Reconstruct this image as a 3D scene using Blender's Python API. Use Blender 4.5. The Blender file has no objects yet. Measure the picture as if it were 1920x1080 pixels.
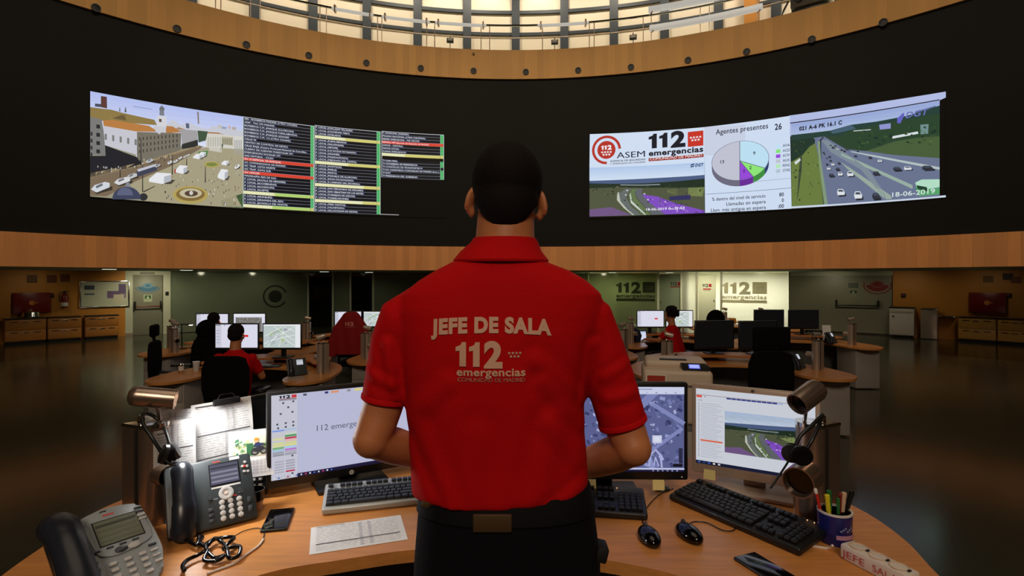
import bpy, bmesh, math, random
from mathutils import Vector, Matrix, Euler
from mathutils.bvhtree import BVHTree

random.seed(7)
SC = bpy.context.scene
COL = SC.collection
PI = math.pi
def R_(d): return math.radians(d)

# ------------------------------------------------------------------ camera, world, exposure
F = 1000.0            # focal length in pixels of the 1920 px wide frame
CAM_Z = 1.93          # eye height above the main floor (photographer stands on the supervisor's dais)
HOR = 523.0           # horizon row
cam_d = bpy.data.cameras.new('camera')
cam_d.sensor_fit = 'HORIZONTAL'
cam_d.sensor_width = 36.0
cam_d.lens = 36.0 * F / 1920.0
cam_d.shift_y = -(540.0 - HOR) / 1920.0
cam_d.clip_start = 0.05
cam_d.clip_end = 200
cam = bpy.data.objects.new('camera', cam_d)
COL.objects.link(cam)
cam.location = (0, 0, CAM_Z)
cam.rotation_euler = (PI / 2, 0, 0)
SC.camera = cam

SC.view_settings.view_transform = 'Standard'
SC.view_settings.look = 'None'
SC.view_settings.gamma = 1
SC.view_settings.exposure = 0.0
SC.view_settings.use_curve_mapping = False

W_ = bpy.data.worlds.new('world')
SC.world = W_
W_.use_nodes = True
W_.node_tree.nodes['Background'].inputs[0].default_value = (0.9, 1.0, 0.85, 1)
W_.node_tree.nodes['Background'].inputs[1].default_value = 0.004

def lin(c):
    out = []
    for v in c[:3]:
        v = v / 255.0
        out.append(v / 12.92 if v <= 0.04045 else ((v + 0.055) / 1.055) ** 2.4)
    return (out[0], out[1], out[2], 1.0)

def light(name, kind, loc, power, color=(1, 1, 1), size=0.1, aim=None, spot=None, blend=0.5, shape=None, spread=None):
    d = bpy.data.lights.new(name, kind)
    d.energy = power
    d.color = color
    if kind == 'AREA':
        d.shape = shape or 'DISK'
        d.size = size
        if spread: d.spread = spread
    elif kind in ('POINT', 'SPOT'):
        d.shadow_soft_size = size
        if kind == 'SPOT':
            d.spot_size = spot or R_(100); d.spot_blend = blend
    o = bpy.data.objects.new(name, d)
    COL.objects.link(o)
    o.location = loc
    if aim is not None:
        o.rotation_euler = (Vector(aim) - Vector(loc)).to_track_quat('-Z', 'Y').to_euler()
    return o

CY = 3.5              # centre of the round hall lies on x = 0
RD = 13.5             # radius of the drum carrying the video wall
RO = 19.5             # radius of the outer wall under the soffit
RG = 16.5             # radius of the gallery wall
def pol(r, phi, z=0.0):
    return Vector((r * math.sin(phi), CY + r * math.cos(phi), z))

# large lights of the hall: overhead luminaire, added fills, gallery lamps
light('dome_luminaire', 'AREA', (0, 1.0, 13.6), 185, (1.0, 0.80, 0.58), size=9.0, aim=(0, 1.0, 0))
light('rear_fill', 'AREA', (0, -7.5, 8.6), 410, (1.0, 0.82, 0.62), size=3.0, aim=(0, 3.0, 1.5))  # added fill behind the camera, lifts the man's back and upright surfaces
for k in range(12):                      # added fill spots brightening the wooden bands, weaker towards the sides
    ph = R_(-83 + k * 166 / 11.0)
    light('drum_fill', 'SPOT', pol(6.5, ph, 13.8), 780 * (0.16 + 0.84 * max(0.0, math.cos(ph)) ** 1.6), (1.0, 0.80, 0.55), size=0.2,
          aim=pol(RD, ph, 3.2), spot=R_(70), blend=0.8)
for k in range(14):                      # wall washers of the gallery
    ph = R_(-58 + k * 116 / 13.0)
    light('gallery_washer', 'SPOT', pol(14.6, ph, 13.4), 310, (1.0, 0.90, 0.74), size=0.25,
          aim=pol(RG, ph, 10.4), spot=R_(120), blend=0.9)
for px in (836, 922, 1010):              # three brighter downlights right at the gallery wall
    ph = math.atan2((px - 960) / F * 20.0, 16.5)
    light('gallery_downlight', 'SPOT', pol(RG - 0.45, ph, 13.5), 100, (1.0, 0.93, 0.8), size=0.08,
          aim=pol(RG - 0.1, ph, 11.0), spot=R_(70), blend=0.8)

# ------------------------------------------------------------------ measuring helpers
def cyl_hit(x, r):
    u = (x - 960.0) / F
    Z = (CY + math.sqrt(CY * CY - (1 + u * u) * (CY * CY - r * r))) / (1 + u * u)
    return u * Z, Z
def phi_of(x, r):
    X, Z = cyl_hit(x, r)
    return math.atan2(X, Z - CY)
def z_of(x, y, r):
    X, Z = cyl_hit(x, r)
    return CAM_Z - (y - HOR) / F * Z
def at(x, y, Y):
    return Vector(((x - 960) / F * Y, Y, CAM_Z - (y - HOR) / F * Y))
DZ = 1.19                     # supervisor's desk top
def ondesk(x, y, h=0.0):
    Y = (CAM_Z - DZ - h) * F / (y - HOR)
    return Vector(((x - 960) / F * Y, Y, DZ + h))

# ------------------------------------------------------------------ materials
def mat(name, col, rough=0.5, metal=0.0, spec=0.5, bump=0.0, bscale=40.0, var=0.0, vscale=8.0, coat=0.0, stretch=None):
    m = bpy.data.materials.new(name)
    m.use_nodes = True
    nt = m.node_tree
    b = nt.nodes['Principled BSDF']
    c = lin(col)
    b.inputs['Base Color'].default_value = c
    b.inputs['Roughness'].default_value = rough
    b.inputs['Metallic'].default_value = metal
    b.inputs['Specular IOR Level'].default_value = spec
    b.inputs['Coat Weight'].default_value = coat
    tc = nt.nodes.new('ShaderNodeTexCoord')
    src = tc.outputs['Object']
    if stretch:
        mp = nt.nodes.new('ShaderNodeMapping')
        mp.inputs['Scale'].default_value = stretch
        nt.links.new(src, mp.inputs['Vector'])
        src = mp.outputs['Vector']
    if var > 0:
        n = nt.nodes.new('ShaderNodeTexNoise')
        n.inputs['Scale'].default_value = vscale
        n.inputs['Detail'].default_value = 4
        nt.links.new(src, n.inputs['Vector'])
        r = nt.nodes.new('ShaderNodeValToRGB')
        r.color_ramp.elements[0].position = 0.3
        r.color_ramp.elements[1].position = 0.7
        r.color_ramp.elements[0].color = tuple(v * (1 - var) for v in c[:3]) + (1,)
        r.color_ramp.elements[1].color = tuple(min(1, v * (1 + var)) for v in c[:3]) + (1,)
        nt.links.new(n.outputs['Fac'], r.inputs['Fac'])
        nt.links.new(r.outputs['Color'], b.inputs['Base Color'])
    if bump > 0:
        n2 = nt.nodes.new('ShaderNodeTexNoise')
        n2.inputs['Scale'].default_value = bscale
        n2.inputs['Detail'].default_value = 3
        nt.links.new(src, n2.inputs['Vector'])
        bp = nt.nodes.new('ShaderNodeBump')
        bp.inputs['Strength'].default_value = bump
        bp.inputs['Distance'].default_value = 0.01
        nt.links.new(n2.outputs['Fac'], bp.inputs['Height'])
        nt.links.new(bp.outputs['Normal'], b.inputs['Normal'])
    return m

def wood_strips(name, col, var=0.16, n=420.0):
    """vertical veneer strips around the hall: colour varies with the angle about the hall's axis"""
    m = bpy.data.materials.new(name)
    m.use_nodes = True
    nt = m.node_tree
    b = nt.nodes['Principled BSDF']
    c = lin(col)
    g = nt.nodes.new('ShaderNodeNewGeometry')
    sp = nt.nodes.new('ShaderNodeSeparateXYZ')
    nt.links.new(g.outputs['Position'], sp.inputs[0])
    sub = nt.nodes.new('ShaderNodeMath'); sub.operation = 'SUBTRACT'; sub.inputs[1].default_value = CY
    nt.links.new(sp.outputs['Y'], sub.inputs[0])
    a = nt.nodes.new('ShaderNodeMath'); a.operation = 'ARCTAN2'
    nt.links.new(sp.outputs['X'], a.inputs[0]); nt.links.new(sub.outputs[0], a.inputs[1])
    mu = nt.nodes.new('ShaderNodeMath'); mu.operation = 'MULTIPLY'; mu.inputs[1].default_value = n / (2 * PI)
    nt.links.new(a.outputs[0], mu.inputs[0])
    fl = nt.nodes.new('ShaderNodeMath'); fl.operation = 'FLOOR'
    nt.links.new(mu.outputs[0], fl.inputs[0])
    wn = nt.nodes.new('ShaderNodeTexWhiteNoise'); wn.noise_dimensions = '1D'
    nt.links.new(fl.outputs[0], wn.inputs['W'])
    no = nt.nodes.new('ShaderNodeTexNoise'); no.noise_dimensions = '3D'
    no.inputs['Scale'].default_value = 1.0; no.inputs['Detail'].default_value = 5
    cb = nt.nodes.new('ShaderNodeCombineXYZ')
    m3 = nt.nodes.new('ShaderNodeMath'); m3.operation = 'MULTIPLY'; m3.inputs[1].default_value = 6.0
    nt.links.new(mu.outputs[0], m3.inputs[0]); nt.links.new(m3.outputs[0], cb.inputs[0])
    m4 = nt.nodes.new('ShaderNodeMath'); m4.operation = 'MULTIPLY'; m4.inputs[1].default_value = 1.2
    nt.links.new(sp.outputs['Z'], m4.inputs[0]); nt.links.new(m4.outputs[0], cb.inputs[2])
    nt.links.new(cb.outputs[0], no.inputs['Vector'])
    ad = nt.nodes.new('ShaderNodeMath'); ad.operation = 'ADD'
    nt.links.new(wn.outputs['Value'], ad.inputs[0]); nt.links.new(no.outputs['Fac'], ad.inputs[1])
    hf = nt.nodes.new('ShaderNodeMath'); hf.operation = 'MULTIPLY'; hf.inputs[1].default_value = 0.5
    nt.links.new(ad.outputs[0], hf.inputs[0])
    r = nt.nodes.new('ShaderNodeValToRGB')
    r.color_ramp.elements[0].position = 0.15; r.color_ramp.elements[1].position = 0.85
    r.color_ramp.elements[0].color = tuple(v * (1 - var) for v in c[:3]) + (1,)
    r.color_ramp.elements[1].color = tuple(min(1, v * (1 + var)) for v in c[:3]) + (1,)
    nt.links.new(hf.outputs[0], r.inputs['Fac'])
    nt.links.new(r.outputs['Color'], b.inputs['Base Color'])
    b.inputs['Roughness'].default_value = 0.55
    return m

def wood_grain(name, col, var=0.12, rough=0.32):
    m = mat(name, col, rough=rough, var=var, vscale=6.0, stretch=(1.0, 9.0, 9.0), spec=0.35)
    return m

def attr_mat(name, emit=None, rough=0.6):
    m = bpy.data.materials.new(name)
    m.use_nodes = True
    nt = m.node_tree
    b = nt.nodes['Principled BSDF']
    at_ = nt.nodes.new('ShaderNodeAttribute'); at_.attribute_name = 'Col'
    if emit:
        b.inputs['Base Color'].default_value = (0.01, 0.01, 0.01, 1)
        b.inputs['Roughness'].default_value = 0.4
        b.inputs['Specular IOR Level'].default_value = 0.2
        nt.links.new(at_.outputs['Color'], b.inputs['Emission Color'])
        b.inputs['Emission Strength'].default_value = emit
    else:
        nt.links.new(at_.outputs['Color'], b.inputs['Base Color'])
        b.inputs['Roughness'].default_value = rough
    return m

def glow(name, col, strength):
    m = bpy.data.materials.new(name)
    m.use_nodes = True
    b = m.node_tree.nodes['Principled BSDF']
    b.inputs['Base Color'].default_value = lin(col)
    b.inputs['Emission Color'].default_value = lin(col)
    b.inputs['Emission Strength'].default_value = strength
    return m

def frosted(name, tint, clear=0.25, trans=0.6, rough=0.12):
    """frosted glass: part lets things show through, part scatters the light behind it, plus a glossy face"""
    m = bpy.data.materials.new(name)
    m.use_nodes = True
    nt = m.node_tree
    nt.nodes.remove(nt.nodes['Principled BSDF'])
    out = nt.nodes['Material Output']
    c = lin(tint)
    tr = nt.nodes.new('ShaderNodeBsdfTransparent'); tr.inputs[0].default_value = c
    tl = nt.nodes.new('ShaderNodeBsdfTranslucent'); tl.inputs[0].default_value = c
    df = nt.nodes.new('ShaderNodeBsdfDiffuse'); df.inputs[0].default_value = c
    gl = nt.nodes.new('ShaderNodeBsdfGlossy'); gl.inputs['Roughness'].default_value = rough
    mx1 = nt.nodes.new('ShaderNodeMixShader'); mx1.inputs[0].default_value = trans
    nt.links.new(df.outputs[0], mx1.inputs[1]); nt.links.new(tl.outputs[0], mx1.inputs[2])
    mx2 = nt.nodes.new('ShaderNodeMixShader'); mx2.inputs[0].default_value = clear
    nt.links.new(mx1.outputs[0], mx2.inputs[1]); nt.links.new(tr.outputs[0], mx2.inputs[2])
    fr = nt.nodes.new('ShaderNodeFresnel'); fr.inputs[0].default_value = 1.45
    mx3 = nt.nodes.new('ShaderNodeMixShader')
    nt.links.new(fr.outputs[0], mx3.inputs[0])
    nt.links.new(mx2.outputs[0], mx3.inputs[1]); nt.links.new(gl.outputs[0], mx3.inputs[2])
    nt.links.new(mx3.outputs[0], out.inputs[0])
    return m

M = {}
M['black_wall'] = mat('video_wall_black', (28, 28, 27), rough=0.75, spec=0.2)
M['wood_band'] = wood_strips('veneer_band', (232, 158, 94))
M['wood_upper'] = wood_strips('veneer_band_upper', (206, 152, 76), var=0.12)
M['wood_wall'] = wood_strips('veneer_wall', (206, 134, 46), n=90.0, var=0.1)
M['floor'] = mat('polished_stone_floor', (64, 62, 48), rough=0.16, spec=0.45, var=0.18, vscale=0.6)
M['ceiling'] = mat('soffit_paint', (196, 200, 172), rough=0.8)
M['cream'] = mat('gallery_panel_cream', (230, 214, 188), rough=0.7, var=0.03, vscale=1.0)
M['mullion'] = mat('gallery_mullion_slate', (40, 46, 50), rough=0.5)
M['white_paint'] = mat('white_paint', (205, 205, 180), rough=0.6)
M['door_grey'] = mat('door_grey_enamel', (140, 138, 120), rough=0.45)
M['panel_grey'] = mat('grey_wall_panel', (146, 140, 120), rough=0.4)
M['glass_green'] = frosted('green_frosted_glass', (164, 172, 146), clear=0.2, trans=0.4, rough=0.1)
M['glass_mid'] = frosted('pale_green_glass', (176, 186, 146), clear=0.45, trans=0.4, rough=0.1)
M['glass_dark'] = frosted('dark_clear_glass', (40, 46, 34), clear=0.75, trans=0.3, rough=0.05)
M['glass_lit'] = frosted('milky_glass', (238, 238, 228), clear=0.3, trans=0.75, rough=0.15)
M['steel'] = mat('brushed_steel', (196, 178, 162), rough=0.36, metal=0.6, bump=0.03, bscale=80, stretch=(1, 1, 0.02))
M['steel_dark'] = mat('groove_dark', (26, 24, 22), rough=0.5)
M['steel_near'] = mat('brushed_steel_near', (176, 154, 140), rough=0.3, metal=0.9, bump=0.03, bscale=80, stretch=(1, 1, 0.02))
M['chrome'] = mat('chrome', (215, 212, 208), rough=0.15, metal=1.0)
M['desk'] = wood_grain('desk_beech', (208, 138, 72))
M['desk_edge'] = wood_grain('desk_edge_beech', (196, 120, 56))
M['pedestal'] = mat('pedestal_grey', (168, 158, 150), rough=0.5)
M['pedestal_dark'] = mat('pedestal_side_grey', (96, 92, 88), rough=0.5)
M['black_plastic'] = mat('black_plastic', (22, 22, 23), rough=0.38, bump=0.05, bscale=300)
M['black_gloss'] = mat('black_gloss', (8, 8, 10), rough=0.1)
M['black_matte'] = mat('black_matte', (14, 14, 15), rough=0.7)
M['black_fabric'] = mat('black_fabric', (15, 14, 15), rough=0.95, bump=0.2, bscale=350, spec=0.1)
M['phone_grey'] = mat('phone_silver_grey', (152, 160, 166), rough=0.4)
M['phone_dark'] = mat('phone_charcoal', (58, 66, 70), rough=0.42)
M['handset'] = mat('handset_navy_black', (34, 38, 48), rough=0.3)
M['button_grey'] = mat('button_light_grey', (205, 205, 205), rough=0.35)
M['button_dark'] = mat('button_dark', (60, 66, 74), rough=0.4)
M['beige_case'] = mat('monitor_warm_silver', (190, 168, 152), rough=0.4, metal=0.15)
M['printer'] = mat('printer_ivory', (206, 184, 162), rough=0.5)
M['paper'] = mat('paper', (240, 240, 240), rough=0.8)
M['kb_silver'] = mat('keyboard_silver', (170, 174, 172), rough=0.35, metal=0.2)
M['key_black'] = mat('keycap_black', (34, 38, 40), rough=0.4)
M['key_jet'] = mat('keycap_jet', (20, 20, 22), rough=0.5)
M['shirt'] = mat('red_pique', (196, 8, 14), rough=0.85, bump=0.12, bscale=220, spec=0.15)
M['skin'] = mat('skin', (196, 122, 78), rough=0.5, var=0.06, vscale=25)
M['hair'] = mat('dark_hair', (20, 12, 9), rough=0.8, bump=0.35, bscale=320, spec=0.2)
M['navy'] = mat('navy_trousers', (8, 8, 15), rough=0.9, spec=0.2, bump=0.15, bscale=200)
M['belt'] = mat('belt_webbing', (9, 9, 11), rough=0.8, spec=0.2)
M['leather_tan'] = mat('tan_leather', (78, 56, 32), rough=0.5)
M['red'] = mat('red_enamel', (120, 14, 12), rough=0.35)
M['red_bright'] = mat('red_print', (200, 40, 32), rough=0.5)
M['white_plastic'] = mat('white_plastic', (226, 214, 204), rough=0.45)
M['yellow_note'] = mat('yellow_note', (236, 220, 150), rough=0.8)
M['mug_blue'] = mat('mug_blue', (28, 34, 110), rough=0.25)
M['mug_white'] = mat('mug_white', (225, 220, 215), rough=0.3)
M['oak_cab'] = mat('cabinet_oak', (186, 118, 48), rough=0.45, var=0.1, vscale=5, stretch=(1, 1, 8))
M['oak_pale'] = mat('cabinet_pale_oak', (200, 146, 70), rough=0.45, var=0.1, vscale=5, stretch=(1, 1, 8))
M['dark_top'] = mat('dark_cabinet_top', (40, 34, 28), rough=0.4)
M['sock_white'] = mat('socket_ivory', (214, 180, 150), rough=0.5)
M['lamp_glow'] = glow('lamp_bulb', (255, 250, 235), 6.0)
M['tube_glow'] = glow('linear_light_diffuser', (225, 225, 220), 0.42)
M['downlight_glow'] = glow('downlight_diffuser', (250, 255, 230), 1.4)
M['led_glow'] = glow('led_indicator', (255, 170, 120), 3.0)
M['print'] = attr_mat('printed_ink')
M['screen'] = attr_mat('video_wall_display', emit=1.0)
M['lcd'] = attr_mat('monitor_display', emit=0.9)
M['lcd_far'] = attr_mat('far_monitor_display', emit=1.0)
M['lcd_dim'] = attr_mat('phone_display', emit=0.75)
M['sticker'] = attr_mat('window_sticker', rough=0.5)
_nt = M['sticker'].node_tree                  # thin vinyl: part of the light behind comes through
_tl = _nt.nodes.new('ShaderNodeBsdfTranslucent'); _mx = _nt.nodes.new('ShaderNodeMixShader'); _mx.inputs[0].default_value = 0.6
_nt.links.new(_nt.nodes['Attribute'].outputs['Color'], _tl.inputs[0])
_nt.links.new(_nt.nodes['Principled BSDF'].outputs[0], _mx.inputs[1]); _nt.links.new(_tl.outputs[0], _mx.inputs[2])
_nt.links.new(_mx.outputs[0], _nt.nodes['Material Output'].inputs[0])
# ------------------------------------------------------------------ geometry helpers
class B:
    """collects shapes; build() links them as ONE mesh object"""
    def __init__(s): s.bm = bmesh.new()
    def _xf(s, verts, m):
        for v in verts: v.co = m @ v.co
    def box(s, c, size, rot=None, bev=0.0, seg=2):
        r = bmesh.ops.create_cube(s.bm, size=1.0)
        vs = r['verts']
        m = Matrix.Translation(Vector(c)) @ (rot.to_4x4() if rot is not None else Matrix.Identity(4)) @ Matrix.Diagonal((size[0], size[1], size[2], 1))
        s._xf(vs, m)
        if bev > 0:
            es = list({e for v in vs for e in v.link_edges})
            bmesh.ops.bevel(s.bm, geom=es, offset=min(bev, 0.49 * min(size)), segments=seg, profile=0.5, affect='EDGES')
        return s
    def cyl(s, p0, p1, r0, r1=None, n=20, cap=True):
        p0 = Vector(p0); p1 = Vector(p1); r1 = r0 if r1 is None else r1
        return s.tube([p0, p1], [r0, r1], n=n, cap=cap)
    def tube(s, pts, rad, n=12, cap=True, closed=False):
        pts = [Vector(p) for p in pts]
        if not hasattr(rad, '__len__'): rad = [rad] * len(pts)
        rings = []
        N = len(pts)
        up = None
        for i, p in enumerate(pts):
            if closed: t = pts[(i + 1) % N] - pts[i - 1]
            elif i == 0: t = pts[1] - pts[0]
            elif i == N - 1: t = pts[-1] - pts[-2]
            else: t = pts[i + 1] - pts[i - 1]
            t.normalize()
            if up is None:
                up = Vector((0, 0, 1)) if abs(t.z) < 0.9 else Vector((0, 1, 0))
            a = up - t * up.dot(t)
            if a.length < 1e-5: a = t.orthogonal()
            a.normalize(); b = t.cross(a); up = a
            rings.append([s.bm.verts.new(p + (a * math.cos(2 * PI * k / n) + b * math.sin(2 * PI * k / n)) * rad[i]) for k in range(n)])
        rr = rings + ([rings[0]] if closed else [])
        for A, C in zip(rr[:-1], rr[1:]):
            for k in range(n):
                s.bm.faces.new((A[k], A[(k + 1) % n], C[(k + 1) % n], C[k]))
        if cap and not closed:
            s.bm.faces.new(rings[0][::-1]); s.bm.faces.new(rings[-1])
        return s
    def capsule(s, p0, p1, r0, r1, n=16, m=4):
        p0 = Vector(p0); p1 = Vector(p1); d = (p1 - p0).normalized()
        pts, rad = [], []
        for k in range(m):
            a = PI / 2 * (1 - (k + 0.15) / m)
            pts.append(p0 - d * r0 * math.sin(a)); rad.append(r0 * math.cos(a))
        pts += [p0, p1]; rad += [r0, r1]
        for k in range(m):
            a = PI / 2 * (k + 0.85) / m
            pts.append(p1 + d * r1 * math.sin(a)); rad.append(r1 * math.cos(a))
        return s.tube(pts, rad, n=n)
    def ell(s, c, r, rot=None, u=20, v=12):
        q = bmesh.ops.create_uvsphere(s.bm, u_segments=u, v_segments=v, radius=1.0)
        m = Matrix.Translation(Vector(c)) @ (rot.to_4x4() if rot is not None else Matrix.Identity(4)) @ Matrix.Diagonal((r[0], r[1], r[2], 1))
        s._xf(q['verts'], m)
        return s
    def lathe(s, prof, c=(0, 0, 0), n=28, m=None):
        rings = []
        for r, z in prof:
            rings.append([s.bm.verts.new((m or Matrix.Identity(4)) @ (Vector(c) + Vector((r * math.cos(2 * PI * k / n), r * math.sin(2 * PI * k / n), z)))) for k in range(n)])
        for A, C in zip(rings[:-1], rings[1:]):
            for k in range(n):
                s.bm.faces.new((A[k], A[(k + 1) % n], C[(k + 1) % n], C[k]))
        if prof[0][0] > 1e-6: s.bm.faces.new(rings[0][::-1])
        if prof[-1][0] > 1e-6: s.bm.faces.new(rings[-1])
        return s
    def prism(s, poly, z0, z1, bev=0.0, m=None):
        a = [s.bm.verts.new((p[0], p[1], z0)) for p in poly]
        b = [s.bm.verts.new((p[0], p[1], z1)) for p in poly]
        n = len(poly)
        fs = [s.bm.faces.new(a[::-1]), s.bm.faces.new(b)]
        for k in range(n):
            fs.append(s.bm.faces.new((a[k], a[(k + 1) % n], b[(k + 1) % n], b[k])))
        if m is not None: s._xf(a + b, m)
        if bev > 0:
            es = [e for f in fs[:2] for e in f.edges]
            bmesh.ops.bevel(s.bm, geom=es, offset=bev, segments=3, profile=0.5, affect='EDGES')
        return s
    def loft(s, rings, n=36, e=2.0):
        """rings: (cx, cy, cz, rx, ry[, exponent]) stacked; closed with caps"""
        R = []
        for q in rings:
            ex = q[5] if len(q) > 5 else e
            ring = []
            for k in range(n):
                a = 2 * PI * k / n
                ca, sa = math.cos(a), math.sin(a)
                x = q[3] * math.copysign(abs(ca) ** (2 / ex), ca)
                y = q[4] * math.copysign(abs(sa) ** (2 / ex), sa)
                zz = q[2](x + q[0]) if callable(q[2]) else q[2]
                ring.append(s.bm.verts.new((q[0] + x, q[1] + y, zz)))
            R.append(ring)
        for A, C in zip(R[:-1], R[1:]):
            for k in range(n):
                s.bm.faces.new((A[k], A[(k + 1) % n], C[(k + 1) % n], C[k]))
        s.bm.faces.new(R[0][::-1]); s.bm.faces.new(R[-1])
        return s
    def arc(s, r0, r1, p0, p1, z0, z1, step=None):
        """a slab bent round the hall's axis"""
        n = max(1, int(abs(p1 - p0) / (step or R_(1.0)) + 0.999))
        full = abs(abs(p1 - p0) - 2 * PI) < 1e-6
        cs = []
        for i in range(n + (0 if full else 1)):
            p = p0 + (p1 - p0) * i / n
            cs.append([s.bm.verts.new(pol(r, p, z)) for r, z in ((r0, z0), (r1, z0), (r1, z1), (r0, z1))])
        pairs = list(zip(cs[:-1], cs[1:])) + ([(cs[-1], cs[0])] if full else [])
        for A, C in pairs:
            for k in range(4):
                s.bm.faces.new((A[k], A[(k + 1) % 4], C[(k + 1) % 4], C[k]))
        if not full:
            s.bm.faces.new(cs[0][::-1]); s.bm.faces.new(cs[-1])
        return s
    def xform(s, m):
        s._xf(list(s.bm.verts), m); return s
    def build(s, name, material, parent=None, smooth=True, angle=40):
        bmesh.ops.recalc_face_normals(s.bm, faces=s.bm.faces)
        me = bpy.data.meshes.new(name)
        s.bm.to_mesh(me); s.bm.free()
        if material is not None: me.materials.append(material)
        return link(name, me, parent, smooth, angle)

def link(name, me, parent=None, smooth=True, angle=40):
    if smooth and len(me.polygons):
        me.shade_smooth()
        try: me.set_sharp_from_angle(angle=R_(angle))
        except Exception: pass
    o = bpy.data.objects.new(name, me)
    COL.objects.link(o)
    if parent is not None: o.parent = parent
    return o

def thing(name, label, cat, loc=(0, 0, 0), rotz=0.0, group=None):
    o = bpy.data.objects.new(name, None)
    COL.objects.link(o)
    o.empty_display_size = 0.1
    o.location = loc; o.rotation_euler = (0, 0, rotz)
    o['label'] = label; o['category'] = cat
    if group: o['group'] = group
    return o
def tag(o, label, cat, group=None):
    o['label'] = label; o['category'] = cat
    if group: o['group'] = group
    return o
def struct(o): o['kind'] = 'structure'; return o

def copy_tree(o, parent=None):
    c = o.copy(); COL.objects.link(c)
    if parent is not None: c.parent = parent
    for ch in list(o.children): copy_tree(ch, c)
    return c
def dup(o, loc, rotz, label, group=None):
    c = copy_tree(o); c.location = loc; c.rotation_euler = (0, 0, rotz); c['label'] = label
    if group: c['group'] = group
    return c

def merged(bb, voxel, smooth=4, factor=0.5):
    """fuse overlapping closed shapes into one continuous skin"""
    bmesh.ops.recalc_face_normals(bb.bm, faces=bb.bm.faces)
    me = bpy.data.meshes.new('tmp'); bb.bm.to_mesh(me); bb.bm.free()
    o = bpy.data.objects.new('tmp', me); COL.objects.link(o)
    r = o.modifiers.new('r', 'REMESH'); r.mode = 'VOXEL'; r.voxel_size = voxel; r.use_smooth_shade = True
    if smooth:
        q = o.modifiers.new('s', 'SMOOTH'); q.iterations = smooth; q.factor = factor
    dg = bpy.context.evaluated_depsgraph_get()
    res = bpy.data.meshes.new_from_object(o.evaluated_get(dg))
    COL.objects.unlink(o); bpy.data.objects.remove(o); bpy.data.meshes.remove(me)
    return res

def spline(pts, n=8, closed=False):
    out = []
    P = [Vector(p) for p in pts]; N = len(P)
    rng = N if closed else N - 1
    for i in range(rng):
        if closed: a, b, c, d = P[i - 1], P[i], P[(i + 1) % N], P[(i + 2) % N]
        else: a, b, c, d = P[max(i - 1, 0)], P[i], P[i + 1], P[min(i + 2, N - 1)]
        for k in range(n):
            t = k / n
            out.append(0.5 * ((2 * b) + (c - a) * t + (2 * a - 5 * b + 4 * c - d) * t * t + (3 * b - a - 3 * c + d) * t ** 3))
    if not closed: out.append(P[-1])
    return out
def inter(tab, t):
    for (a, b) in zip(tab[:-1], tab[1:]):
        if t <= b[0]:
            f = (t - a[0]) / (b[0] - a[0]) if b[0] != a[0] else 0
            f = max(0.0, min(1.0, f))
            return tuple(x + (y - x) * f for x, y in zip(a[1:], b[1:]))
    return tab[-1][1:]

# ------------------------------------------------------------------ flat graphics (screens, print, lettering)
_tx = {}
def text_geo(s, bold=0.0, res=3):
    key = (s, bold, res)
    if key not in _tx:
        cu = bpy.data.curves.new('t', 'FONT')
        cu.body = s; cu.resolution_u = res; cu.offset = bold; cu.space_character = 1.0 + bold * 2
        o = bpy.data.objects.new('t', cu); COL.objects.link(o)
        dg = bpy.context.evaluated_depsgraph_get()
        me = bpy.data.meshes.new_from_object(o.evaluated_get(dg))
        vs = [(v.co.x, v.co.y) for v in me.vertices]
        fs = [tuple(p.vertices) for p in me.polygons]
        COL.objects.unlink(o); bpy.data.objects.remove(o); bpy.data.curves.remove(cu); bpy.data.meshes.remove(me)
        _tx[key] = (vs, fs)
    return _tx[key]

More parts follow.
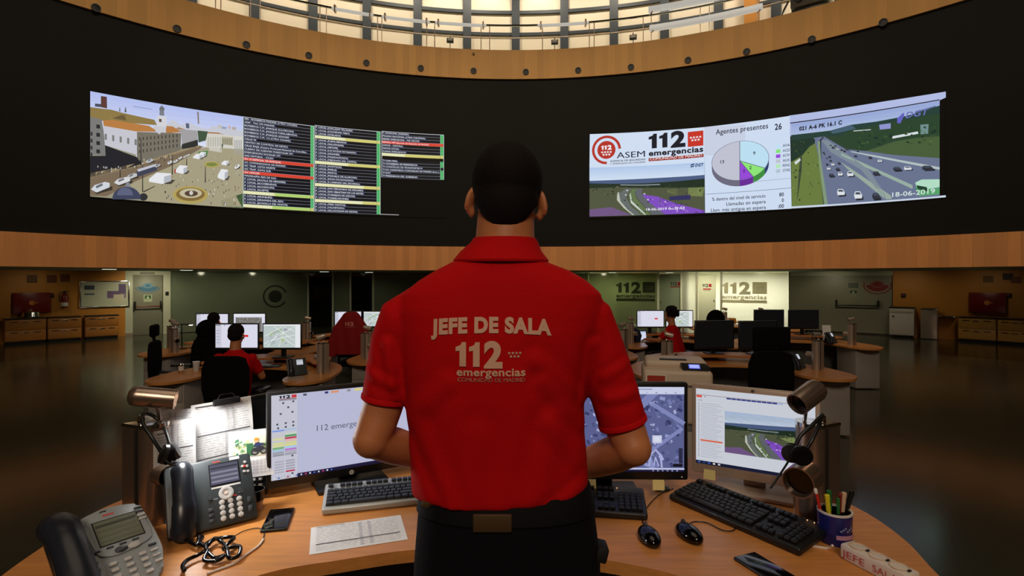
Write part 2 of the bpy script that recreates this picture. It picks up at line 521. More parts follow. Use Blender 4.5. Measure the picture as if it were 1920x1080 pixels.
class Canvas:
    """coloured flat shapes in (u, v) metres, stacked in layers; mapped on a surface by build()"""
    def __init__(s, eps=0.001):
        s.bm = bmesh.new(); s.cl = s.bm.loops.layers.float_color.new('Col'); s.eps = eps; s.layer = 0
    def _face(s, pts, col):
        vs = [s.bm.verts.new((p[0], p[1], s.layer * s.eps)) for p in pts]
        try: f = s.bm.faces.new(vs)
        except ValueError: return
        for l in f.loops: l[s.cl] = col
    def poly(s, pts, col):
        s._face(pts, lin(col)); return s
    def rect(s, u0, v0, u1, v1, col):
        return s.poly([(u0, v0), (u1, v0), (u1, v1), (u0, v1)], col)
    def ellipse(s, c, ru, rv, col, n=28, a0=0.0, a1=2 * PI):
        pts = [(c[0] + ru * math.cos(a0 + (a1 - a0) * k / n), c[1] + rv * math.sin(a0 + (a1 - a0) * k / n)) for k in range(n + (0 if a1 - a0 > 6.28 else 1))]
        if a1 - a0 < 6.28: pts.append(c)
        return s.poly(pts, col)
    def ring(s, c, r0, r1, col, a0=0.0, a1=2 * PI, n=32, asp=1.0):
        for k in range(n):
            b0 = a0 + (a1 - a0) * k / n; b1 = a0 + (a1 - a0) * (k + 1) / n
            s.poly([(c[0] + r * math.cos(b), c[1] + asp * r * math.sin(b)) for r, b in ((r0, b0), (r1, b0), (r1, b1), (r0, b1))], col)
        return s
    def star(s, c, r, col):
        pts = []
        for k in range(10):
            a = PI / 2 + k * PI / 5; q = r if k % 2 == 0 else r * 0.45
            pts.append((c[0] + q * math.cos(a), c[1] + q * math.sin(a)))
        return s.poly(pts, col)
    def stars7(s, c, w, col):
        for k in range(4): s.star((c[0] + (k - 1.5) * w / 4, c[1] + w * 0.1), w * 0.12, col)
        for k in range(3): s.star((c[0] + (k - 1.0) * w / 4, c[1] - w * 0.13), w * 0.12, col)
        return s
    def text(s, t, u, v, h, col, width=None, bold=0.0, res=3, align='L', shear=0.0, warp=None):
        """cap height h at baseline (u, v); width squeezes the line to a given length"""
        if bold > 0 and 'M' in t:            # widening spoils the M of this typeface: thicken by overprinting
            x_ = [p[0] for p in text_geo(t, 0.0, res)[0]]
            wd = width or (max(x_) - min(x_)) * h / 0.70
            d_ = bold * h * 1.1
            for q in (-1, 0, 1): s.text(t, u + q * d_ * 0.5, v, h, col, wd, 0.0, res, align, shear, warp)
            return s
        vs, fs = text_geo(t, bold, res)
        if not vs: return s
        x0 = min(p[0] for p in vs); x1 = max(p[0] for p in vs)
        k = h / 0.70
        kx = (width / (x1 - x0)) if width else k
        off = {'L': 0, 'C': -(x1 - x0) * kx / 2, 'R': -(x1 - x0) * kx}[align]
        c = lin(col)
        nv = []
        for p in vs:
            q = (u + off + (p[0] - x0) * kx + shear * p[1] * k, v + p[1] * k)
            if warp: q = warp(q)
            nv.append(s.bm.verts.new((q[0], q[1], s.layer * s.eps)))
        for f in fs:
            try: ff = s.bm.faces.new([nv[i] for i in f])
            except ValueError: continue
            for l in ff.loops: l[s.cl] = c
        return s
    def num112(s, u, v, h, col, width, bold=0.05, warp=None):
        """the heavy 112 of the service's logo: two flagged ones and a two"""
        k = width
        one = [(0.085, 0), (0.225, 0), (0.225, 1), (0.135, 1), (0.105, 0.88), (0.0, 0.80), (0.0, 0.62), (0.085, 0.645)]
        for x in (0.0, 0.29): s.poly([(u + (x + a) * k, v + b * h) for a, b in one], col)
        return s.text('2', u + 0.605 * k, v, h, col, width=0.395 * k, bold=bold, res=6)
    def cut(s, step, axis=0):
        us = [v.co[axis] for v in s.bm.verts]
        u = math.ceil(min(us) / step) * step
        while u < max(us):
            co = Vector((u, 0, 0)) if axis == 0 else Vector((0, u, 0))
            no = Vector((1, 0, 0)) if axis == 0 else Vector((0, 1, 0))
            g = list(s.bm.verts) + list(s.bm.edges) + list(s.bm.faces)
            bmesh.ops.bisect_plane(s.bm, geom=g, plane_co=co, plane_no=no, dist=1e-6)
            u += step
        return s
    def build(s, name, fn, material, parent=None):
        for v in s.bm.verts: v.co = fn(v.co.x, v.co.y, v.co.z)
        me = bpy.data.meshes.new(name)
        s.bm.to_mesh(me); s.bm.free()
        me.materials.append(material)
        return link(name, me, parent, smooth=False)
def on_hall(r):
    """map (arc length, height, lift) to the inner face of a cylinder of radius r"""
    return lambda u, v, h: pol(r - h, u / r, v)
# ================================================================== THE HALL
struct(B().lathe([(0, -0.1), (25, -0.1), (25, 0), (0, 0)], c=(0, CY, 0), n=96).build('floor', M['floor'], smooth=False))
SOF = 2.2
full = (-PI, PI)
struct(B().arc(RD - 0.05, 24.5, *full, SOF, SOF + 0.12, R_(2)).build('ceiling_soffit', M['ceiling'], angle=20))
struct(B().arc(RD, RD + 0.3, *full, 2.95, 8.28, R_(1.5)).build('wall_drum', M['black_wall'], angle=20))
struct(B().arc(RD - 0.06, RD + 0.3, *full, SOF - 0.0, 2.95, R_(1.5)).build('trim_1', M['wood_band'], angle=20))
struct(B().arc(RD - 0.06, RD + 0.12, *full, 8.28, 9.2, R_(1.5)).build('trim_2', M['wood_upper'], angle=20))
struct(B().arc(RD - 0.05, RG + 0.2, *full, 8.75, 8.9, R_(2)).build('floor_gallery', M['ceiling'], angle=20))
struct(B().arc(RG, RG + 0.2, *full, 8.9, 14.2, R_(1.5)).build('wall_gallery', M['cream'], angle=20))
struct(B().lathe([(0, 14.2), (17, 14.2), (17, 14.3), (0, 14.3)], c=(0, CY, 0), n=64).build('ceiling', M['black_matte'], smooth=False))
# mullions and transoms of the gallery wall
MX = [165, 245, 359, 477, 587, 688, 783, 876, 967, 1058, 1151, 1246, 1347, 1455, 1575, 1690]
k_ = 3
for x in MX:
    p = phi_of(x, RG - 0.1); hw = 0.15 / RG
    struct(B().arc(RG - 0.12, RG + 0.02, p - hw, p + hw, 8.9, 14.2, R_(1)).build('trim_%d' % k_, M['mullion'])); k_ += 1
for za, zb in ((11.83, 11.95), (11.02, 11.13)):
    struct(B().arc(RG - 0.08, RG + 0.02, R_(-70), R_(70), za, zb, R_(1.5)).build('trim_%d' % k_, M['mullion'], angle=20)); k_ += 1

# ---- outer wall under the soffit
def seg(name, x0, x1, m, z0=0.0, z1=SOF, r=RO, th=0.15):
    return struct(B().arc(r, r + th, phi_of(x0, r), phi_of(x1, r), z0, z1, R_(1)).build(name, M[m], angle=20))
pL = phi_of(235, RO); pR = phi_of(1674, RO)
struct(B().arc(RO, RO + 0.15, R_(-110), pL, 0, SOF, R_(1)).build('wall_left', M['wood_wall'], angle=20))
struct(B().arc(RO, RO + 0.15, pR, R_(110), 0, SOF, R_(1)).build('wall_right', M['wood_wall'], angle=20))
struct(B().arc(RO, RO + 0.15, R_(110), R_(250), 0, SOF, R_(2)).build('wall_rear', M['black_wall'], angle=20))
seg('wall_left_jamb', 235, 249, 'white_paint'); seg('wall_left_jamb', 306, 320, 'white_paint')
seg('wall_left_jamb', 249, 306, 'white_paint', z0=2.07)
seg('baseboard_left', 235, 249, 'steel', 0, 0.1, RO - 0.01, 0.02)
# left emergency door
def wall_thing(name, label, cat, x, z=0.0, r=RO, group=None):
    p = phi_of(x, r)
    q = pol(r, p, z)
    return thing(name, label, cat, q, -p, group), p
def frame_of(x, r, z=0.0):
    p = phi_of(x, r)
    return pol(r, p, z), -p
def struct_at(name, x, r=RO):
    o = bpy.data.objects.new(name, None); COL.objects.link(o)
    q, a = frame_of(x, r); o.location = q; o.rotation_euler = (0, 0, a); o['kind'] = 'structure'
    return o
def width_px(x0, x1, r):
    return r * (phi_of(x1, r) - phi_of(x0, r))
d1 = struct_at('door_1', 277.5)
w = width_px(249, 306, RO)
B().box((0, 0.06, 1.035), (w - 0.02, 0.05, 2.06), bev=0.004).build('door_leaf', M['door_grey'], d1)
B().cyl((-w * 0.4, -0.07, 0.98), (w * 0.4, -0.07, 0.98), 0.02).build('push_bar', M['red'], d1)
b = B()
for s in (-1, 1): b.box((s * w * 0.42, -0.02, 1.03), (0.05, 0.12, 0.26), bev=0.01)
b.build('push_bar_bracket', M['black_plastic'], d1)
c = Canvas(0.002)
c.ellipse((0, 1.66), 0.3, 0.17, (70, 120, 150), a0=PI, a1=2 * PI); c.layer = 1
c.ellipse((0, 1.70), 0.15, 0.09, (110, 150, 170)); c.layer = 2
c.ellipse((0, 1.70), 0.07, 0.05, (70, 120, 150)); c.layer = 1
c.ring((0, 1.68), 0.35, 0.38, (70, 120, 150), a0=R_(190), a1=R_(350), asp=0.62)
c.rect(-0.12, 1.14, 0.12, 1.38, (200, 205, 170)); c.layer = 2
c.rect(-0.09, 1.24, 0.09, 1.36, (50, 100, 60)); c.layer = 3
c.poly([(-0.05, 1.25), (0.05, 1.25), (0, 1.35)], (220, 225, 190))
c.build('door_sign', lambda u, v, h: Vector((u, 0.033 - h, v)), M['print'], d1)
tag(B().box((0, 0.02, 0), (0.42, 0.03, 0.07), bev=0.004).build('door_nameplate', M['door_grey']), 'grey nameplate above the left emergency door', 'sign')
q, a = frame_of(277.5, RO, 2.13); o = bpy.data.objects['door_nameplate']; o.location = q + Vector((0, -0.03, 0)); o.rotation_euler = (0, 0, a)
t, p = wall_thing('card_reader', 'small black card reader on the white jamb beside the left emergency door', 'card reader', 313, 1.42)
B().box((0, -0.02, 0), (0.1, 0.04, 0.13), bev=0.008).build('housing', M['black_plastic'], t)

# glass fronts
GL = [(320, 575, 'glass_green'), (580, 622, 'glass_dark'), (626, 655, 'glass_green'), (659, 697, 'glass_dark'),
      (702, 870, 'glass_green'), (874, 1040, 'glass_green'), (1044, 1232, 'glass_mid'), (1279, 1305, 'glass_lit'),
      (1354, 1478, 'glass_lit')]
for i, (x0, x1, m) in enumerate(GL):
    seg('window_%d' % (i + 1), x0, x1, m, 0.02, SOF - 0.02, RO + 0.05, 0.012)
for x in (577.5, 624, 657, 699.5, 872, 1042, 1234, 1277.5):
    struct(B().arc(RO, RO + 0.1, phi_of(x - 1.7, RO), phi_of(x + 1.7, RO), 0, SOF).build('trim_%d' % k_, M['white_paint'])); k_ += 1
for x in (1306.5, 1352, 1480.5):
    struct(B().arc(RO - 0.02, RO + 0.1, phi_of(x - 1.8, RO), phi_of(x + 1.8, RO), 0, SOF).build('trim_%d' % k_, M['panel_grey'])); k_ += 1
# glass door with red logo
d2 = struct_at('door_2', 1256)
w = width_px(1236, 1276, RO)
B().box((0, 0.06, 1.08), (w, 0.012, 2.1)).build('door_leaf', M['glass_green'], d2)
B().box((-w * 0.42, 0.02, 0.98), (0.03, 0.05, 0.12), bev=0.006).build('door_handle', M['chrome'], d2)
c = Canvas(0.002)
c.num112(0.02, 1.66, 0.14, (40, 60, 50), 0.25); c.rect(0.29, 1.66, 0.43, 1.80, (170, 40, 34)); c.rect(0.02, 1.58, 0.43, 1.63, (150, 60, 52))
c.build('door_logo', lambda u, v, h: Vector((u, 0.05 - h, v)), M['sticker'], d2)
# open white door with logo
d3 = struct_at('door_3', 1309)
r3 = Matrix.Rotation(R_(18), 3, 'Z')
w = 0.66
B().box((w / 2, 0.14, 1.04), (w, 0.045, 2.06), bev=0.004).build('door_leaf', M['white_paint'], d3)
B().box((w - 0.07, 0.09, 1.05), (0.03, 0.08, 0.1), bev=0.008).build('door_handle', M['black_plastic'], d3)
c = Canvas(0.002)
c.num112(0.16, 1.60, 0.13, (30, 60, 45), 0.21); c.rect(0.39, 1.60, 0.50, 1.73, (200, 40, 34)); c.rect(0.18, 1.49, 0.48, 1.55, (190, 70, 60))
c.rect(0.2, 1.44, 0.46, 1.46, (140, 140, 130))
c.build('door_logo', lambda u, v, h: Vector((u, 0.115 - h, v)), M['sticker'], d3)
# lettering on the lit glass
def logo_on_glass(xc, sc, z, cols):
    pc = phi_of(xc, RO) * RO
    c = Canvas(0.002)
    w = 1.62 * sc
    c.num112(pc - w / 2, z, 0.44 * sc, cols[0], 1.04 * sc)
    c.rect(pc + 0.30 * sc, z, pc + w / 2, z + 0.46 * sc, cols[0]); c.layer = 1
    c.stars7((pc + 0.56 * sc, z + 0.23 * sc), 0.38 * sc, cols[1]); c.layer = 0
    c.text('emergencias', pc - w / 2, z - 0.20 * sc, 0.155 * sc, cols[0], width=w, bold=0.03)
    c.rect(pc - w / 2, z - 0.36 * sc, pc + w / 2, z - 0.245 * sc, cols[0]); c.layer = 1
    c.text('COMUNIDAD DE MADRID', pc - w / 2 + 0.04 * sc, z - 0.34 * sc, 0.075 * sc, cols[1], width=w - 0.08 * sc, bold=0.03)
    c.cut(0.25)
    return c.build('window_lettering', on_hall(RO + 0.045), M['sticker'])
tag(logo_on_glass(1396, 1.0, 1.35, ((176, 168, 140), (232, 228, 206))), 'grey 112 emergencias lettering on the brightly lit glass', 'lettering')
tag(logo_on_glass(1192, 0.98, 1.35, ((84, 92, 66), (120, 126, 96))), 'faint dark 112 emergencias lettering on the green glass', 'lettering')
c = Canvas(0.002)
pc = phi_of(515, RO) * RO
c.ring((pc, 1.25), 0.38, 0.44, (66, 72, 58), a0=R_(20), a1=R_(330)); c.ellipse((pc, 1.25), 0.24, 0.24, (66, 72, 58)); c.cut(0.25)
tag(c.build('window_emblem', on_hall(RO + 0.045), M['sticker']), 'faint round emblem on the wide dark glass at the left', 'emblem')

# rooms behind the glass
struct(B().arc(23.2, 23.3, phi_of(318, RO), phi_of(1500, RO), 0, SOF, R_(2)).build('wall_back', M['white_paint'], angle=20))
for x in (577, 700, 1100, 1288, 1482):
    p = phi_of(x, RO) ; hw = 0.05 / 20
    struct(B().arc(RO + 0.12, 23.2, p - hw, p + hw, 0, SOF, R_(2)).build('wall_partition', M['white_paint']))
def room_light(x, r, pw, col=(1.0, 0.96, 0.88), s=0.9):
    p = phi_of(x, RO)
    light('room_light', 'AREA', pol(r, p, SOF - 0.06), pw, col, size=s, aim=pol(r, p, 0))
for x in (1335, 1395, 1450): room_light(x, 21.2, 90, s=1.2)
room_light(1160, 21.0, 75); room_light(1100, 21.0, 30); room_light(450, 22, 1.6, (0.8, 1.0, 0.7))
# low cupboards seen through the green glass
for i, x in enumerate((1172, 1211)):
    t, p = wall_thing('storage_cupboard', ('left' if i == 0 else 'right') + ' one of two tan cupboards standing behind the green glass', 'cupboard', x, 0, RO + 1.2, 'cupboards behind the green glass')
    B().box((0, 0, 0.62), (0.72, 0.4, 1.24), bev=0.01).build('carcass', M['oak_pale'], t)
    for s in (-1, 1):
        dd = B().box((s * 0.18, -0.21, 0.62), (0.34, 0.02, 1.2), bev=0.004).build('door', M['oak_pale'], t)
        B().box((s * 0.04, -0.228, 0.7), (0.015, 0.02, 0.12)).build('handle', M['chrome'], dd)

# right panel: grey door panel with push bar and signs
seg('door_4', 1482, 1672, 'panel_grey', 0.05, 2.05); seg('wall_right_lintel', 1482, 1674, 'white_paint', 2.05, SOF)
seg('baseboard_right', 1560, 1674, 'chrome', 0.0, 0.05, RO - 0.02, 0.04)
t, p = wall_thing('door_push_bar', 'black U-shaped push bar on the wide grey door at the right', 'push bar', 1607, 1.0)
B().cyl((-0.62, -0.1, 0), (0.62, -0.1, 0), 0.022).build('bar', M['black_plastic'], t)
for s in (-1, 1): B().box((s * 0.62, -0.05, 0.07), (0.06, 0.12, 0.24), bev=0.012).build('bracket', M['black_plastic'], t)
def flat_sign(name, label, cat, x, z, fn, r=RO):
    p = phi_of(x, r)
    c = Canvas(0.003); fn(c)
    t = thing(name, label, cat, pol(r, p, z), -p)
    us = [v.co.x for v in c.bm.verts]; vs = [v.co.y for v in c.bm.verts]
    c.build('face', lambda u, v, h: Vector((u, -0.012 - h, v)), M['print'], t)
    return t, (min(us), max(us), min(vs), max(vs))
def sign_board(t, e, m='white_plastic'):
    B().box(((e[0] + e[1]) / 2, -0.005, (e[2] + e[3]) / 2), (e[1] - e[0], 0.01, e[3] - e[2])).build('board', M[m], t)
def f(c):
    c.rect(-0.12, -0.12, 0.12, 0.12, (150, 150, 125)); c.layer = 1
    c.rect(-0.1, 0.0, 0.1, 0.1, (46, 70, 46)); c.layer = 2; c.poly([(-0.05, 0.01), (0.05, 0.01), (0, 0.09)], (190, 195, 160))
t, e = flat_sign('exit_sign', 'small green emergency exit sign above the black push bar', 'sign', 1600, 1.42, f); sign_board(t, e)
t, e = flat_sign('notice_plate', 'dark grey notice plate above the small exit sign on the right door', 'sign', 1600, 1.70, lambda c: c.rect(-0.15, -0.09, 0.15, 0.09, (92, 94, 84))); sign_board(t, e)
def f(c):
    c.ellipse((0, 0.06), 0.32, 0.22, (140, 40, 34), a0=PI, a1=2 * PI); c.layer = 1
    c.ellipse((0, 0.08), 0.2, 0.12, (150, 80, 70)); c.layer = 2; c.ellipse((0, 0.08), 0.13, 0.08, (140, 40, 34)); c.layer = 0
    c.ring((0, 0.05), 0.37, 0.41, (140, 40, 34), a0=R_(160), a1=R_(380), asp=0.75)
flat_sign('round_sign', 'round red emblem on the grey door at the right', 'sign', 1645, 1.66, f)

# ---- furniture against the outer wall
def drawer_unit(label, x0, x1, h, depth, m, group, rows=2):
    r = RO - depth
    xm = (x0 + x1) / 2
    w = width_px(x0, x1, r) - 0.02
    p = phi_of(xm, r)
    t = thing('drawer_cabinet', label, 'cabinet', pol(RO - depth / 2 - 0.06, p, 0), -p, group)
    B().box((0, 0, 0.04), (w - 0.06, depth - 0.1, 0.08)).build('plinth', M['black_matte'], t)
    B().box((0, 0.01, 0.08 + (h - 0.11) / 2), (w, depth - 0.06, h - 0.11), bev=0.004).build('carcass', m, t)
    B().box((0, 0, h - 0.015), (w + 0.01, depth - 0.02, 0.03), bev=0.005).build('top', M['dark_top'], t)
    dh = (h - 0.13) / rows
    for k in range(rows):
        z = 0.09 + dh * (k + 0.5)
        d = B().box((0, -depth / 2 + 0.015, z), (w - 0.03, 0.02, dh - 0.012), bev=0.003).build('drawer', m, t)
        B().box((0, -depth / 2 - 0.003, z + dh * 0.3), (0.16, 0.02, 0.03), bev=0.006).build('handle', M['chrome'], d)
        for s in (-1, 1):
            B().box((s * w * 0.28, -depth / 2 - 0.001, z + dh * 0.3), (0.16, 0.012, 0.02)).build('label_holder', M['dark_top'], d)
    return t
g = 'oak drawer cabinets by the left wall'
drawer_unit('oak drawer cabinet under the dark red hose box, with a silver tin on it', 8, 88, 0.76, 0.45, M['oak_cab'], g)
drawer_unit('oak drawer cabinet below the fire extinguisher', 89, 154, 0.76, 0.45, M['oak_cab'], g)
drawer_unit('separate oak drawer cabinet below the notice board', 159, 224, 0.76, 0.45, M['oak_cab'], g)
g = 'pale oak drawer cabinets by the right wall'
drawer_unit('pale oak drawer cabinet next to the steel bin and sink, below the right hose box', 1795, 1868, 0.76, 0.45, M['oak_pale'], g)
drawer_unit('pale oak drawer cabinet cut by the right edge of the photo', 1869, 1938, 0.76, 0.45, M['oak_pale'], g)
t, p = wall_thing('silver_tin', 'small shiny silver tin on top of the leftmost oak cabinet', 'tin', 58, 0.76, RO - 0.3)
B().lathe([(0, 0), (0.2, 0), (0.22, 0.03), (0.2, 0.17), (0.17, 0.19), (0, 0.19)]).build('body', M['chrome'], t)
B().lathe([(0.17, 0.19), (0.12, 0.22), (0.03, 0.235), (0.03, 0.26), (0, 0.26)]).build('lid', M['chrome'], t)
def hose_box(label, x):
    t, p = wall_thing('fire_hose_cabinet', label, 'fire hose cabinet', x, 1.2)
    B().box((0, -0.062, 0), (0.86, 0.12, 0.62), bev=0.012).build('housing', M['red'], t)
    B().box((0, -0.124, 0), (0.78, 0.012, 0.54), bev=0.004).build('door', M['red'], t)
    c = Canvas(0.002)
    c.ellipse((0, 0), 0.07, 0.07, (220, 130, 60)); c.poly([(0.03, 0.05), (0.16, 0.0), (0.03, -0.03)], (200, 110, 50))
    c.build('emblem', lambda u, v, h: Vector((u, -0.132 - h, v)), M['print'], t)
hose_box('dark red fire hose cabinet on the left wood wall', 59)
hose_box('dark red fire hose cabinet on the right wood wall', 1852)
t, p = wall_thing('fire_extinguisher', 'red fire extinguisher hanging on the left wood wall', 'fire extinguisher', 121, 1.02, RO - 0.1)
B().lathe([(0, 0), (0.085, 0), (0.09, 0.03), (0.09, 0.36), (0.06, 0.43), (0.025, 0.45), (0, 0.45)]).build('cylinder', M['red'], t)
B().lathe([(0.0905, 0.05), (0.0915, 0.06), (0.0915, 0.16), (0.0905, 0.17)]).build('label_band', M['white_plastic'], t)
B().box((0, 0, 0.49), (0.06, 0.05, 0.08), bev=0.01).box((0.06, 0, 0.53), (0.12, 0.02, 0.02), bev=0.005).build('valve', M['black_plastic'], t)
B().tube(spline([(-0.02, 0, 0.5), (-0.1, -0.02, 0.48), (-0.13, -0.03, 0.35), (-0.12, -0.03, 0.2)]), 0.014).build('hose', M['black_plastic'], t)
for i, (x, z) in enumerate(((60, 1.93), (97, 1.93), (122, 1.96))):
    lab = ('dim sign above the left fire hose cabinet', 'dim red sign between hose cabinet and extinguisher', 'dim red sign above the fire extinguisher')[i]
    t, e = flat_sign('fire_sign', lab, 'sign', x, z, lambda c: (c.rect(-0.12, -0.12, 0.12, 0.12, (118, 60, 22) if i else (112, 70, 24))))
    sign_board(t, e, 'wood_wall')
for i, (x, z) in enumerate(((1853, 1.92), (1890, 2.0), (1905, 1.9))):
    lab = ('dim sign above the right fire hose cabinet', 'dark sign right of the hose cabinet near the soffit', 'dim red sign at the far right of the wood wall')[i]
    t, e = flat_sign('fire_sign', lab, 'sign', x, z, lambda c: (c.rect(-0.12, -0.1, 0.12, 0.1, ((120, 76, 28), (70, 46, 20), (126, 64, 26))[i])))
    sign_board(t, e)
for x, z, lab in ((95, 1.42, 'small dark alarm button between hose cabinet and extinguisher'), (1694, 1.38, 'small dark alarm button on the wood above the white cabinet'),
                  (1891, 1.44, 'small dark alarm button right of the right hose cabinet')):
    t, p = wall_thing('alarm_button', lab, 'alarm button', x, z)
    B().box((0, -0.03, 0), (0.13, 0.06, 0.13), bev=0.01).build('housing', M['dark_top'], t)
    B().cyl((0, -0.06, 0), (0, -0.075, 0), 0.03).build('button', M['red'], t)
# notice board
t, p = wall_thing('notice_board', 'framed white notice board with purple and blue papers', 'notice board', 197, 1.43)
w, h = 1.28, 0.84
B().box((0, -0.02, 0), (w, 0.03, h)).build('board', M['white_paint'], t)
b = B()
for s in (-1, 1):
    b.box((s * w / 2, -0.03, 0), (0.04, 0.05, h + 0.04), bev=0.005); b.box((0, -0.03, s * h / 2), (w + 0.04, 0.05, 0.04), bev=0.005)
b.build('frame', M['chrome'], t)
for ly, r4, col in ((0, (-0.54, 0.15, -0.28, 0.29), (70, 76, 96)), (0, (-0.54, -0.02, -0.28, 0.03), (90, 96, 110)), (0, (0.05, -0.14, 0.4, 0.1), (120, 90, 130)),
                    (1, (0.36, 0.02, 0.56, 0.33), (104, 84, 120)), (0, (0.4, -0.14, 0.56, 0.02), (150, 120, 150)), (2, (0.22, -0.34, 0.5, -0.02), (214, 204, 176))):
    c = Canvas(0.002); c.layer = ly; c.rect(*r4, col)
    c.build('pinned_paper', lambda u, v, h: Vector((u, -0.037 - h, v)), M['print'], t)
# white cabinet, steel bin, steel sink at the right
t, p = wall_thing('white_cabinet', 'white cabinet with a dark top in front of the right wood wall', 'cabinet', 1692, 0, RO - 0.3)
B().box((0, 0, 0.04), (0.5, 0.36, 0.08)).build('plinth', M['black_matte'], t)
B().box((0, 0, 0.52), (0.66, 0.46, 0.88), bev=0.008).build('carcass', M['white_plastic'], t)
B().box((0, 0, 0.98), (0.68, 0.48, 0.04), bev=0.006).build('top', M['dark_top'], t)
dd = B().box((0, -0.235, 0.45), (0.64, 0.02, 0.7), bev=0.004).build('door', M['white_plastic'], t)
B().cyl((-0.22, -0.245, 0.7), (-0.22, -0.27, 0.7), 0.025).build('knob', M['black_plastic'], dd)
B().box((0, -0.235, 0.88), (0.64, 0.02, 0.13), bev=0.004).build('drawer', M['white_plastic'], t)
t, p = wall_thing('steel_bin', 'tall square brushed steel bin beside the white cabinet', 'bin', 1743, 0, RO - 0.35)
B().box((0, 0, 0.48), (0.42, 0.4, 0.92), bev=0.01).build('body', M['steel'], t)
B().box((0, 0, 0.97), (0.44, 0.42, 0.05), bev=0.01).build('lid', M['chrome'], t)
B().box((0, 0, 0.015), (0.38, 0.36, 0.03)).build('base', M['black_plastic'], t)
t, p = wall_thing('steel_shelf', 'small steel shelf on the wall between bin and pale cabinets', 'shelf', 1773, 0.74, RO - 0.14)
B().box((0, 0.0, 0), (0.5, 0.28, 0.05), bev=0.012).build('tray', M['chrome'], t)
for s in (-1, 1): B().prism([(0.12, -0.02), (0.12, -0.16), (-0.08, -0.02)], -0.01, 0.01, m=Matrix.Translation((s * 0.2, 0, 0)) @ Matrix.Rotation(PI / 2, 4, 'Z') @ Matrix.Rotation(PI / 2, 4, 'X')).build('bracket', M['steel'], t)

# ---- soffit downlights
for i, (x, r, pw, lab) in enumerate(((205, 14.3, 16, 'soffit downlight above the notice board'), (350, 14.7, 16, 'soffit downlight right of the left emergency door'),
        (608, 16.0, 9, 'soffit downlight in front of the left dark opening'), (692, 17.5, 8, 'soffit downlight in front of the right dark opening'),
        (1148, 17.7, 10, 'soffit downlight right of the standing man'), (1255, 18.2, 12, 'soffit downlight above the green glass door'))):
    p = phi_of(x, r)
    t = thing('downlight', lab, 'ceiling light', pol(r, p, SOF), -p, 'downlights in the soffit')
    B().box((0, 0, -0.012), (0.36, 0.2, 0.024), bev=0.006).build('frame', M['chrome'], t)
    B().box((0, 0, -0.027), (0.28, 0.14, 0.008), bev=0.002).build('diffuser', M['downlight_glow'], t)
    light('downlight_beam', 'SPOT', pol(r, p, SOF - 0.05), pw * 2.2, (1.0, 0.95, 0.68), size=0.08, aim=pol(r + 0.6, p, 0), spot=R_(150), blend=0.6)
for x, pw in ((1325, 170), (277, 80), (385, 22), (1420, 16), (1560, 24), (1700, 12), (60, 9), (1850, 7), (480, 22), (1000, 14), (1130, 16)):
    p = phi_of(x, RO)
    light('wall_fill', 'SPOT', pol(RO - 1.3, p, SOF - 0.03), pw * 0.9, (1.0, 0.94, 0.66), size=0.08, aim=pol(RO - 0.2, p, 0.6), spot=R_(140), blend=0.8)  # added fill without fixtures, brightens doors, glass and wood of the outer wall

# ---- spotlights recessed in the upper veneer band
for i, (x, y) in enumerate(((180, 15), (332, 54), (462, 84), (579, 104), (687, 118), (789, 128), (888, 133), (986, 135), (1084, 132), (1183, 126), (1290, 113), (1400, 97), (1522, 74), (1656, 42))):
    r = RD - 0.06
    p = phi_of(x, r)
    t = thing('recessed_spotlight', 'round spotlight in the upper veneer band, number %d of the row' % (i + 1), 'spotlight', pol(r, p, z_of(x, y, r)), -p, 'spotlights in the upper veneer band')
    t['label'] = 'round recessed spotlight in the upper wooden band, ' + ('leftmost of the row', 'second from the left', 'third from the left', 'fourth from the left', 'fifth from the left', 'sixth from the left', 'just to the left over the head', 'just to the right over the head', 'above the gap left of the logo screen', 'above the orange logo screen', 'above the pie chart', 'above the left half of the motorway picture', 'above the right half of the motorway picture', 'rightmost of the row')[i]
    mm = Matrix.Rotation(PI / 2, 4, 'X')
    B().lathe([(0.06, 0.005), (0.075, 0.03), (0.095, 0.03), (0.1, 0.0), (0.1, -0.02), (0.06, -0.02)], m=mm).build('rim', M['mullion'], t)
    B().lathe([(0, 0.006), (0.058, 0.006), (0.066, 0.012)], m=mm).build('lens', M['black_gloss'], t)
t = thing('band_sensor', 'tiny white sensor above the spotlight left of the head', 'sensor', pol(RD - 0.06, phi_of(888, RD - 0.06), z_of(888, 101, RD - 0.06)), -phi_of(888, RD - 0.06))
B().ell((0, -0.02, 0), (0.045, 0.04, 0.045)).build('dome', M['chrome'], t)

# ---- gallery railing and its lamps
rr = RD + 0.12
zt, zm = 10.06, 9.66
t = thing('gallery_railing', 'thin steel railing running round the gallery above the wooden band', 'railing', pol(rr, 0, 9.2), 0)
inv = Matrix.Translation(-Vector(t.location))
def arcpts(r, x0, x1, z, n=40):
    a, c2 = phi_of(x0, r), phi_of(x1, r)
    return [pol(r, a + (c2 - a) * k / n, z) for k in range(n + 1)]
B().tube([inv @ q for q in arcpts(rr, 150, 1690, zt, 90)], 0.035, n=8).build('top_rail', M['chrome'], t)
B().tube([inv @ q for q in arcpts(rr, 150, 1690, zm, 90)], 0.014, n=6).build('middle_rail', M['steel'], t)
for x in (404, 414, 470, 488, 600, 612, 708, 716, 800, 815, 902, 918, 1017, 1105, 1114, 1206, 1221, 1313, 1330, 1420, 1560):
    p = phi_of(x, rr)
    B().cyl(inv @ pol(rr, p, 9.2), inv @ pol(rr, p, zt), 0.014, n=8).build('post', M['steel'], t)
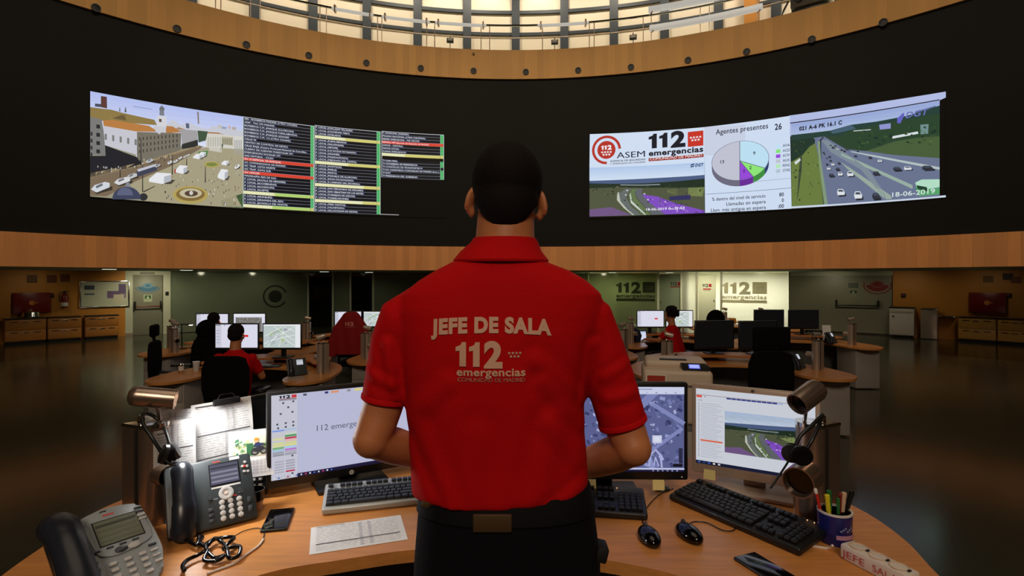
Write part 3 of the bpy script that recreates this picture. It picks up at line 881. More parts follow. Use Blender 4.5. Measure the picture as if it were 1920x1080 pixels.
def tube_light(x0, x1, z, lab, th=0.07, m='tube_glow'):
    t = thing('linear_light', lab, 'light', pol(rr - 0.02, phi_of((x0 + x1) / 2, rr), z), 0, 'white linear lights fixed to the gallery railing')
    iv = Matrix.Translation(-Vector(t.location))
    B().tube([iv @ q for q in arcpts(rr - 0.06, x0, x1, z, 10)], th, n=10).build('housing', M[m], t)
    for x in (x0 + 6, x1 - 6):
        q = iv @ pol(rr - 0.06, phi_of(x, rr), z)
        B().box(q, (0.05, 0.12, 0.22), bev=0.01).build('clamp', M['steel'], t)
tube_light(622, 700, 10.02, 'thin white linear light on the railing, leftmost of the short ones', 0.05)
tube_light(716, 806, 10.02, 'thin white linear light on the railing left of centre', 0.05)
tube_light(816, 912, 10.02, 'thin white linear light on the railing above the man, left', 0.05)
tube_light(1008, 1104, 10.02, 'thin white linear light on the railing above the man, right', 0.05)
tube_light(1216, 1440, 10.2, 'thick white linear light on the railing, upper of the pair at right', 0.1)
tube_light(1218, 1430, 9.62, 'thick white linear light on the railing, lower of the pair at right', 0.1)
for x, y, lab in ((844, 76, 'small dark floodlight on the gallery left of centre'), (1040, 79, 'small dark floodlight on the gallery right of centre'), (1187, 70, 'small dark floodlight on the gallery further right')):
    p = phi_of(x, rr + 0.15)
    t = thing('floodlight', lab, 'floodlight', pol(rr + 0.18, p, z_of(x, y, rr + 0.18)), -p, 'small floodlights along the gallery')
    B().box((0, 0, 0), (0.22, 0.09, 0.15), bev=0.015).build('housing', M['black_plastic'], t)
    B().box((0, -0.05, 0.015), (0.17, 0.012, 0.09), bev=0.004).build('glass', M['button_grey'], t)
    B().box((0, 0.0, 0.1), (0.03, 0.03, 0.08)).build('bracket', M['black_plastic'], t)
    B().cyl((0, 0.03, -0.06), (0, 0.03, 9.2 - t.location.z), 0.012, n=8).build('stem', M['black_plastic'], t)
p = phi_of(1513, rr)
t = thing('projector', 'grey projector on a bracket at the right of the gallery', 'projector', pol(rr + 0.75, p, 9.2), -p)
B().box((0, 0, 0.62), (0.95, 0.6, 0.42), bev=0.03).build('housing', M['pedestal_dark'], t)
B().box((0, 0, 0.3), (0.9, 0.55, 0.1), bev=0.01).build('tray', M['black_plastic'], t)
B().cyl((-0.25, -0.3, 0.62), (-0.25, -0.36, 0.62), 0.1).build('lens', M['black_gloss'], t)
for s in (-1, 1): B().box((s * 0.42, 0, 0.15), (0.06, 0.3, 0.32), bev=0.01).build('foot', M['steel'], t)
B().tube([(-0.55, -0.1, 0.72), (-0.75, -0.1, 0.35), (-0.55, -0.1, 0.06)], 0.03, n=8).build('brace', M['chrome'], t)
p = phi_of(1372 + 40, RG - 0.5)
struct(B().arc(RG - 0.55, RG - 0.1, phi_of(1398, RG), phi_of(1425, RG), 8.9, 14.2).build('trim_%d' % k_, M['wood_wall'])); k_ += 1
# ================================================================== VIDEO WALL
RV = RD - 0.004
def P(x, y):
    return (phi_of(x, RV) * RV, z_of(x, y, RV))
def pp(c, pts, col): c.poly([P(*p) for p in pts], col)
def crop1(pts): return [(150 + a / 4.0, 150 + b / 4.0) for a, b in pts]     # first enlargement of the photo
def q1(c, pts, col): pp(c, crop1(pts), col)
def jit(col, d): return tuple(max(0, min(255, v + random.uniform(-d, d))) for v in col)
def mixc(a, b, t): return tuple(x + (y - x) * t for x, y in zip(a, b))

left = thing('video_display', 'wide lit display on the left of the black wall with square and list', 'display', pol(RV, phi_of(500, RV), 3.9), 0)
right = thing('video_display', 'wide lit display on the right with logo, pie chart and motorway', 'display', pol(RV, phi_of(1440, RV), 3.88), 0)
def hall_fn(t, r=RV - 0.012):
    iv = Matrix.Translation(-Vector(t.location))
    g = on_hall(r)
    return lambda u, v, h: iv @ g(u, v, h)
def vpanel(t, x0, x1, z0, z1):
    iv = Matrix.Translation(-Vector(t.location))
    B().arc(RV - 0.01, RD - 0.001, phi_of(x0, RV), phi_of(x1, RV), z0, z1, R_(1)).xform(iv).build('panel', M['black_wall'], t, angle=20)
vpanel(left, 169, 834, 3.85, 6.5)
vpanel(right, 1104, 1773, 3.82, 6.5)

# ---- the square
c = Canvas(0.0012)
TL, TR, BR, BL = (80, 85), (1226, 275), (1222, 962), (78, 874)
def sky_row(t0, t1, col):
    a = lambda t: (80, 85 + 789 * t); b = lambda t: (1225, 275 + 687 * t)
    q1(c, [a(t0), b(t0), b(t1), a(t1)], col)
for k in range(8):
    sky_row(k * 0.05, (k + 1) * 0.05, mixc((178, 190, 236), (214, 220, 240), k / 7.0))
sky_row(0.4, 1.0, (150, 146, 124)); c.layer = 1
q1(c, [(80, 205), (240, 225), (330, 250), (560, 300), (580, 340), (80, 300)], (140, 120, 70))       # far roofs, left
q1(c, [(115, 232), (225, 248), (245, 292), (120, 280)], (206, 206, 206))
q1(c, [(390, 290), (530, 312), (570, 335), (400, 325)], (214, 214, 216))
q1(c, [(240, 232), (330, 255), (400, 275), (390, 312), (240, 288)], (104, 88, 56))
q1(c, [(160, 122), (204, 128), (206, 215), (160, 205)], (92, 58, 52)); q1(c, [(115, 178), (160, 182), (160, 205), (115, 200)], (70, 76, 92))
q1(c, [(650, 330), (700, 300), (760, 340), (820, 320), (880, 350), (960, 370), (1000, 345), (1060, 365), (1226, 380), (1226, 430), (640, 400)], (196, 198, 208))
for k in range(26):
    x = random.uniform(660, 1210); y = random.uniform(335, 390); w = random.uniform(12, 40)
    q1(c, [(x, y), (x + w, y + 4), (x + w, y + 26), (x, y + 22)], jit((170, 160, 160), 40))
q1(c, [(300, 205), (303, 205), (306, 238), (296, 236)], (90, 92, 90)); q1(c, [(342, 205), (346, 205), (352, 244), (336, 242)], (90, 92, 90))
q1(c, [(400, 195), (545, 218), (545, 224), (400, 203)], (150, 158, 200))
c.layer = 2
q1(c, [(80, 280), (165, 298), (180, 380), (195, 570), (80, 560)], (120, 120, 118))                   # building at the left edge
q1(c, [(175, 305), (240, 300), (520, 345), (590, 390), (430, 388), (180, 345)], (182, 124, 66))      # tiled roof
q1(c, [(178, 345), (430, 388), (430, 440), (430, 600), (420, 560), (190, 490)], (196, 196, 206))     # long white front
q1(c, [(430, 390), (600, 395), (760, 400), (758, 525), (600, 585), (470, 620), (430, 600)], (118, 112, 100))
q1(c, [(640, 345), (700, 350), (760, 392), (650, 400)], (180, 120, 66))
q1(c, [(190, 490), (430, 580), (470, 620), (450, 640), (80, 730), (80, 570), (195, 570)], (34, 34, 40))   # shade in front of the facade
q1(c, [(578, 268), (650, 275), (652, 352), (578, 345)], (208, 208, 214)); q1(c, [(560, 345), (655, 352), (640, 392), (600, 410), (545, 370)], (198, 198, 206))
q1(c, [(600, 225), (632, 228), (634, 270), (598, 266)], (120, 124, 130)); q1(c, [(597, 212), (616, 192), (636, 214), (634, 232), (598, 228)], (104, 112, 116))
q1(c, [(720, 365), (885, 382), (885, 450), (765, 485), (760, 400)], (160, 158, 160)); q1(c, [(765, 480), (885, 448), (888, 500), (765, 520)], (46, 48, 46))
q1(c, [(740, 355), (810, 378), (880, 384), (720, 366)], (170, 120, 76))
q1(c, [(885, 380), (962, 388), (945, 455), (890, 470)], (64, 84, 62))
q1(c, [(945, 400), (1085, 408), (1150, 420), (1150, 510), (1080, 548), (945, 525)], (206, 204, 196)); q1(c, [(965, 392), (1040, 396), (1085, 412), (950, 404)], (164, 112, 64))
q1(c, [(1060, 425), (1150, 432), (1150, 495), (1064, 480)], (176, 170, 146)); q1(c, [(1150, 420), (1226, 425), (1222, 612), (1150, 590)], (210, 208, 202))
q1(c, [(880, 240), (892, 240), (896, 330), (886, 330)], (130, 120, 110)); q1(c, [(795, 325), (820, 328), (822, 365), (798, 362)], (84, 94, 120))
c.layer = 3
for k in range(5):                                                                                    # windows
    x = 188 + k * 56
    q1(c, [(x, 404 + k * 10), (x + 16, 407 + k * 10), (x + 16, 452 + k * 10), (x, 448 + k * 10)], (120, 122, 120))
for k in range(4): q1(c, [(125, 335 + k * 62), (152, 338 + k * 62), (154, 366 + k * 62), (126, 364 + k * 62)], (40, 42, 46)); q1(c, [(82, 390 + k * 52), (96, 392 + k * 52), (97, 420 + k * 52), (83, 418 + k * 52)], (46, 46, 50))
for k in range(11):
    for j in range(3):
        x = 445 + k * 28; y = 430 + j * 48 - k * 2.2 + (j * -k * 1.2)
        q1(c, [(x, y), (x + 9, y), (x + 9, y + 24), (x, y + 24)], (66, 64, 60))
for k in range(6):
    q1(c, [(960 + k * 18, 430), (968 + k * 18, 431), (968 + k * 18, 500), (960 + k * 18, 498)], (176, 172, 160))
for k in range(5): q1(c, [(1072 + k * 15, 440), (1078 + k * 15, 440), (1078 + k * 15, 488), (1072 + k * 15, 486)], (110, 110, 90)); q1(c, [(1160 + k * 12, 450 + k), (1166 + k * 12, 450), (1166 + k * 12, 560), (1160 + k * 12, 556)], (160, 160, 158))
q1(c, [(595, 292), (614, 294), (614, 318), (595, 316)], (90, 78, 70))
c.layer = 2
q1(c, [(80, 730), (450, 640), (640, 580), (900, 495), (930, 500), (700, 640), (420, 760), (200, 874), (78, 868)], (120, 104, 84))   # road
q1(c, [(80, 700), (450, 620), (700, 545), (900, 490), (905, 500), (640, 585), (450, 645), (80, 740)], (150, 134, 104))
q1(c, [(700, 640), (930, 505), (1226, 520), (1222, 960), (240, 885), (420, 760)], (164, 156, 128))                                   # paving
q1(c, [(980, 930), (1226, 850), (1222, 962), (1000, 945)], (66, 92, 56)); q1(c, [(1055, 480), (1095, 485), (1100, 550), (1052, 545)], (60, 76, 48))
q1(c, [(880, 540), (965, 532), (960, 570), (905, 570)], (70, 130, 70))
c.layer = 3
def ell1(x, y, rx, ry, col, n=22): q1(c, [(x + rx * math.cos(2 * PI * k / n), y + ry * math.sin(2 * PI * k / n)) for k in range(n)], col)
ell1(830, 862, 132, 66, (176, 158, 90)); ell1(990, 635, 56, 22, (170, 160, 80)); c.layer = 4
ell1(830, 858, 108, 50, (128, 104, 58)); ell1(990, 634, 42, 14, (120, 130, 70)); c.layer = 5
ell1(832, 850, 84, 36, (190, 182, 150)); c.layer = 6; ell1(836, 852, 50, 22, (84, 66, 54)); c.layer = 7; ell1(836, 848, 14, 16, (204, 200, 190))
c.layer = 3
def dome(x, y, w, h, col):
    q1(c, [(x - w, y + h)] + [(x - w * math.cos(k * PI / 12), y + h - h * math.sin(k * PI / 12)) for k in range(1, 12)] + [(x + w, y + h)], col)
dome(352, 800, 108, 96, (62, 68, 92)); c.layer = 4; dome(340, 806, 60, 60, (92, 98, 124)); q1(c, [(350, 770), (372, 770), (384, 800), (340, 800)], (130, 132, 140)); c.layer = 3
ell1(478, 878, 32, 28, (48, 48, 50))
def car(x, y, w, h, col, sh=True):
    if sh: q1(c, [(x + w * 0.1, y + h * 0.75), (x + w * 1.15, y + h * 0.4), (x + w * 1.15, y + h * 0.75), (x + w * 0.3, y + h * 1.15)], (60, 54, 46))
    c.layer += 1
    q1(c, [(x, y + h * 0.7), (x + w * 0.2, y + h * 0.3), (x + w * 0.75, y), (x + w, y + h * 0.1), (x + w, y + h * 0.5), (x + w * 0.3, y + h)], col)
    c.layer += 1
    q1(c, [(x + w * 0.25, y + h * 0.4), (x + w * 0.6, y + h * 0.12), (x + w * 0.64, y + h * 0.34), (x + w * 0.3, y + h * 0.62)], mixc(col, (40, 44, 52), 0.6))
    c.layer -= 2
car(85, 765, 140, 80, (206, 210, 218)); car(258, 728, 120, 62, (212, 212, 216)); car(350, 700, 80, 46, (190, 192, 196))
car(656, 605, 36, 30, (216, 216, 218)); car(700, 596, 36, 28, (206, 206, 206)); car(738, 575, 30, 24, (214, 214, 216)); car(775, 566, 26, 20, (200, 200, 204)); car(800, 556, 26, 18, (214, 214, 216)); car(1160, 632, 38, 38, (222, 222, 224)); car(500, 590, 50, 36, (180, 184, 190)); car(560, 630, 44, 28, (170, 170, 176))
q1(c, [(428, 680), (575, 635), (580, 660), (580, 680), (440, 725), (428, 712)], (62, 66, 84)); c.layer += 1; q1(c, [(430, 672), (570, 630), (580, 644), (440, 690)], (190, 192, 204)); c.layer -= 1
def vanbox(x, y, w, h):
    q1(c, [(x + w * 0.8, y + h * 0.6), (x + w * 1.2, y + h * 0.65), (x + w * 1.0, y + h), (x + w * 0.7, y + h)], (70, 64, 56)); c.layer += 1
    q1(c, [(x, y + h * 0.55), (x + w * 0.35, y), (x + w, y + h * 0.08), (x + w, y + h * 0.75), (x + w * 0.6, y + h), (x, y + h * 0.8)], (226, 228, 232)); c.layer += 1
    q1(c, [(x + w * 0.68, y + h * 0.35), (x + w, y + h * 0.2), (x + w, y + h * 0.75), (x + w * 0.68, y + h * 0.95)], (176, 180, 188)); c.layer -= 2
vanbox(520, 695, 165, 86); vanbox(720, 640, 86, 66); vanbox(1035, 668, 76, 84); vanbox(850, 555, 70, 40); vanbox(890, 540, 56, 40); vanbox(1062, 606, 56, 36)
q1(c, [(710, 672), (722, 668), (724, 698), (712, 700)], (170, 40, 50))
for x, y0, y1 in ((470, 610, 840), (692, 560, 710), (940, 640, 770), (302, 660, 730), (458, 440, 640), (800, 590, 640)):
    q1(c, [(x, y0), (x + 4, y0), (x + 6, y1), (x - 2, y1)], (40, 42, 44))
q1(c, [(470, 838), (560, 796), (566, 800), (480, 845)], (80, 74, 64))
for k in range(130):                                                                                   # people
    x = random.uniform(600, 1200); y = random.uniform(560, 930)
    s = 0.35 + (y - 560) / 500
    if y < 560 + (1000 - x) * 0.45 or y + 19 * s > 872 + (x - 78) * 0.077: continue
    q1(c, [(x, y), (x + 5 * s, y), (x + 5 * s, y + 17 * s), (x, y + 17 * s)], random.choice([(36, 34, 40), (220, 220, 220), (90, 40, 44), (50, 60, 90), (30, 30, 30), (190, 186, 180)]))
for k in range(34):
    x = random.uniform(120, 700); y = 660 - (x - 120) * 0.17 + random.uniform(-14, 40)
    q1(c, [(x, y), (x + 5, y), (x + 5, y + 14), (x, y + 14)], random.choice([(40, 38, 42), (200, 200, 200), (60, 50, 46)]))
c.cut(0.3)
c.build('square_feed', hall_fn(left), M['screen'], left)

# ---- agency list
c = Canvas(0.0012)
NAVY = (16, 24, 54)
def cell_rows(x0, x1, ytl, ybl, ytr, ybr, rows, n, xs):
    """rows between two slanting edges given in photo rows; each is (text, kind)"""
    s0, s1 = P(x0, 300)[0], P(x1, 300)[0]
    z1 = (P(x0, ytl)[1] + P(x1, ytr)[1]) / 2; z0 = (P(x0, ybl)[1] + P(x1, ybr)[1]) / 2
    ssq = P(xs, 300)[0]
    dh = (z1 - z0) / n
    c.layer = 0
    c.rect(s0, z0, s1, z1, (10, 13, 24))
    for i, (txt, kind) in enumerate(rows):
        zt = z1 - i * dh; zb = zt - dh
        c.layer = 1
        if kind == 'gap': c.rect(s0, zb, s1, zt, (0, 0, 0)); continue
        tw = (text_geo(txt, 0.02, 2)[0] and max(p[0] for p in text_geo(txt, 0.02, 2)[0])) * dh * 0.52 / 0.70 + 0.08
        bg = {'n': (8, 10, 18), 'r': (214, 66, 50), 'y': (206, 200, 116), 'g': (176, 206, 112)}[kind]
        c.rect(s0, zb, s1, zt, bg)
        c.layer = 2
        if kind == 'n': c.rect(s0, zb + 0.004, min(s0 + tw, ssq), zt - 0.004, NAVY)
        if kind in 'yg': c.rect(s0, zb + 0.004, min(s0 + tw, ssq), zt - 0.004, (222, 222, 170))
        c.rect(s0, zb - 0.003, s1, zb + 0.003, (150, 156, 172) if kind == 'n' else (120, 110, 80))
        c.layer = 3
        c.text(txt, s0 + 0.03, zb + dh * 0.28, dh * 0.46, (240, 243, 250) if kind in 'nr' else (240, 240, 220), bold=0.008, res=2,
               width=min(tw - 0.08, ssq - s0 - 0.05))
        c.rect(ssq, zb + 0.003, s1, zt - 0.003, {'n': (70, 176, 96), 'r': (214, 66, 50), 'y': (206, 200, 116), 'g': (206, 200, 116)}[kind] if txt != 'TI CONSORCIO DE TRANSPORTES M' else (10, 12, 20))
        c.layer = 4
        c.rect(ssq - 0.006, zb, ssq + 0.004, zt, (150, 220, 170) if kind == 'n' else (150, 130, 90))
    c.layer = 4
    for a in (s0, s1): c.rect(a - 0.008, z0, a + 0.008, z1, (190, 205, 200))
    c.rect(s0, z1 - 0.008, s1, z1 + 0.006, (200, 205, 215))
L1 = [('080 - BOMBEROS MADRID (CTRO COORD)', 'n'), ('ADIF - TAS CPS MADRID', 'n'), ('BOMBEROS C.M. (PARQUE ALCORCON)', 'n'), ('BOMBEROS C.M. (PARQUE FUENLABRADA)', 'n'),
      ('BOMBEROS C.M. (PARQUE LEGANES', 'n'), ('BOMBEROS C.M. 112 (CTRO COORD)', 'n'), ('CALLE 30', 'n'), ('CENTRO DE CONTROL DE METRO', 'n'),
      ('CRUZ ROJA (Centro Provincial-Nacional de Coordina..', 'n'), ('CUERPO DE AGENTES FORESTALES CM', 'n'), ('EMERGENCIAS SOCIALES CM', 'n'), ('GAS NATURAL - CCAU', 'n'),
      ('GC (U.ESPECIAL DE BARAJAS)', 'r'), ('GC COMANDANCIA DE MADRID', 'n'), ('GC TRAF. COTA NORTE', 'n'), ('GC TRAF. COTA SUR', 'n'), ('GC UPROSE', 'r'), ('MADRILEÑA RED DE GAS', 'n'),
      ('P. LOCAL (ALCALA DE HENARES)', 'n'), ('P. LOCAL (ALCOBENDAS)', 'n'), ('P. LOCAL (ALCORCON)', 'n'), ('P. LOCAL (ALGETE)', 'n'), ('P. LOCAL (ALPEDRETE)', 'g'), ('P. LOCAL (ARANJUEZ)', 'n'),
      ('P. LOCAL (ARGANDA DEL REY)', 'n'), ('P. LOCAL (BOADILLA DEL MONTE)', 'n'), ('P. LOCAL (BRUNETE)', 'g')]
L2 = [('P. LOCAL (COLLADO VILLALBA)', 'n'), ('P. LOCAL (COLMENAR VIEJO)', 'n'), ('P. LOCAL (COSLADA)', 'n'), ('P. LOCAL (EL ESCORIAL)', 'y'), ('P. LOCAL (FUENLABRADA)', 'n'), ('P. LOCAL (GALAPAGAR)', 'n'),
      ('P. LOCAL (GETAFE)', 'n'), ('P. LOCAL (LAS ROZAS DE MADRID)', 'n'), ('P. LOCAL (LEGANES)', 'n'), ('P. LOCAL (MAJADAHONDA)', 'n'), ('P. LOCAL (MEJORADA DEL CAMPO)', 'n'), ('P. LOCAL (MORALZARZAL)', 'y'),
      ('P. LOCAL (MOSTOLES)', 'n'), ('P. LOCAL (PARLA)', 'n'), ('P. LOCAL (PINTO)', 'n'), ('P. LOCAL (POZUELO DE ALARCON)', 'n'), ('P. LOCAL (RIVAS-VACIAMADRID)', 'n'), ('P. LOCAL (S LORENZO DEL ESCORIAL)', 'n'),
      ('P. LOCAL (S. MARTIN DE VALDEIGLESIAS)', 'y'), ('P. LOCAL (SAN FERNANDO DE HENARES)', 'n'), ('P. LOCAL (SAN SEBASTIAN DE LOS REYES)', 'n'), ('P. LOCAL (TORREJON DE ARDOZ)', 'n'), ('P. LOCAL (TORRELODONES)', 'n'),
      ('P. LOCAL (TORREJON DE LA CALZADA)', 'y'), ('P. LOCAL (TRES CANTOS)', 'n'), ('P. LOCAL (VALDEMORO)', 'n'), ('P. LOCAL (VILLAVICIOSA DE ODON)', 'n')]
L3 = [('P. MUNICIPAL (MADRID)', 'n'), ('POLICIA NACIONAL (CTRO CONTROL)', 'n'), ('RENFE OPERADORA - T42 CECON', 'n'), ('REPSOL-YPF (Servicio de Atención de Averías)', 'r'), ('SAMUR - CENTRAL', 'n'), ('SAMUR SOCIAL', 'n'),
      ('SUMMA EMERGENCIA', 'n'), ('SUMMA URGENCIA', 'y'), ('', 'gap'), ('TI CASA REAL', 'n'), ('TI CONSEJERIA DE PRESIDENCIA', 'n'), ('TI CONSORCIO DE TRANSPORTES M', 'n'),
      ('TI DG CARRETERAS COMUNIDAD DE MADRID (Inun e..', 'n'), ('TI DGT', 'n'), ('TI PRESIDENCIA DEL GOBIERNO', 'n')]
cell_rows(456.5, 588.5, 220, 388, 236, 397, L1, 27, 583)
cell_rows(590.5, 713, 236, 397, 246.5, 402, L2, 27, 707)
cell_rows(716, 832, 247, 332, 252.5, 337.5, L3, 15, 826)
c.layer = 1
a = P(713, 402); b2 = P(748, 403); c.rect(a[0], a[1] - 0.01, b2[0], a[1] + 0.015, (150, 150, 150))
c.cut(0.3)
c.build('agency_list', hall_fn(left), M['screen'], left)

# ---- logo tile and traffic camera
def crop3(pts): return [(1080 + a / 4.571, 220 + b / 4.571) for a, b in pts]
c = Canvas(0.0012)
def q3(pts, col): pp(c, crop3(pts), col)
def p3(a, b): return P(*crop3([(a, b)])[0])
q3([(118, 145), (1098, 85), (1100, 386), (115, 432)], (206, 220, 240))
RED = (178, 46, 34)
c.layer = 1
o3 = p3(260, 280); rad = p3(260, 160)[1] - o3[1]
c.ring(o3, rad * 0.84, rad * 1.02, RED, a0=R_(2), a1=R_(272), n=48)
c.ellipse(o3, rad * 0.64, rad * 0.64, RED); c.layer = 2
c.num112(o3[0] - rad * 0.37, o3[1] + rad * 0.02, rad * 0.30, (240, 240, 244), rad * 0.74)
for k in range(4): c.star((o3[0] + (k - 1.5) * rad * 0.2, o3[1] - rad * 0.16), rad * 0.1, (240, 240, 244))
for k in range(3): c.star((o3[0] + (k - 1) * rad * 0.2, o3[1] - rad * 0.34), rad * 0.1, (240, 240, 244))
c.layer = 1
DK = (24, 30, 48)
u0 = p3(348, 352); u1 = p3(590, 340); c.text('ASEM', u0[0], u0[1], 0.185, DK, width=u1[0] - u0[0], bold=0.012)
u0 = p3(292, 384); u1 = p3(595, 372); c.text('AGENCIA DE SEGURIDAD', u0[0], u0[1], 0.052, DK, width=u1[0] - u0[0], bold=0.02)
u0 = p3(292, 407); c.text('Y EMERGENCIAS MADRID', u0[0], u0[1], 0.052, DK, width=u1[0] - u0[0], bold=0.02)
u0 = p3(622, 270); u1 = p3(937, 258); hh = p3(780, 142)[1] - p3(780, 268)[1]
c.num112(u0[0], u0[1], hh, (16, 20, 34), u1[0] - u0[0])
u0 = p3(957, 255); u1 = p3(1090, 246); c.rect(u0[0], u0[1], u1[0], u0[1] + hh * 1.0, (196, 48, 34)); c.layer = 2
c.stars7(((u0[0] + u1[0]) / 2, u0[1] + hh * 0.52), (u1[0] - u0[0]) * 0.8, (236, 236, 244)); c.layer = 1
u0 = p3(622, 332); u1 = p3(1090, 306); c.text('emergencias', u0[0], u0[1], 0.165, (16, 20, 34), width=u1[0] - u0[0], bold=0.035)
u0 = p3(622, 378); u1 = p3(1092, 350); zz = p3(622, 350)[1]; c.rect(u0[0], u0[1], u1[0], zz, (150, 40, 32)); c.layer = 2
c.text('COMUNIDAD DE MADRID', u0[0] + 0.04, u0[1] + 0.028, 0.075, (236, 226, 226), width=u1[0] - u0[0] - 0.08, bold=0.03)
def traffic(Q, T, lay=1):
    """the bypass seen by a road camera; Q(list, colour) draws in the enlargement's pixels"""
    c.layer = lay
    for k in range(6):
        y0 = 430 + k * 20
        Q([(115, y0), (1100, y0 - 46), (1100, y0 - 26), (115, y0 + 20)], mixc((176, 200, 232), (206, 220, 240), k / 5.0))
    c.layer = lay + 1
    Q([(115, 545), (700, 520), (960, 505), (1100, 494), (1100, 600), (115, 620)], (74, 92, 130)); c.layer = lay + 2
    Q([(115, 566), (300, 570), (600, 566), (900, 545), (1100, 525), (1100, 640), (115, 640)], (30, 46, 34)); c.layer = lay + 3
    Q([(115, 610), (340, 600), (420, 600), (600, 605), (1100, 600), (1102, 820), (115, 852)], (78, 84, 62))
    Q([(720, 630), (900, 605), (1100, 600), (1100, 680), (900, 670)], (128, 142, 84)); Q([(720, 600), (800, 590), (760, 650), (690, 640)], (40, 56, 36)); c.layer = lay + 4
    Q([(115, 790), (300, 770), (420, 815), (470, 838), (115, 852)], (110, 84, 130))
    Q([(560, 660), (700, 680), (860, 740), (1100, 800), (1102, 820), (760, 832), (640, 740)], (126, 76, 190)); Q([(700, 740), (800, 750), (1000, 810), (900, 828)], (190, 160, 224))
    Q([(430, 610), (480, 612), (450, 640), (430, 690), (470, 760), (560, 838), (470, 840), (400, 760), (360, 700), (370, 650)], (98, 106, 104))
    Q([(480, 615), (520, 612), (500, 650), (520, 700), (640, 835), (570, 838), (460, 730), (450, 660)], (96, 116, 76)); Q([(520, 610), (570, 612), (560, 650), (640, 740), (760, 832), (650, 836), (530, 700), (505, 650)], (94, 98, 104))
    c.layer = lay + 5
    Q([(352, 650), (366, 640), (380, 720), (440, 790), (500, 838), (486, 838), (410, 780), (350, 710)], (186, 190, 176))
    Q([(460, 660), (466, 650), (480, 720), (600, 834), (590, 836), (470, 735)], (200, 206, 206))
    Q([(800, 680), (980, 664), (980, 706), (800, 712)], (46, 46, 92))
    for k in range(22):
        x = random.uniform(560, 1080); y = 670 + (x - 560) * 0.24 + random.uniform(-20, 46)
        if y > 812: continue
        Q([(x, y), (x + 18, y + 2), (x + 18, y + 9), (x, y + 8)], random.choice([(214, 190, 240), (90, 50, 150), (150, 110, 210), (60, 40, 100)]))
    for k in range(40):
        x = random.uniform(120, 1090); y = random.uniform(572, 660); s = random.uniform(6, 22)
        if 350 < x < 700 and y > 600: continue
        Q([(x, y), (x + s, y - 2), (x + s * 1.4, y + 8), (x, y + 9)], random.choice([(34, 50, 36), (60, 76, 50), (92, 96, 66), (24, 38, 28)]))
    for x, y in ((432, 622), (420, 660), (410, 706), (470, 700), (520, 745), (540, 790), (590, 800), (580, 650), (610, 700)):
        Q([(x, y), (x + 14, y + 3), (x + 12, y + 12), (x - 2, y + 9)], random.choice([(40, 44, 50), (210, 214, 218)]))
    Q([(380, 576), (560, 578), (720, 572), (720, 580), (560, 586), (380, 584)], (140, 150, 160))
    T()
def dgt():
    u = p3(1020, 424); c.text('DGT', u[0], u[1], 0.085, (30, 44, 104), width=0.22, bold=0.04, shear=0.2)
    q3([(984, 404), (1014, 396), (1014, 406), (978, 416)], (30, 44, 104)); q3([(984, 420), (1014, 412), (1008, 424), (978, 432)], (30, 44, 104))
    u = p3(600, 800); c.text('18-06-2019 00:31:53', u[0], u[1], 0.07, (226, 226, 236), width=p3(930, 790)[0] - u[0], bold=0.03)
    q3([(716, 690), (724, 690), (728, 752), (718, 752)], (90, 80, 110))
traffic(q3, dgt, 0)
c.cut(0.3)
c.build('logo_and_traffic', hall_fn(right), M['screen'], right)

# ---- pie chart
c = Canvas(0.0012)
q3([(1098, 85), (1830, -11), (1846, 783), (1105, 820)], (204, 218, 240))
c.layer = 1
q3([(1098, 85), (1450, 62), (1450, 310), (1100, 328)], (198, 206, 226))
o = p3(1402, 375); ru = (p3(1648, 350)[0] - p3(1160, 410)[0]) / 2; rv = (p3(1402, 206)[1] - p3(1402, 540)[1]) / 2
zc = p3(1402, 373)[1]; dep = 0.17
def side(a0, a1, col):
    n = 16
    top = [(o[0] + ru * math.cos(a0 + (a1 - a0) * k / n), zc + rv * math.sin(a0 + (a1 - a0) * k / n)) for k in range(n + 1)]
    c.poly(top + [(p[0], p[1] - dep) for p in reversed(top)], col)
c.layer = 2
side(PI, PI * 1.5, (106, 104, 124)); side(PI * 1.5, R_(298), (104, 40, 150)); side(R_(298), R_(330), (60, 140, 60)); side(R_(330), R_(360), (40, 60, 110))
c.layer = 3
c.ellipse((o[0], zc), ru, rv, (190, 192, 208), a0=PI / 2, a1=PI * 1.5)
c.ellipse((o[0], zc), ru, rv, (148, 72, 214), a0=PI * 1.5, a1=R_(298)); c.ellipse((o[0], zc), ru, rv, (140, 228, 118), a0=R_(298), a1=R_(330)); c.ellipse((o[0], zc), ru, rv, (186, 222, 240), a0=R_(330), a1=R_(450))
c.layer = 4
c.ring((o[0], zc), ru * 0.992, ru * 1.008, (84, 92, 116), asp=rv / ru, n=60)
for a in (90, 270, 298, 330):
    d = Vector((ru * math.cos(R_(a)), rv * math.sin(R_(a)))); n = Vector((-d.y, d.x)).normalized() * 0.008
    c.poly([(o[0] + n.x, zc + n.y), (o[0] + d.x + n.x, zc + d.y + n.y), (o[0] + d.x - n.x, zc + d.y - n.y), (o[0] - n.x, zc - n.y)], (84, 92, 116))
INK = (26, 34, 56)
for t_, a, b_, hcol in (('13', 1236, 396, INK), ('9', 1516, 322, INK), ('2', 1484, 446, (30, 60, 30)), ('2', 1428, 474, (60, 24, 100))):
    u = p3(a, b_); c.text(t_, u[0], u[1], 0.09, hcol, bold=0.02)
u = p3(1196, 150); v = p3(1645, 112); c.text('Agentes presentes', u[0], u[1], 0.15, INK, width=v[0] - u[0], bold=0.01)
u = p3(1702, 110); v = p3(1762, 100); c.text('26', u[0], u[1], 0.165, INK, width=v[0] - u[0], bold=0.025)
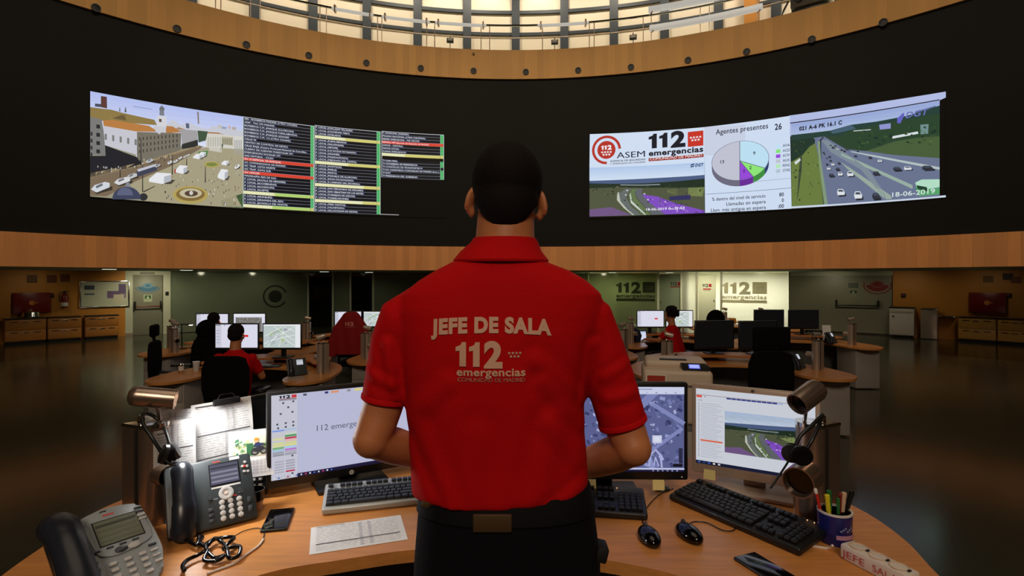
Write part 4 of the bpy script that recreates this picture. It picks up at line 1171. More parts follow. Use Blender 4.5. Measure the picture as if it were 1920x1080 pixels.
for i, (t_, col) in enumerate((('AVA', (190, 222, 240)), ('ACD', (130, 226, 112)), ('ACW', (148, 72, 214)), ('AUX', (190, 192, 208)), ('RING', (176, 230, 178)), ('OTHE', (176, 196, 210)))):
    y = 252 + i * 42.5
    a = p3(1712, y + 14); b2 = p3(1750, y - 20); c.rect(a[0], a[1], b2[0], b2[1], col)
    u = p3(1770, y + 4); v = p3(1834, y); c.text(t_, u[0], u[1], 0.075, INK, width=(v[0] - u[0]) * (0.95 if len(t_) > 2 else 0.7), bold=0.01)
a = p3(1112, 662); b2 = p3(1844, 616); c.rect(a[0], a[1], b2[0], a[1] + 0.012, (90, 104, 130))
a = p3(1510, 548); b2 = p3(1838, 520); c.rect(a[0], a[1] - 0.02, b2[0], a[1] - 0.01, (130, 146, 172))
for t_, x0, x1, y, vtxt, vx0, vx1 in (('% dentro del nivel de servicio', 1164, 1622, 712, '80', 1740, 1780), ('Llamadas en espera', 1287, 1624, 752, '0', 1762, 1780), ('Llam. más antigua en espera', 1155, 1626, 806, ':00', 1730, 1780)):
    u = p3(x0, y); v = p3(x1, y - 20); c.text(t_, u[0], u[1] - 0.02, 0.1, INK, width=v[0] - u[0], bold=0.008)
    c.text(vtxt, p3(vx0, y)[0], u[1] - 0.02, 0.1, INK, width=p3(vx1, y)[0] - p3(vx0, y)[0], bold=0.02)
c.cut(0.3)
c.build('agents_chart', hall_fn(right), M['screen'], right)

# ---- motorway
def crop4(pts): return [(1460 + a / 4.153, 150 + b / 4.153) for a, b in pts]
c = Canvas(0.0012)
def q4(pts, col): pp(c, crop4(pts), col)
def p4(a, b): return P(*crop4([(a, b)])[0])
def tl(x): return 430 - (x - 95) * 0.236          # not used for edges, kept for slant
q4([(80, 278), (840, 165), (1298, 92), (1298, 138), (1250, 160), (1250, 215), (95, 440), (82, 440)], (176, 186, 226))
q4([(100, 985), (1298, 898), (1298, 914), (84, 1002)], (200, 210, 226)); c.layer = 1
q4([(88, 333), (1250, 152), (1250, 160), (88, 341)], (20, 24, 40))
for k in range(5):
    a0, a1 = k / 5.0, (k + 1) / 5.0
    q4([(95, 342 + 120 * a0), (1250, 162 + 160 * a0), (1250, 162 + 160 * a1), (95, 342 + 120 * a1)], mixc((150, 168, 214), (180, 198, 226), a0))
q4([(95, 455), (1250, 330), (1250, 905), (100, 985)], (44, 66, 50)); c.layer = 2
q4([(95, 430), (400, 395), (560, 350), (760, 325), (1000, 280), (1250, 200), (1250, 430), (800, 420), (400, 440), (270, 450), (95, 640)], (34, 62, 56))
q4([(1060, 245), (1220, 202), (1220, 240), (1060, 275)], (92, 104, 150)); c.layer = 3
q4([(560, 390), (1250, 260), (1250, 440), (880, 470), (640, 560), (420, 470)], (40, 66, 44))
q4([(660, 560), (900, 480), (1250, 420), (1250, 610), (900, 585), (700, 560)], (70, 92, 56)); q4([(95, 470), (260, 455), (300, 470), (230, 520), (170, 610), (95, 640)], (30, 52, 42))
q4([(95, 640), (180, 590), (240, 520), (290, 490), (300, 560), (330, 800), (345, 968), (100, 985)], (104, 122, 62)); q4([(200, 560), (290, 500), (300, 620), (280, 760), (200, 700)], (74, 92, 46)); q4([(95, 660), (175, 610), (170, 760), (120, 960), (100, 980)], (88, 108, 72))
q4([(270, 452), (350, 440), (400, 470), (520, 540), (680, 555), (900, 585), (1250, 610), (1250, 905), (380, 970), (340, 800), (300, 560)], (104, 114, 142))
c.layer = 4
q4([(330, 470), (400, 560), (640, 700), (820, 930), (850, 928), (700, 700), (520, 570), (380, 470)], (124, 138, 150))           # central strip
q4([(460, 560), (640, 640), (1040, 820), (1040, 850), (640, 665), (450, 570)], (150, 172, 160)); q4([(560, 555), (760, 590), (1250, 680), (1250, 700), (760, 605), (560, 562)], (176, 190, 190))
q4([(480, 640), (560, 690), (870, 900), (880, 928), (830, 930), (540, 700)], (150, 168, 156))
q4([(300, 480), (322, 480), (330, 640), (380, 968), (352, 968), (310, 640)], (126, 150, 120)); q4([(318, 470), (345, 440), (350, 446), (328, 476), (330, 620), (336, 800), (330, 800), (322, 620)], (30, 40, 44))
q4([(120, 640), (165, 610), (172, 625), (130, 662)], (206, 214, 214)); q4([(165, 590), (180, 600), (178, 700), (150, 900), (140, 940), (150, 800)], (60, 70, 56))
q4([(880, 440), (1080, 402), (1085, 420), (885, 458)], (214, 222, 226)); q4([(780, 350), (870, 338), (870, 380), (785, 388)], (140, 146, 206)); q4([(920, 300), (970, 255), (976, 275), (945, 340), (920, 338)], (96, 96, 190))
q4([(1100, 350), (1165, 345), (1160, 420), (1102, 425)], (110, 140, 140)); q4([(580, 395), (715, 385), (715, 392), (580, 402)], (190, 200, 206)); q4([(430, 403), (500, 396), (500, 404), (430, 410)], (206, 214, 214))
q4([(400, 400), (560, 350), (600, 380), (520, 400), (420, 420)], (66, 92, 110)); q4([(1060, 800), (1110, 776), (1250, 774), (1250, 835), (1160, 850), (1070, 830)], (176, 220, 196)); q4([(1060, 830), (1150, 850), (1250, 840), (1250, 890), (1090, 905)], (84, 160, 104))
c.layer = 5
q4([(1070, 820), (1150, 835), (1160, 870), (1080, 850)], (34, 66, 48))
CARS = [(452, 850, 60, 56, 1), (585, 868, 62, 66, 1), (725, 880, 60, 56, 0), (530, 712, 50, 44, 1), (460, 718, 36, 32, 1), (388, 730, 42, 30, 0), (442, 684, 32, 26, 0), (408, 648, 26, 22, 1), (365, 650, 20, 18, 0), (458, 640, 22, 20, 0), (374, 680, 28, 22, 1), (392, 622, 20, 16, 0),
        (384, 592, 20, 16, 0), (340, 560, 16, 14, 0), (730, 712, 52, 34, 0), (888, 678, 62, 36, 0), (972, 674, 60, 32, 1), (1112, 668, 86, 40, 0), (768, 620, 34, 22, 1), (696, 596, 28, 20, 0), (584, 586, 24, 16, 0), (500, 548, 20, 16, 0), (478, 540, 18, 14, 0), (410, 520, 22, 16, 0), (430, 510, 16, 12, 0), (396, 505, 14, 10, 0), (450, 535, 14, 10, 1), (520, 538, 22, 10, 0), (350, 575, 12, 10, 0), (366, 606, 14, 10, 0)]
for x, y, w, h, white in CARS:
    c.layer = 5
    q4([(x + w * 0.1, y + h * 0.6), (x + w * 1.15, y + h * 0.6), (x + w * 1.2, y + h), (x + w * 0.3, y + h * 1.08)], (34, 36, 46))
    c.layer = 6
    col = (216, 222, 228) if white else (46, 50, 60)
    q4([(x, y + h * 0.4), (x + w * 0.15, y), (x + w * 0.75, y), (x + w, y + h * 0.42), (x + w, y + h * 0.82), (x + w * 0.1, y + h * 0.86)], col)
    c.layer = 7
    q4([(x + w * 0.14, y + h * 0.36), (x + w * 0.22, y + h * 0.1), (x + w * 0.7, y + h * 0.1), (x + w * 0.86, y + h * 0.38)], (70, 78, 96))
for k in range(50):
    x = random.uniform(600, 1240); y = random.uniform(400, 560) - (x - 600) * 0.1; s = random.uniform(10, 40)
    c.layer = 5
    if y > 560 - (x - 600) * 0.02: continue
    q4([(x, y), (x + s * 0.5, y - s * 0.3), (x + s, y), (x + s * 0.6, y + s * 0.3)], random.choice([(30, 54, 38), (56, 80, 48), (84, 104, 60), (26, 46, 40)]))
for k in range(30):
    x = random.uniform(100, 300); y = random.uniform(440, 940); s = random.uniform(8, 24)
    if y < 640 - (x - 100) * 0.6 and y > 480: pass
    q4([(x, y), (x + s * 0.5, y - s * 0.6), (x + s, y), (x + s * 0.5, y + s * 0.5)], random.choice([(60, 84, 44), (86, 104, 56), (44, 66, 42), (120, 136, 76)]))
c.layer = 7
u = p4(158, 396); v = p4(492, 350); c.text('021 A-6 PK 16.1 C', u[0], u[1], 0.1, (24, 30, 44), width=v[0] - u[0], bold=0.05)
u = p4(882, 912); v = p4(1215, 890); c.text('18-06-2019', u[0], u[1], 0.11, (214, 230, 226), width=v[0] - u[0], bold=0.01)
u = p4(985, 300); v = p4(1040, 280); c.text('DGT', u[0], u[1], 0.14, (106, 112, 180), width=0.42, bold=0.02, shear=0.25)
c.cut(0.3)
c.build('motorway_feed', hall_fn(right), M['screen'], right)
# black strip right of the motorway picture
# ================================================================== BUILDERS FOR THE WORKSTATIONS
HALF = [(0.0, 0.42), (0.38, 0.34), (0.62, 0.12), (0.70, -0.15), (0.72, -0.38), (0.84, -0.58), (1.05, -0.66), (1.27, -0.58), (1.41, -0.36), (1.42, -0.05), (1.34, 0.35), (1.12, 0.72), (0.78, 0.98), (0.4, 1.1), (0.0, 1.13)]
def desk_outline(half, n=6):
    loop = [Vector((x, y, 0)) for x, y in half] + [Vector((-x, y, 0)) for x, y in reversed(half[1:-1])]
    # rounded closed outline, start at the inner centre
    return [(p.x, p.y) for p in spline(loop, n, closed=True)]
OUT = desk_outline(HALF)
REAR = [(p[0], p[1]) for p in desk_outline([(0.0, 0.66), (0.4, 0.60), (0.72, 0.42), (0.92, 0.2), (1.06, 0.24), (1.08, 0.42), (0.98, 0.72), (0.72, 0.94), (0.38, 1.05), (0.0, 1.09)])]

def screen_ops(kind, w, h):
    """desktop of a far monitor"""
    c = Canvas(0.0006)
    c.rect(-w / 2, 0, w / 2, h, (216, 216, 232)); c.layer = 1
    if kind == 'ops':
        c.rect(-w / 2, 0, -w / 2 + w * 0.14, h, (200, 200, 214)); c.layer = 2
        for k in range(5): c.rect(-w / 2 + w * 0.02, h * (0.2 + k * 0.13), -w / 2 + w * 0.1, h * (0.225 + k * 0.13), (150, 160, 190))
        c.rect(w * 0.16, h * 0.46, w * 0.28, h * 0.55, (214, 40, 44)); c.rect(-w * 0.12, h * 0.485, w * 0.12, h * 0.495, (180, 184, 200))
        c.rect(-w / 2, h * 0.95, -w / 2 + w * 0.12, h * 0.98, (90, 90, 110)); c.rect(-w * 0.3, h * 0.95, -w * 0.27, h * 0.98, (80, 90, 120))
    elif kind == 'map':
        c.rect(-w / 2, h * 0.94, w / 2, h, (232, 232, 236)); c.rect(w * 0.36, 0, w / 2, h * 0.94, (226, 228, 232)); c.rect(-w / 2, 0, w * 0.36, h * 0.94, (186, 198, 196)); c.layer = 2
        rn = random.Random(3)
        for k in range(16):
            x = -w / 2 + rn.uniform(0.02, 0.66) * w; y = rn.uniform(0.08, 0.7) * h; s = rn.uniform(0.05, 0.14) * w
            c.poly([(x, y), (x + s, y + s * 0.5), (x + s * 0.7, y + s), (x - s * 0.2, y + s * 0.6)], rn.choice([(150, 178, 132), (160, 166, 172), (168, 190, 150), (170, 180, 182)]))
        c.layer = 3
        def road(a, b, t):
            a = Vector((-w / 2 + a[0] * w, a[1] * h)); b = Vector((-w / 2 + b[0] * w, b[1] * h)); d = (b - a).normalized(); n = Vector((-d.y, d.x)) * t
            c.poly([a + n, b + n, b - n, a - n], (238, 240, 240))
        for a, b in (((0.03, 0.16), (0.84, 0.9)), ((0.3, 0.9), (0.84, 0.3)), ((0.05, 0.5), (0.5, 0.9)), ((0.42, 0.04), (0.55, 0.7)), ((0.2, 0.3), (0.84, 0.55)), ((0.1, 0.04), (0.4, 0.6)), ((0.5, 0.45), (0.85, 0.08)), ((0.55, 0.9), (0.84, 0.7))): road(a, b, w * 0.006)
    elif kind == 'aerial':
        c.rect(-w / 2, h * 0.86, w / 2, h, (224, 226, 234)); c.rect(-w * 0.44, 0, w * 0.4, h * 0.8, (120, 116, 112)); c.layer = 2
        rn = random.Random(5)
        for k in range(120):
            x = -w * 0.44 + rn.random() * w * 0.8; y = rn.random() * h * 0.76
            c.rect(x, y, x + w * 0.03, y + h * 0.03, rn.choice([(80, 80, 80), (160, 154, 150), (120, 110, 100), (60, 66, 60), (180, 176, 170)]))
    elif kind == 'off':
        c = Canvas(0.0006); c.rect(-w / 2, 0, w / 2, h, (6, 7, 8))
    return c

def monitor(label, loc, rz, w, h, zb, screen, bez=0.018, bot=0.03, case='black_plastic', stand='plate', thick=0.045, lcd='lcd_far', group=None, name='monitor', depth_base=0.2):
    """origin on the desk under the stand; the screen faces local -Y"""
    t = thing(name, label, 'monitor', loc, rz, group)
    B().box((0, 0, zb + h / 2), (w, thick * 0.6, h), bev=0.008).box((0, thick * 0.45, zb + h * 0.48), (w * 0.8, thick * 0.6, h * 0.7), bev=0.02).build('casing', M[case], t)
    yf = -thick * 0.3 - 0.0008
    sw, sh = w - 2 * bez, h - bez - bot
    screen.build('screen', lambda u, v, l: Vector((u, yf - l, zb + bot + v)), M[lcd], t)
    nk = B().box((0, thick * 1.1, (zb + h * 0.4) / 2 + 0.01), (0.07, 0.03, zb + h * 0.4), bev=0.008).build('stand_neck', M[case], t)
    if stand == 'plate':
        B().box((0, 0.03, 0.008), (0.25, depth_base, 0.016), bev=0.007).build('stand_base', M['black_plastic' if case == 'black_plastic' else case], t)
    else:
        B().lathe([(0, 0), (0.12, 0), (0.118, 0.008), (0.04, 0.022), (0, 0.024)], c=(0, 0.04, 0)).build('stand_base', M[case], t)
    B().ell((w * 0.46, yf, zb + 0.012), (0.003, 0.002, 0.003), u=8, v=6).build('power_light', M['led_glow' if False else 'button_grey'], t)
    return t

def teardrop(r, tip, n=26):
    """round towards +x, pointed at -tip"""
    a0 = math.acos(-r / tip) if tip > r else PI
    return [(r * math.cos(-a0 + 2 * a0 * k / n), r * math.sin(-a0 + 2 * a0 * k / n)) for k in range(n + 1)] + [(-tip, 0)]
def lamp_column(label, loc, rz, head_dir=(1, 0, -0.1), head_tilt=0.0, stub_dir=(0.6, -0.8, 0), h=0.305, group=None, lit=False, r=0.044, tip=0.082, head_len=0.115, head_off=(0.0, 0.0), stub_len=0.085, stub_r=0.036, head_r=0.029, steel='steel'):
    t = thing('lamp_column', label, 'lamp', loc, rz, group)
    pr = teardrop(r, tip)
    B().prism(pr, 0.0, h - 0.012, bev=0.002).build('column', M[steel], t)
    B().prism([(p[0] * 1.03, p[1] * 1.03) for p in pr], h - 0.012, h, bev=0.003).build('cap', M['chrome'], t)
    b = B()
    for s in (-1, 1):
        a = 2.15
        b.box((r * math.cos(a) - 0.006, s * (r * math.sin(a) - 0.001), (h - 0.012) / 2), (0.007, 0.007, h - 0.016))
    b.build('groove', M['steel_dark'], t)
    B().lathe([(0, 0), (0.011, 0), (0.011, 0.016), (0.006, 0.022), (0, 0.022)], c=(-0.03, 0, h)).build('switch', M['chrome'], t)
    hp = Vector((head_off[0], head_off[1], h + 0.075))
    B().tube(spline([(0.02, 0, h), (0.016, 0, h + 0.03), hp - Vector((0, 0, 0.0))], 5), 0.0055, n=10).build('stem', M['chrome'], t)
    d = Vector(head_dir).normalized()
    q = d.to_track_quat('Z', 'X').to_matrix().to_4x4()
    L = head_len
    hd = B().lathe([(0, -L * 0.55), (head_r * 0.55, -L * 0.54), (head_r * 0.88, -L * 0.48), (head_r, -L * 0.36), (head_r, L * 0.45), (head_r * 0.9, L * 0.45), (head_r * 0.86, L * 0.3), (0, L * 0.28)], m=Matrix.Translation(hp) @ q).build('lamp_head', M[steel], t)
    B().lathe([(0, L * 0.29), (head_r * 0.8, L * 0.29), (head_r * 0.8, L * 0.31), (0, L * 0.31)], m=Matrix.Translation(hp) @ q).build('bulb', M['lamp_glow' if lit else 'black_gloss'], hd)
    sd = Vector(stub_dir).normalized()
    q2 = sd.to_track_quat('Z', 'X').to_matrix().to_4x4()
    base = Vector((0, 0, h * 0.50)) + sd * (r * 0.7)
    st = B().lathe([(stub_r * 0.9, 0), (stub_r, 0.004), (stub_r, stub_len), (stub_r * 0.92, stub_len), (stub_r * 0.86, stub_len * 0.7), (0, stub_len * 0.66)], m=Matrix.Translation(base) @ q2).build('side_spot', M[steel], t)
    B().lathe([(0, stub_len * 0.675), (stub_r * 0.85, stub_len * 0.705), (stub_r * 0.85, stub_len * 0.71), (0, stub_len * 0.69)], m=Matrix.Translation(base) @ q2).build('lens', M['black_gloss'], st)
    return t, Vector(loc) + Matrix.Rotation(rz, 3, 'Z') @ (hp + d * L * 0.5), Matrix.Rotation(rz, 3, 'Z') @ d

def desk(label, loc, rz, h=0.74, rear=True, sx=1.0, group=None, out=None, ped=True, drawers=True):
    t = thing('curved_desk', label, 'desk', loc, rz, group)
    o = [(x * sx, y) for x, y in (out or OUT)]
    B().prism(o, h - 0.03, h, bev=0.006).build('desktop', M['desk'], t)
    if rear:
        B().prism([(x * sx, y) for x, y in REAR], h + 0.07, h + 0.095, bev=0.005).build('rear_shelf', M['desk_edge'], t)
        for x, y in ((-0.8, 0.62), (0.8, 0.62), (0, 0.95)): B().box((x * sx, y, h + 0.035), (0.3, 0.03, 0.07)).build('shelf_support', M['pedestal_dark'], t)
    # curved back panel under the top
    pts = [(-1.1, 0.5), (-0.8, 0.82), (-0.4, 0.98), (0, 1.02), (0.4, 0.98), (0.8, 0.82), (1.1, 0.5)]
    sp = spline([(x * sx, y, 0) for x, y in pts], 4)
    sp2 = [(p.x, p.y) for p in sp] + [(p.x, p.y - 0.025) for p in reversed(sp)]
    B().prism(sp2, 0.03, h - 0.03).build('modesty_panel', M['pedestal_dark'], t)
    if ped:
        for s in (-1, 1):
            x = s * 1.07 * sx
            p = B().box((x, -0.18, (h - 0.03) / 2 + 0.01), (0.42, 0.52, h - 0.05), bev=0.005).build('pedestal', M['pedestal'], t)
            if drawers:
                for k in range(3):
                    z = 0.05 + (h - 0.11) * (k + 0.5) / 3
                    d = B().box((x, -0.445, z), (0.39, 0.02, (h - 0.11) / 3 - 0.01), bev=0.004).build('drawer', M['pedestal'], p)
                    d_ = B().tube(spline([(x - 0.06, -0.456, z + 0.05), (x - 0.03, -0.475, z + 0.045), (x + 0.03, -0.475, z + 0.045), (x + 0.06, -0.456, z + 0.05)], 4), 0.006, n=8)
                    d_.build('handle', M['chrome'], d) if False else d_.build('drawer_handle', M['chrome'], p)
    return t

def office_chair(label, loc, rz, back_h=1.12, head=True, bw=0.46, group=None, round_back=False, hw=0.28, hh=0.17):
    t = thing('office_chair', label, 'chair', loc, rz, group)
    B().box((0, 0, 0.48), (0.50, 0.48, 0.09), bev=0.04, seg=3).build('seat', M['black_fabric'], t)
    top = back_h
    b = B()
    prof = [(-bw / 2 * 0.86, 0.60), (-bw / 2, 0.75), (-bw / 2, top - 0.14), (-bw / 2 * 0.82, top - 0.02), (-bw / 4, top), (bw / 4, top), (bw / 2 * 0.82, top - 0.02), (bw / 2, top - 0.14), (bw / 2, 0.75), (bw / 2 * 0.86, 0.60)]
    mx = Matrix(((1, 0, 0, 0), (0, 0, -1, 0), (0, 1, 0, 0), (0, 0, 0, 1)))
    b.prism(prof, 0.20, 0.27, bev=0.02, m=mx)
    b.xform(Matrix.Translation((0, 0.0, 0)))
    b.build('backrest', M['black_fabric'], t)
    if head:
        B().tube([(0, -0.24, top - 0.03), (0, -0.25, top + 0.09)], 0.02, n=8).build('headrest_post', M['black_plastic'], t)
        if round_back:
            B().ell((0, -0.23, top + 0.12), (0.2, 0.05, 0.16)).build('headrest', M['black_fabric'], t)
        else:
            B().box((0, -0.24, top + 0.14), (hw, 0.07, hh), bev=0.034, seg=3).build('headrest', M['black_fabric'], t)
    B().box((0, -0.22, 0.52), (0.09, 0.05, 0.22), bev=0.015).build('back_bracket', M['black_plastic'], t)
    for s in (-1, 1):
        B().box((s * 0.29, 0.02, 0.69), (0.07, 0.27, 0.035), bev=0.014).build('armrest', M['black_plastic'], t)
        B().box((s * 0.29, 0.0, 0.57), (0.03, 0.06, 0.23), bev=0.008).build('armrest_post', M['black_plastic'], t)
    B().cyl((0, 0, 0.12), (0, 0, 0.44), 0.03).build('gas_column', M['chrome'], t)
    b = B()
    for k in range(5):
        a = 2 * PI * k / 5 + 0.3
        b.cyl((0, 0, 0.12), (0.3 * math.cos(a), 0.3 * math.sin(a), 0.085), 0.025, 0.018, n=10)
    b.build('star_base', M['black_plastic'], t)
    for k in range(5):
        a = 2 * PI * k / 5 + 0.3
        B().cyl((0.3 * math.cos(a) - 0.02 * math.sin(a), 0.3 * math.sin(a) + 0.02 * math.cos(a), 0.034), (0.3 * math.cos(a) + 0.02 * math.sin(a), 0.3 * math.sin(a) - 0.02 * math.cos(a), 0.034), 0.034, n=14).build('caster', M['black_plastic'], t)
    return t

def desk_phone(label, loc, rz, tilt=55, w=0.225, l=0.2, mats=('phone_dark', 'handset', 'button_grey'), far=False, group=None, lcd=((96, 96, 120), (150, 148, 166)), kind='flat'):
    """bottom edge of the face at the origin, face leaning back by `tilt` from the desk"""
    t = thing('desk_phone', label, 'telephone', loc, rz, group)
    a = R_(tilt)
    z0 = 0.012
    ly, lz = l * math.cos(a), l * math.sin(a)
    # face frame: (u across, v up the face, h out of the face)
    fm = Matrix.Translation((0, 0, z0)) @ Matrix.Rotation(a, 4, 'X')
    b = B()
    if kind == 'flat':
        b.box((0, l / 2, -0.011), (w, l, 0.022), bev=0.007)
        b.xform(fm)
        b.build('body', M[mats[0]], t)
        B().prism([(0.03, 0.0), (ly + 0.05, 0.0), (ly - 0.004, lz * 0.86)], -w * 0.36, w * 0.36, m=Matrix(((0, 0, 1, 0), (1, 0, 0, 0), (0, 1, 0, 0.004), (0, 0, 0, 1)))).build('foot', M['black_plastic'], t)
    else:
        pr = [(-w * 0.5, 0.03), (-w * 0.5, l * 0.8), (-w * 0.38, l * 0.94), (0.0, l * 1.02), (w * 0.38, l * 0.98), (w * 0.48, l * 0.88), (w * 0.52, l * 0.35), (w * 0.46, 0.03), (w * 0.36, -0.01), (0, -0.025), (-w * 0.38, -0.01)]
        pr = [(p.x, p.y) for p in spline([(x, y, 0) for x, y in pr], 6, closed=True)]
        b.prism(pr, -0.026, 0.0, bev=0.009)
        b.xform(fm); b.build('body', M[mats[0]], t)
        B().prism([(0.01, 0.0), (ly + 0.02, 0.0), (ly, lz * 0.9), (0.01, 0.006)], -w * 0.36, w * 0.40, m=Matrix(((0, 0, 1, 0), (1, 0, 0, 0), (0, 1, 0, 0.001), (0, 0, 0, 1)))).build('foot', M['black_plastic'], t)
        pr2 = [(-w * 0.28, l * 0.50), (-w * 0.29, l * 0.86), (-w * 0.05, l * 0.96), (w * 0.36, l * 0.93), (w * 0.44, l * 0.8), (w * 0.46, l * 0.52), (w * 0.38, l * 0.42), (0, l * 0.36), (-w * 0.22, l * 0.40)]
        pr2 = [(p.x, p.y) for p in spline([(x, y, 0) for x, y in pr2], 6, closed=True)]
        B().prism(pr2, 0.0, 0.004, bev=0.0015).xform(fm).build('bezel', M['button_grey' if False else 'phone_grey'], t)
    # handset on the left third
    hx = -w * 0.33
    hb = B()
    flatten = Matrix.Diagonal((1.0, 1.0, 0.72, 1.0))
    if kind == 'flat':
        hb.tube(spline([(hx - 0.004, 0.0, 0.016), (hx - 0.003, 0.02, 0.04), (hx, l * 0.3, 0.056), (hx + 0.002, l * 0.65, 0.052), (hx + 0.003, l * 0.84, 0.036), (hx + 0.003, l * 0.89, 0.016)], 6), [0.026, 0.031, 0.033, 0.033, 0.033, 0.033] + [0.031] * 8 + [0.028] * 8 + [0.029] * 6 + [0.028, 0.024, 0.016], n=18)
    else:
        hx = -w * 0.62
        hb.tube(spline([(hx, -0.05, 0.02), (hx, -0.02, 0.044), (hx, l * 0.25, 0.064), (hx, l * 0.6, 0.064), (hx, l * 0.84, 0.04), (hx, l * 0.9, 0.012)], 6), [0.034, 0.04, 0.042, 0.043, 0.042, 0.041] + [0.038] * 6 + [0.037] * 8 + [0.04] * 8 + [0.04, 0.036, 0.028], n=18)
        B().box((hx, l * 0.42, -0.006), (w * 0.32, l * 0.98, 0.04), bev=0.015).xform(fm).build('cradle', M['handset'], t)
    hb.xform(fm @ flatten)
    hb.build('handset', M[mats[1]], t)
    # display
    c = Canvas(0.0006)
    if kind == 'flat':
        du0, du1, dv0, dv1 = w * 0.0, w * 0.33, l * 0.60, l * 0.90
    else:
        du0, du1, dv0, dv1 = -w * 0.2, w * 0.36, l * 0.52, l * 0.84
    lift = 0.0012 if kind == 'flat' else 0.0048
    c.rect(du0 - 0.003, dv0 - 0.003, du1 + 0.003, dv1 + 0.003, (14, 15, 18)); c.layer = 1
    c.rect(du0, dv0, du1, dv1, lcd[0]); c.layer = 2
    hgt = dv1 - dv0
    for k in range(4):
        c.rect(du0 + 0.002, dv0 + hgt * (0.1 + 0.22 * k), du1 - 0.002, dv0 + hgt * (0.2 + 0.22 * k), lcd[1] if k < 3 else tuple(v * 0.6 for v in lcd[0]))
    c.build('display', lambda u, v, h: fm @ Vector((u, v, lift + h)), M['lcd_dim'] if kind == 'flat' else M['print'], t)
    if far: return t
    kx0, kx1, ky0, ky1 = (w * 0.10, w * 0.30, l * 0.10, l * 0.33) if kind == 'flat' else (-w * 0.14, w * 0.24, l * 0.03, l * 0.27)
    for i in range(3):
        for j in range(4):
            u = kx0 + (kx1 - kx0) * i / 2; v = ky0 + (ky1 - ky0) * j / 3
            if kind == 'flat': B().lathe([(0, 0), (0.0078, 0), (0.0075, 0.003), (0.005, 0.0038), (0, 0.0038)], c=(u, v, 0), n=14).xform(fm).build('number_key', M[mats[2]], t)
            else: B().box((u, v, 0.003), (0.017, 0.010, 0.006), bev=0.0028).xform(fm).build('number_key', M[mats[2]], t)
    c = Canvas(0.0005)
    if kind == 'flat':
        for nm, q4_, col in (('soft_key_strip', (0.0, 0.545, 0.34, 0.57), (225, 225, 225)), ('name_label', (0.24, 0.93, 0.36, 0.975), (235, 235, 240)), ('maker_mark', (0.04, 0.935, 0.13, 0.95), (200, 70, 60)),
                             ('red_mark', (0.23, 0.385, 0.28, 0.40), (220, 70, 60)), ('white_mark', (-0.02, 0.395, 0.06, 0.402), (200, 200, 200)), ('white_mark', (0.3, 0.42, 0.36, 0.427), (200, 200, 200))):
            c = Canvas(0.0005); c.rect(w * q4_[0], l * q4_[1], w * q4_[2], l * q4_[3], col)
            c.build(nm, lambda u, v, h: fm @ Vector((u, v, 0.0008 + h)), M['print'], t)
        rg = B().lathe([(0.006, 0), (0.0205, 0), (0.0205, 0.0035), (0.018, 0.0045), (0.009, 0.003), (0.006, 0.0015)], c=(w * 0.16, l * 0.45, 0), n=24).xform(fm).build('navigation_ring', M['button_grey'], t)
        B().lathe([(0, 0), (0.0065, 0), (0.006, 0.004), (0, 0.0045)], c=(w * 0.16, l * 0.45, 0), n=14).xform(fm).build('navigation_button', M['white_plastic'], t)
        for u, v in ((-0.02, 0.42), (0.33, 0.455)): B().lathe([(0, 0), (0.0065, 0), (0.006, 0.003), (0, 0.0035)], c=(w * u, l * v, 0), n=12).xform(fm).build('function_key', M['button_dark'], t)
        for u, v in ((0.385, 0.80), (0.42, 0.86), (0.40, 0.72), (0.44, 0.79), (0.445, 0.71), (0.41, 0.795)): B().lathe([(0, 0), (0.0045, 0), (0.004, 0.0025), (0, 0.003)], c=(w * u, l * v, 0), n=10).xform(fm).build('function_key', M['button_grey'] if u != 0.41 else M['red_bright'], t)
        for k in range(3):
            B().box((-w * 0.03, l * (0.10 + 0.075 * k), 0.002), (0.013, 0.011, 0.004), bev=0.0015).xform(fm).build('function_key', M['button_dark'], t)
        for k in range(2): B().box((w * 0.42, l * (0.15 + 0.13 * k), 0.002), (0.012, 0.018, 0.004), bev=0.0015).xform(fm).build('function_key', M['button_dark'], t)
    else:
        c.rect(-w * 0.05, l * 0.90, w * 0.1, l * 0.925, (206, 90, 90))
        B().box((-w * 0.02, l * 0.97, 0.001), (w * 0.09, l * 0.03, 0.006), bev=0.002).xform(fm).build('message_light', M['black_gloss'], t)
        c.build('maker_mark', lambda u, v, h: fm @ Vector((u, v, 0.0046 + h)), M['print'], t)
        for k in range(4):
            B().box((w * 0.42, l * (0.72 + 0.055 * k), 0.005), (0.018, 0.006, 0.004), bev=0.0015).xform(fm).build('line_key', M['button_grey' if k < 2 else 'button_dark'], t)
            B().box((w * 0.40, l * (0.12 + 0.075 * k), 0.002), (0.018, 0.007, 0.005), bev=0.002).xform(fm).build('function_key', M['button_grey' if k < 3 else 'button_dark'], t)
            B().box((-w * 0.27 + w * 0.165 * k, l * 0.475, 0.005), (0.015, 0.005, 0.004), bev=0.0015).xform(fm).build('soft_key', M['button_dark'], t)
            B().box((-w * 0.34, l * (0.08 + 0.09 * k), 0.002), (0.016, 0.008, 0.005), bev=0.002).xform(fm).build('function_key', M['button_dark'], t)
            B().box((-w * 0.41, l * (0.66 + 0.05 * k), 0.001), (0.02, 0.005, 0.003)).xform(fm).build('line_key', M['phone_dark'], t)
        for s in (-1, 1): B().ell((w * 0.1 + s * 0.014, l * 0.41, 0.005), (0.014, 0.009, 0.004)).xform(fm).build('navigation_key', M['button_dark' if s < 0 else 'button_grey'], t)
    return t

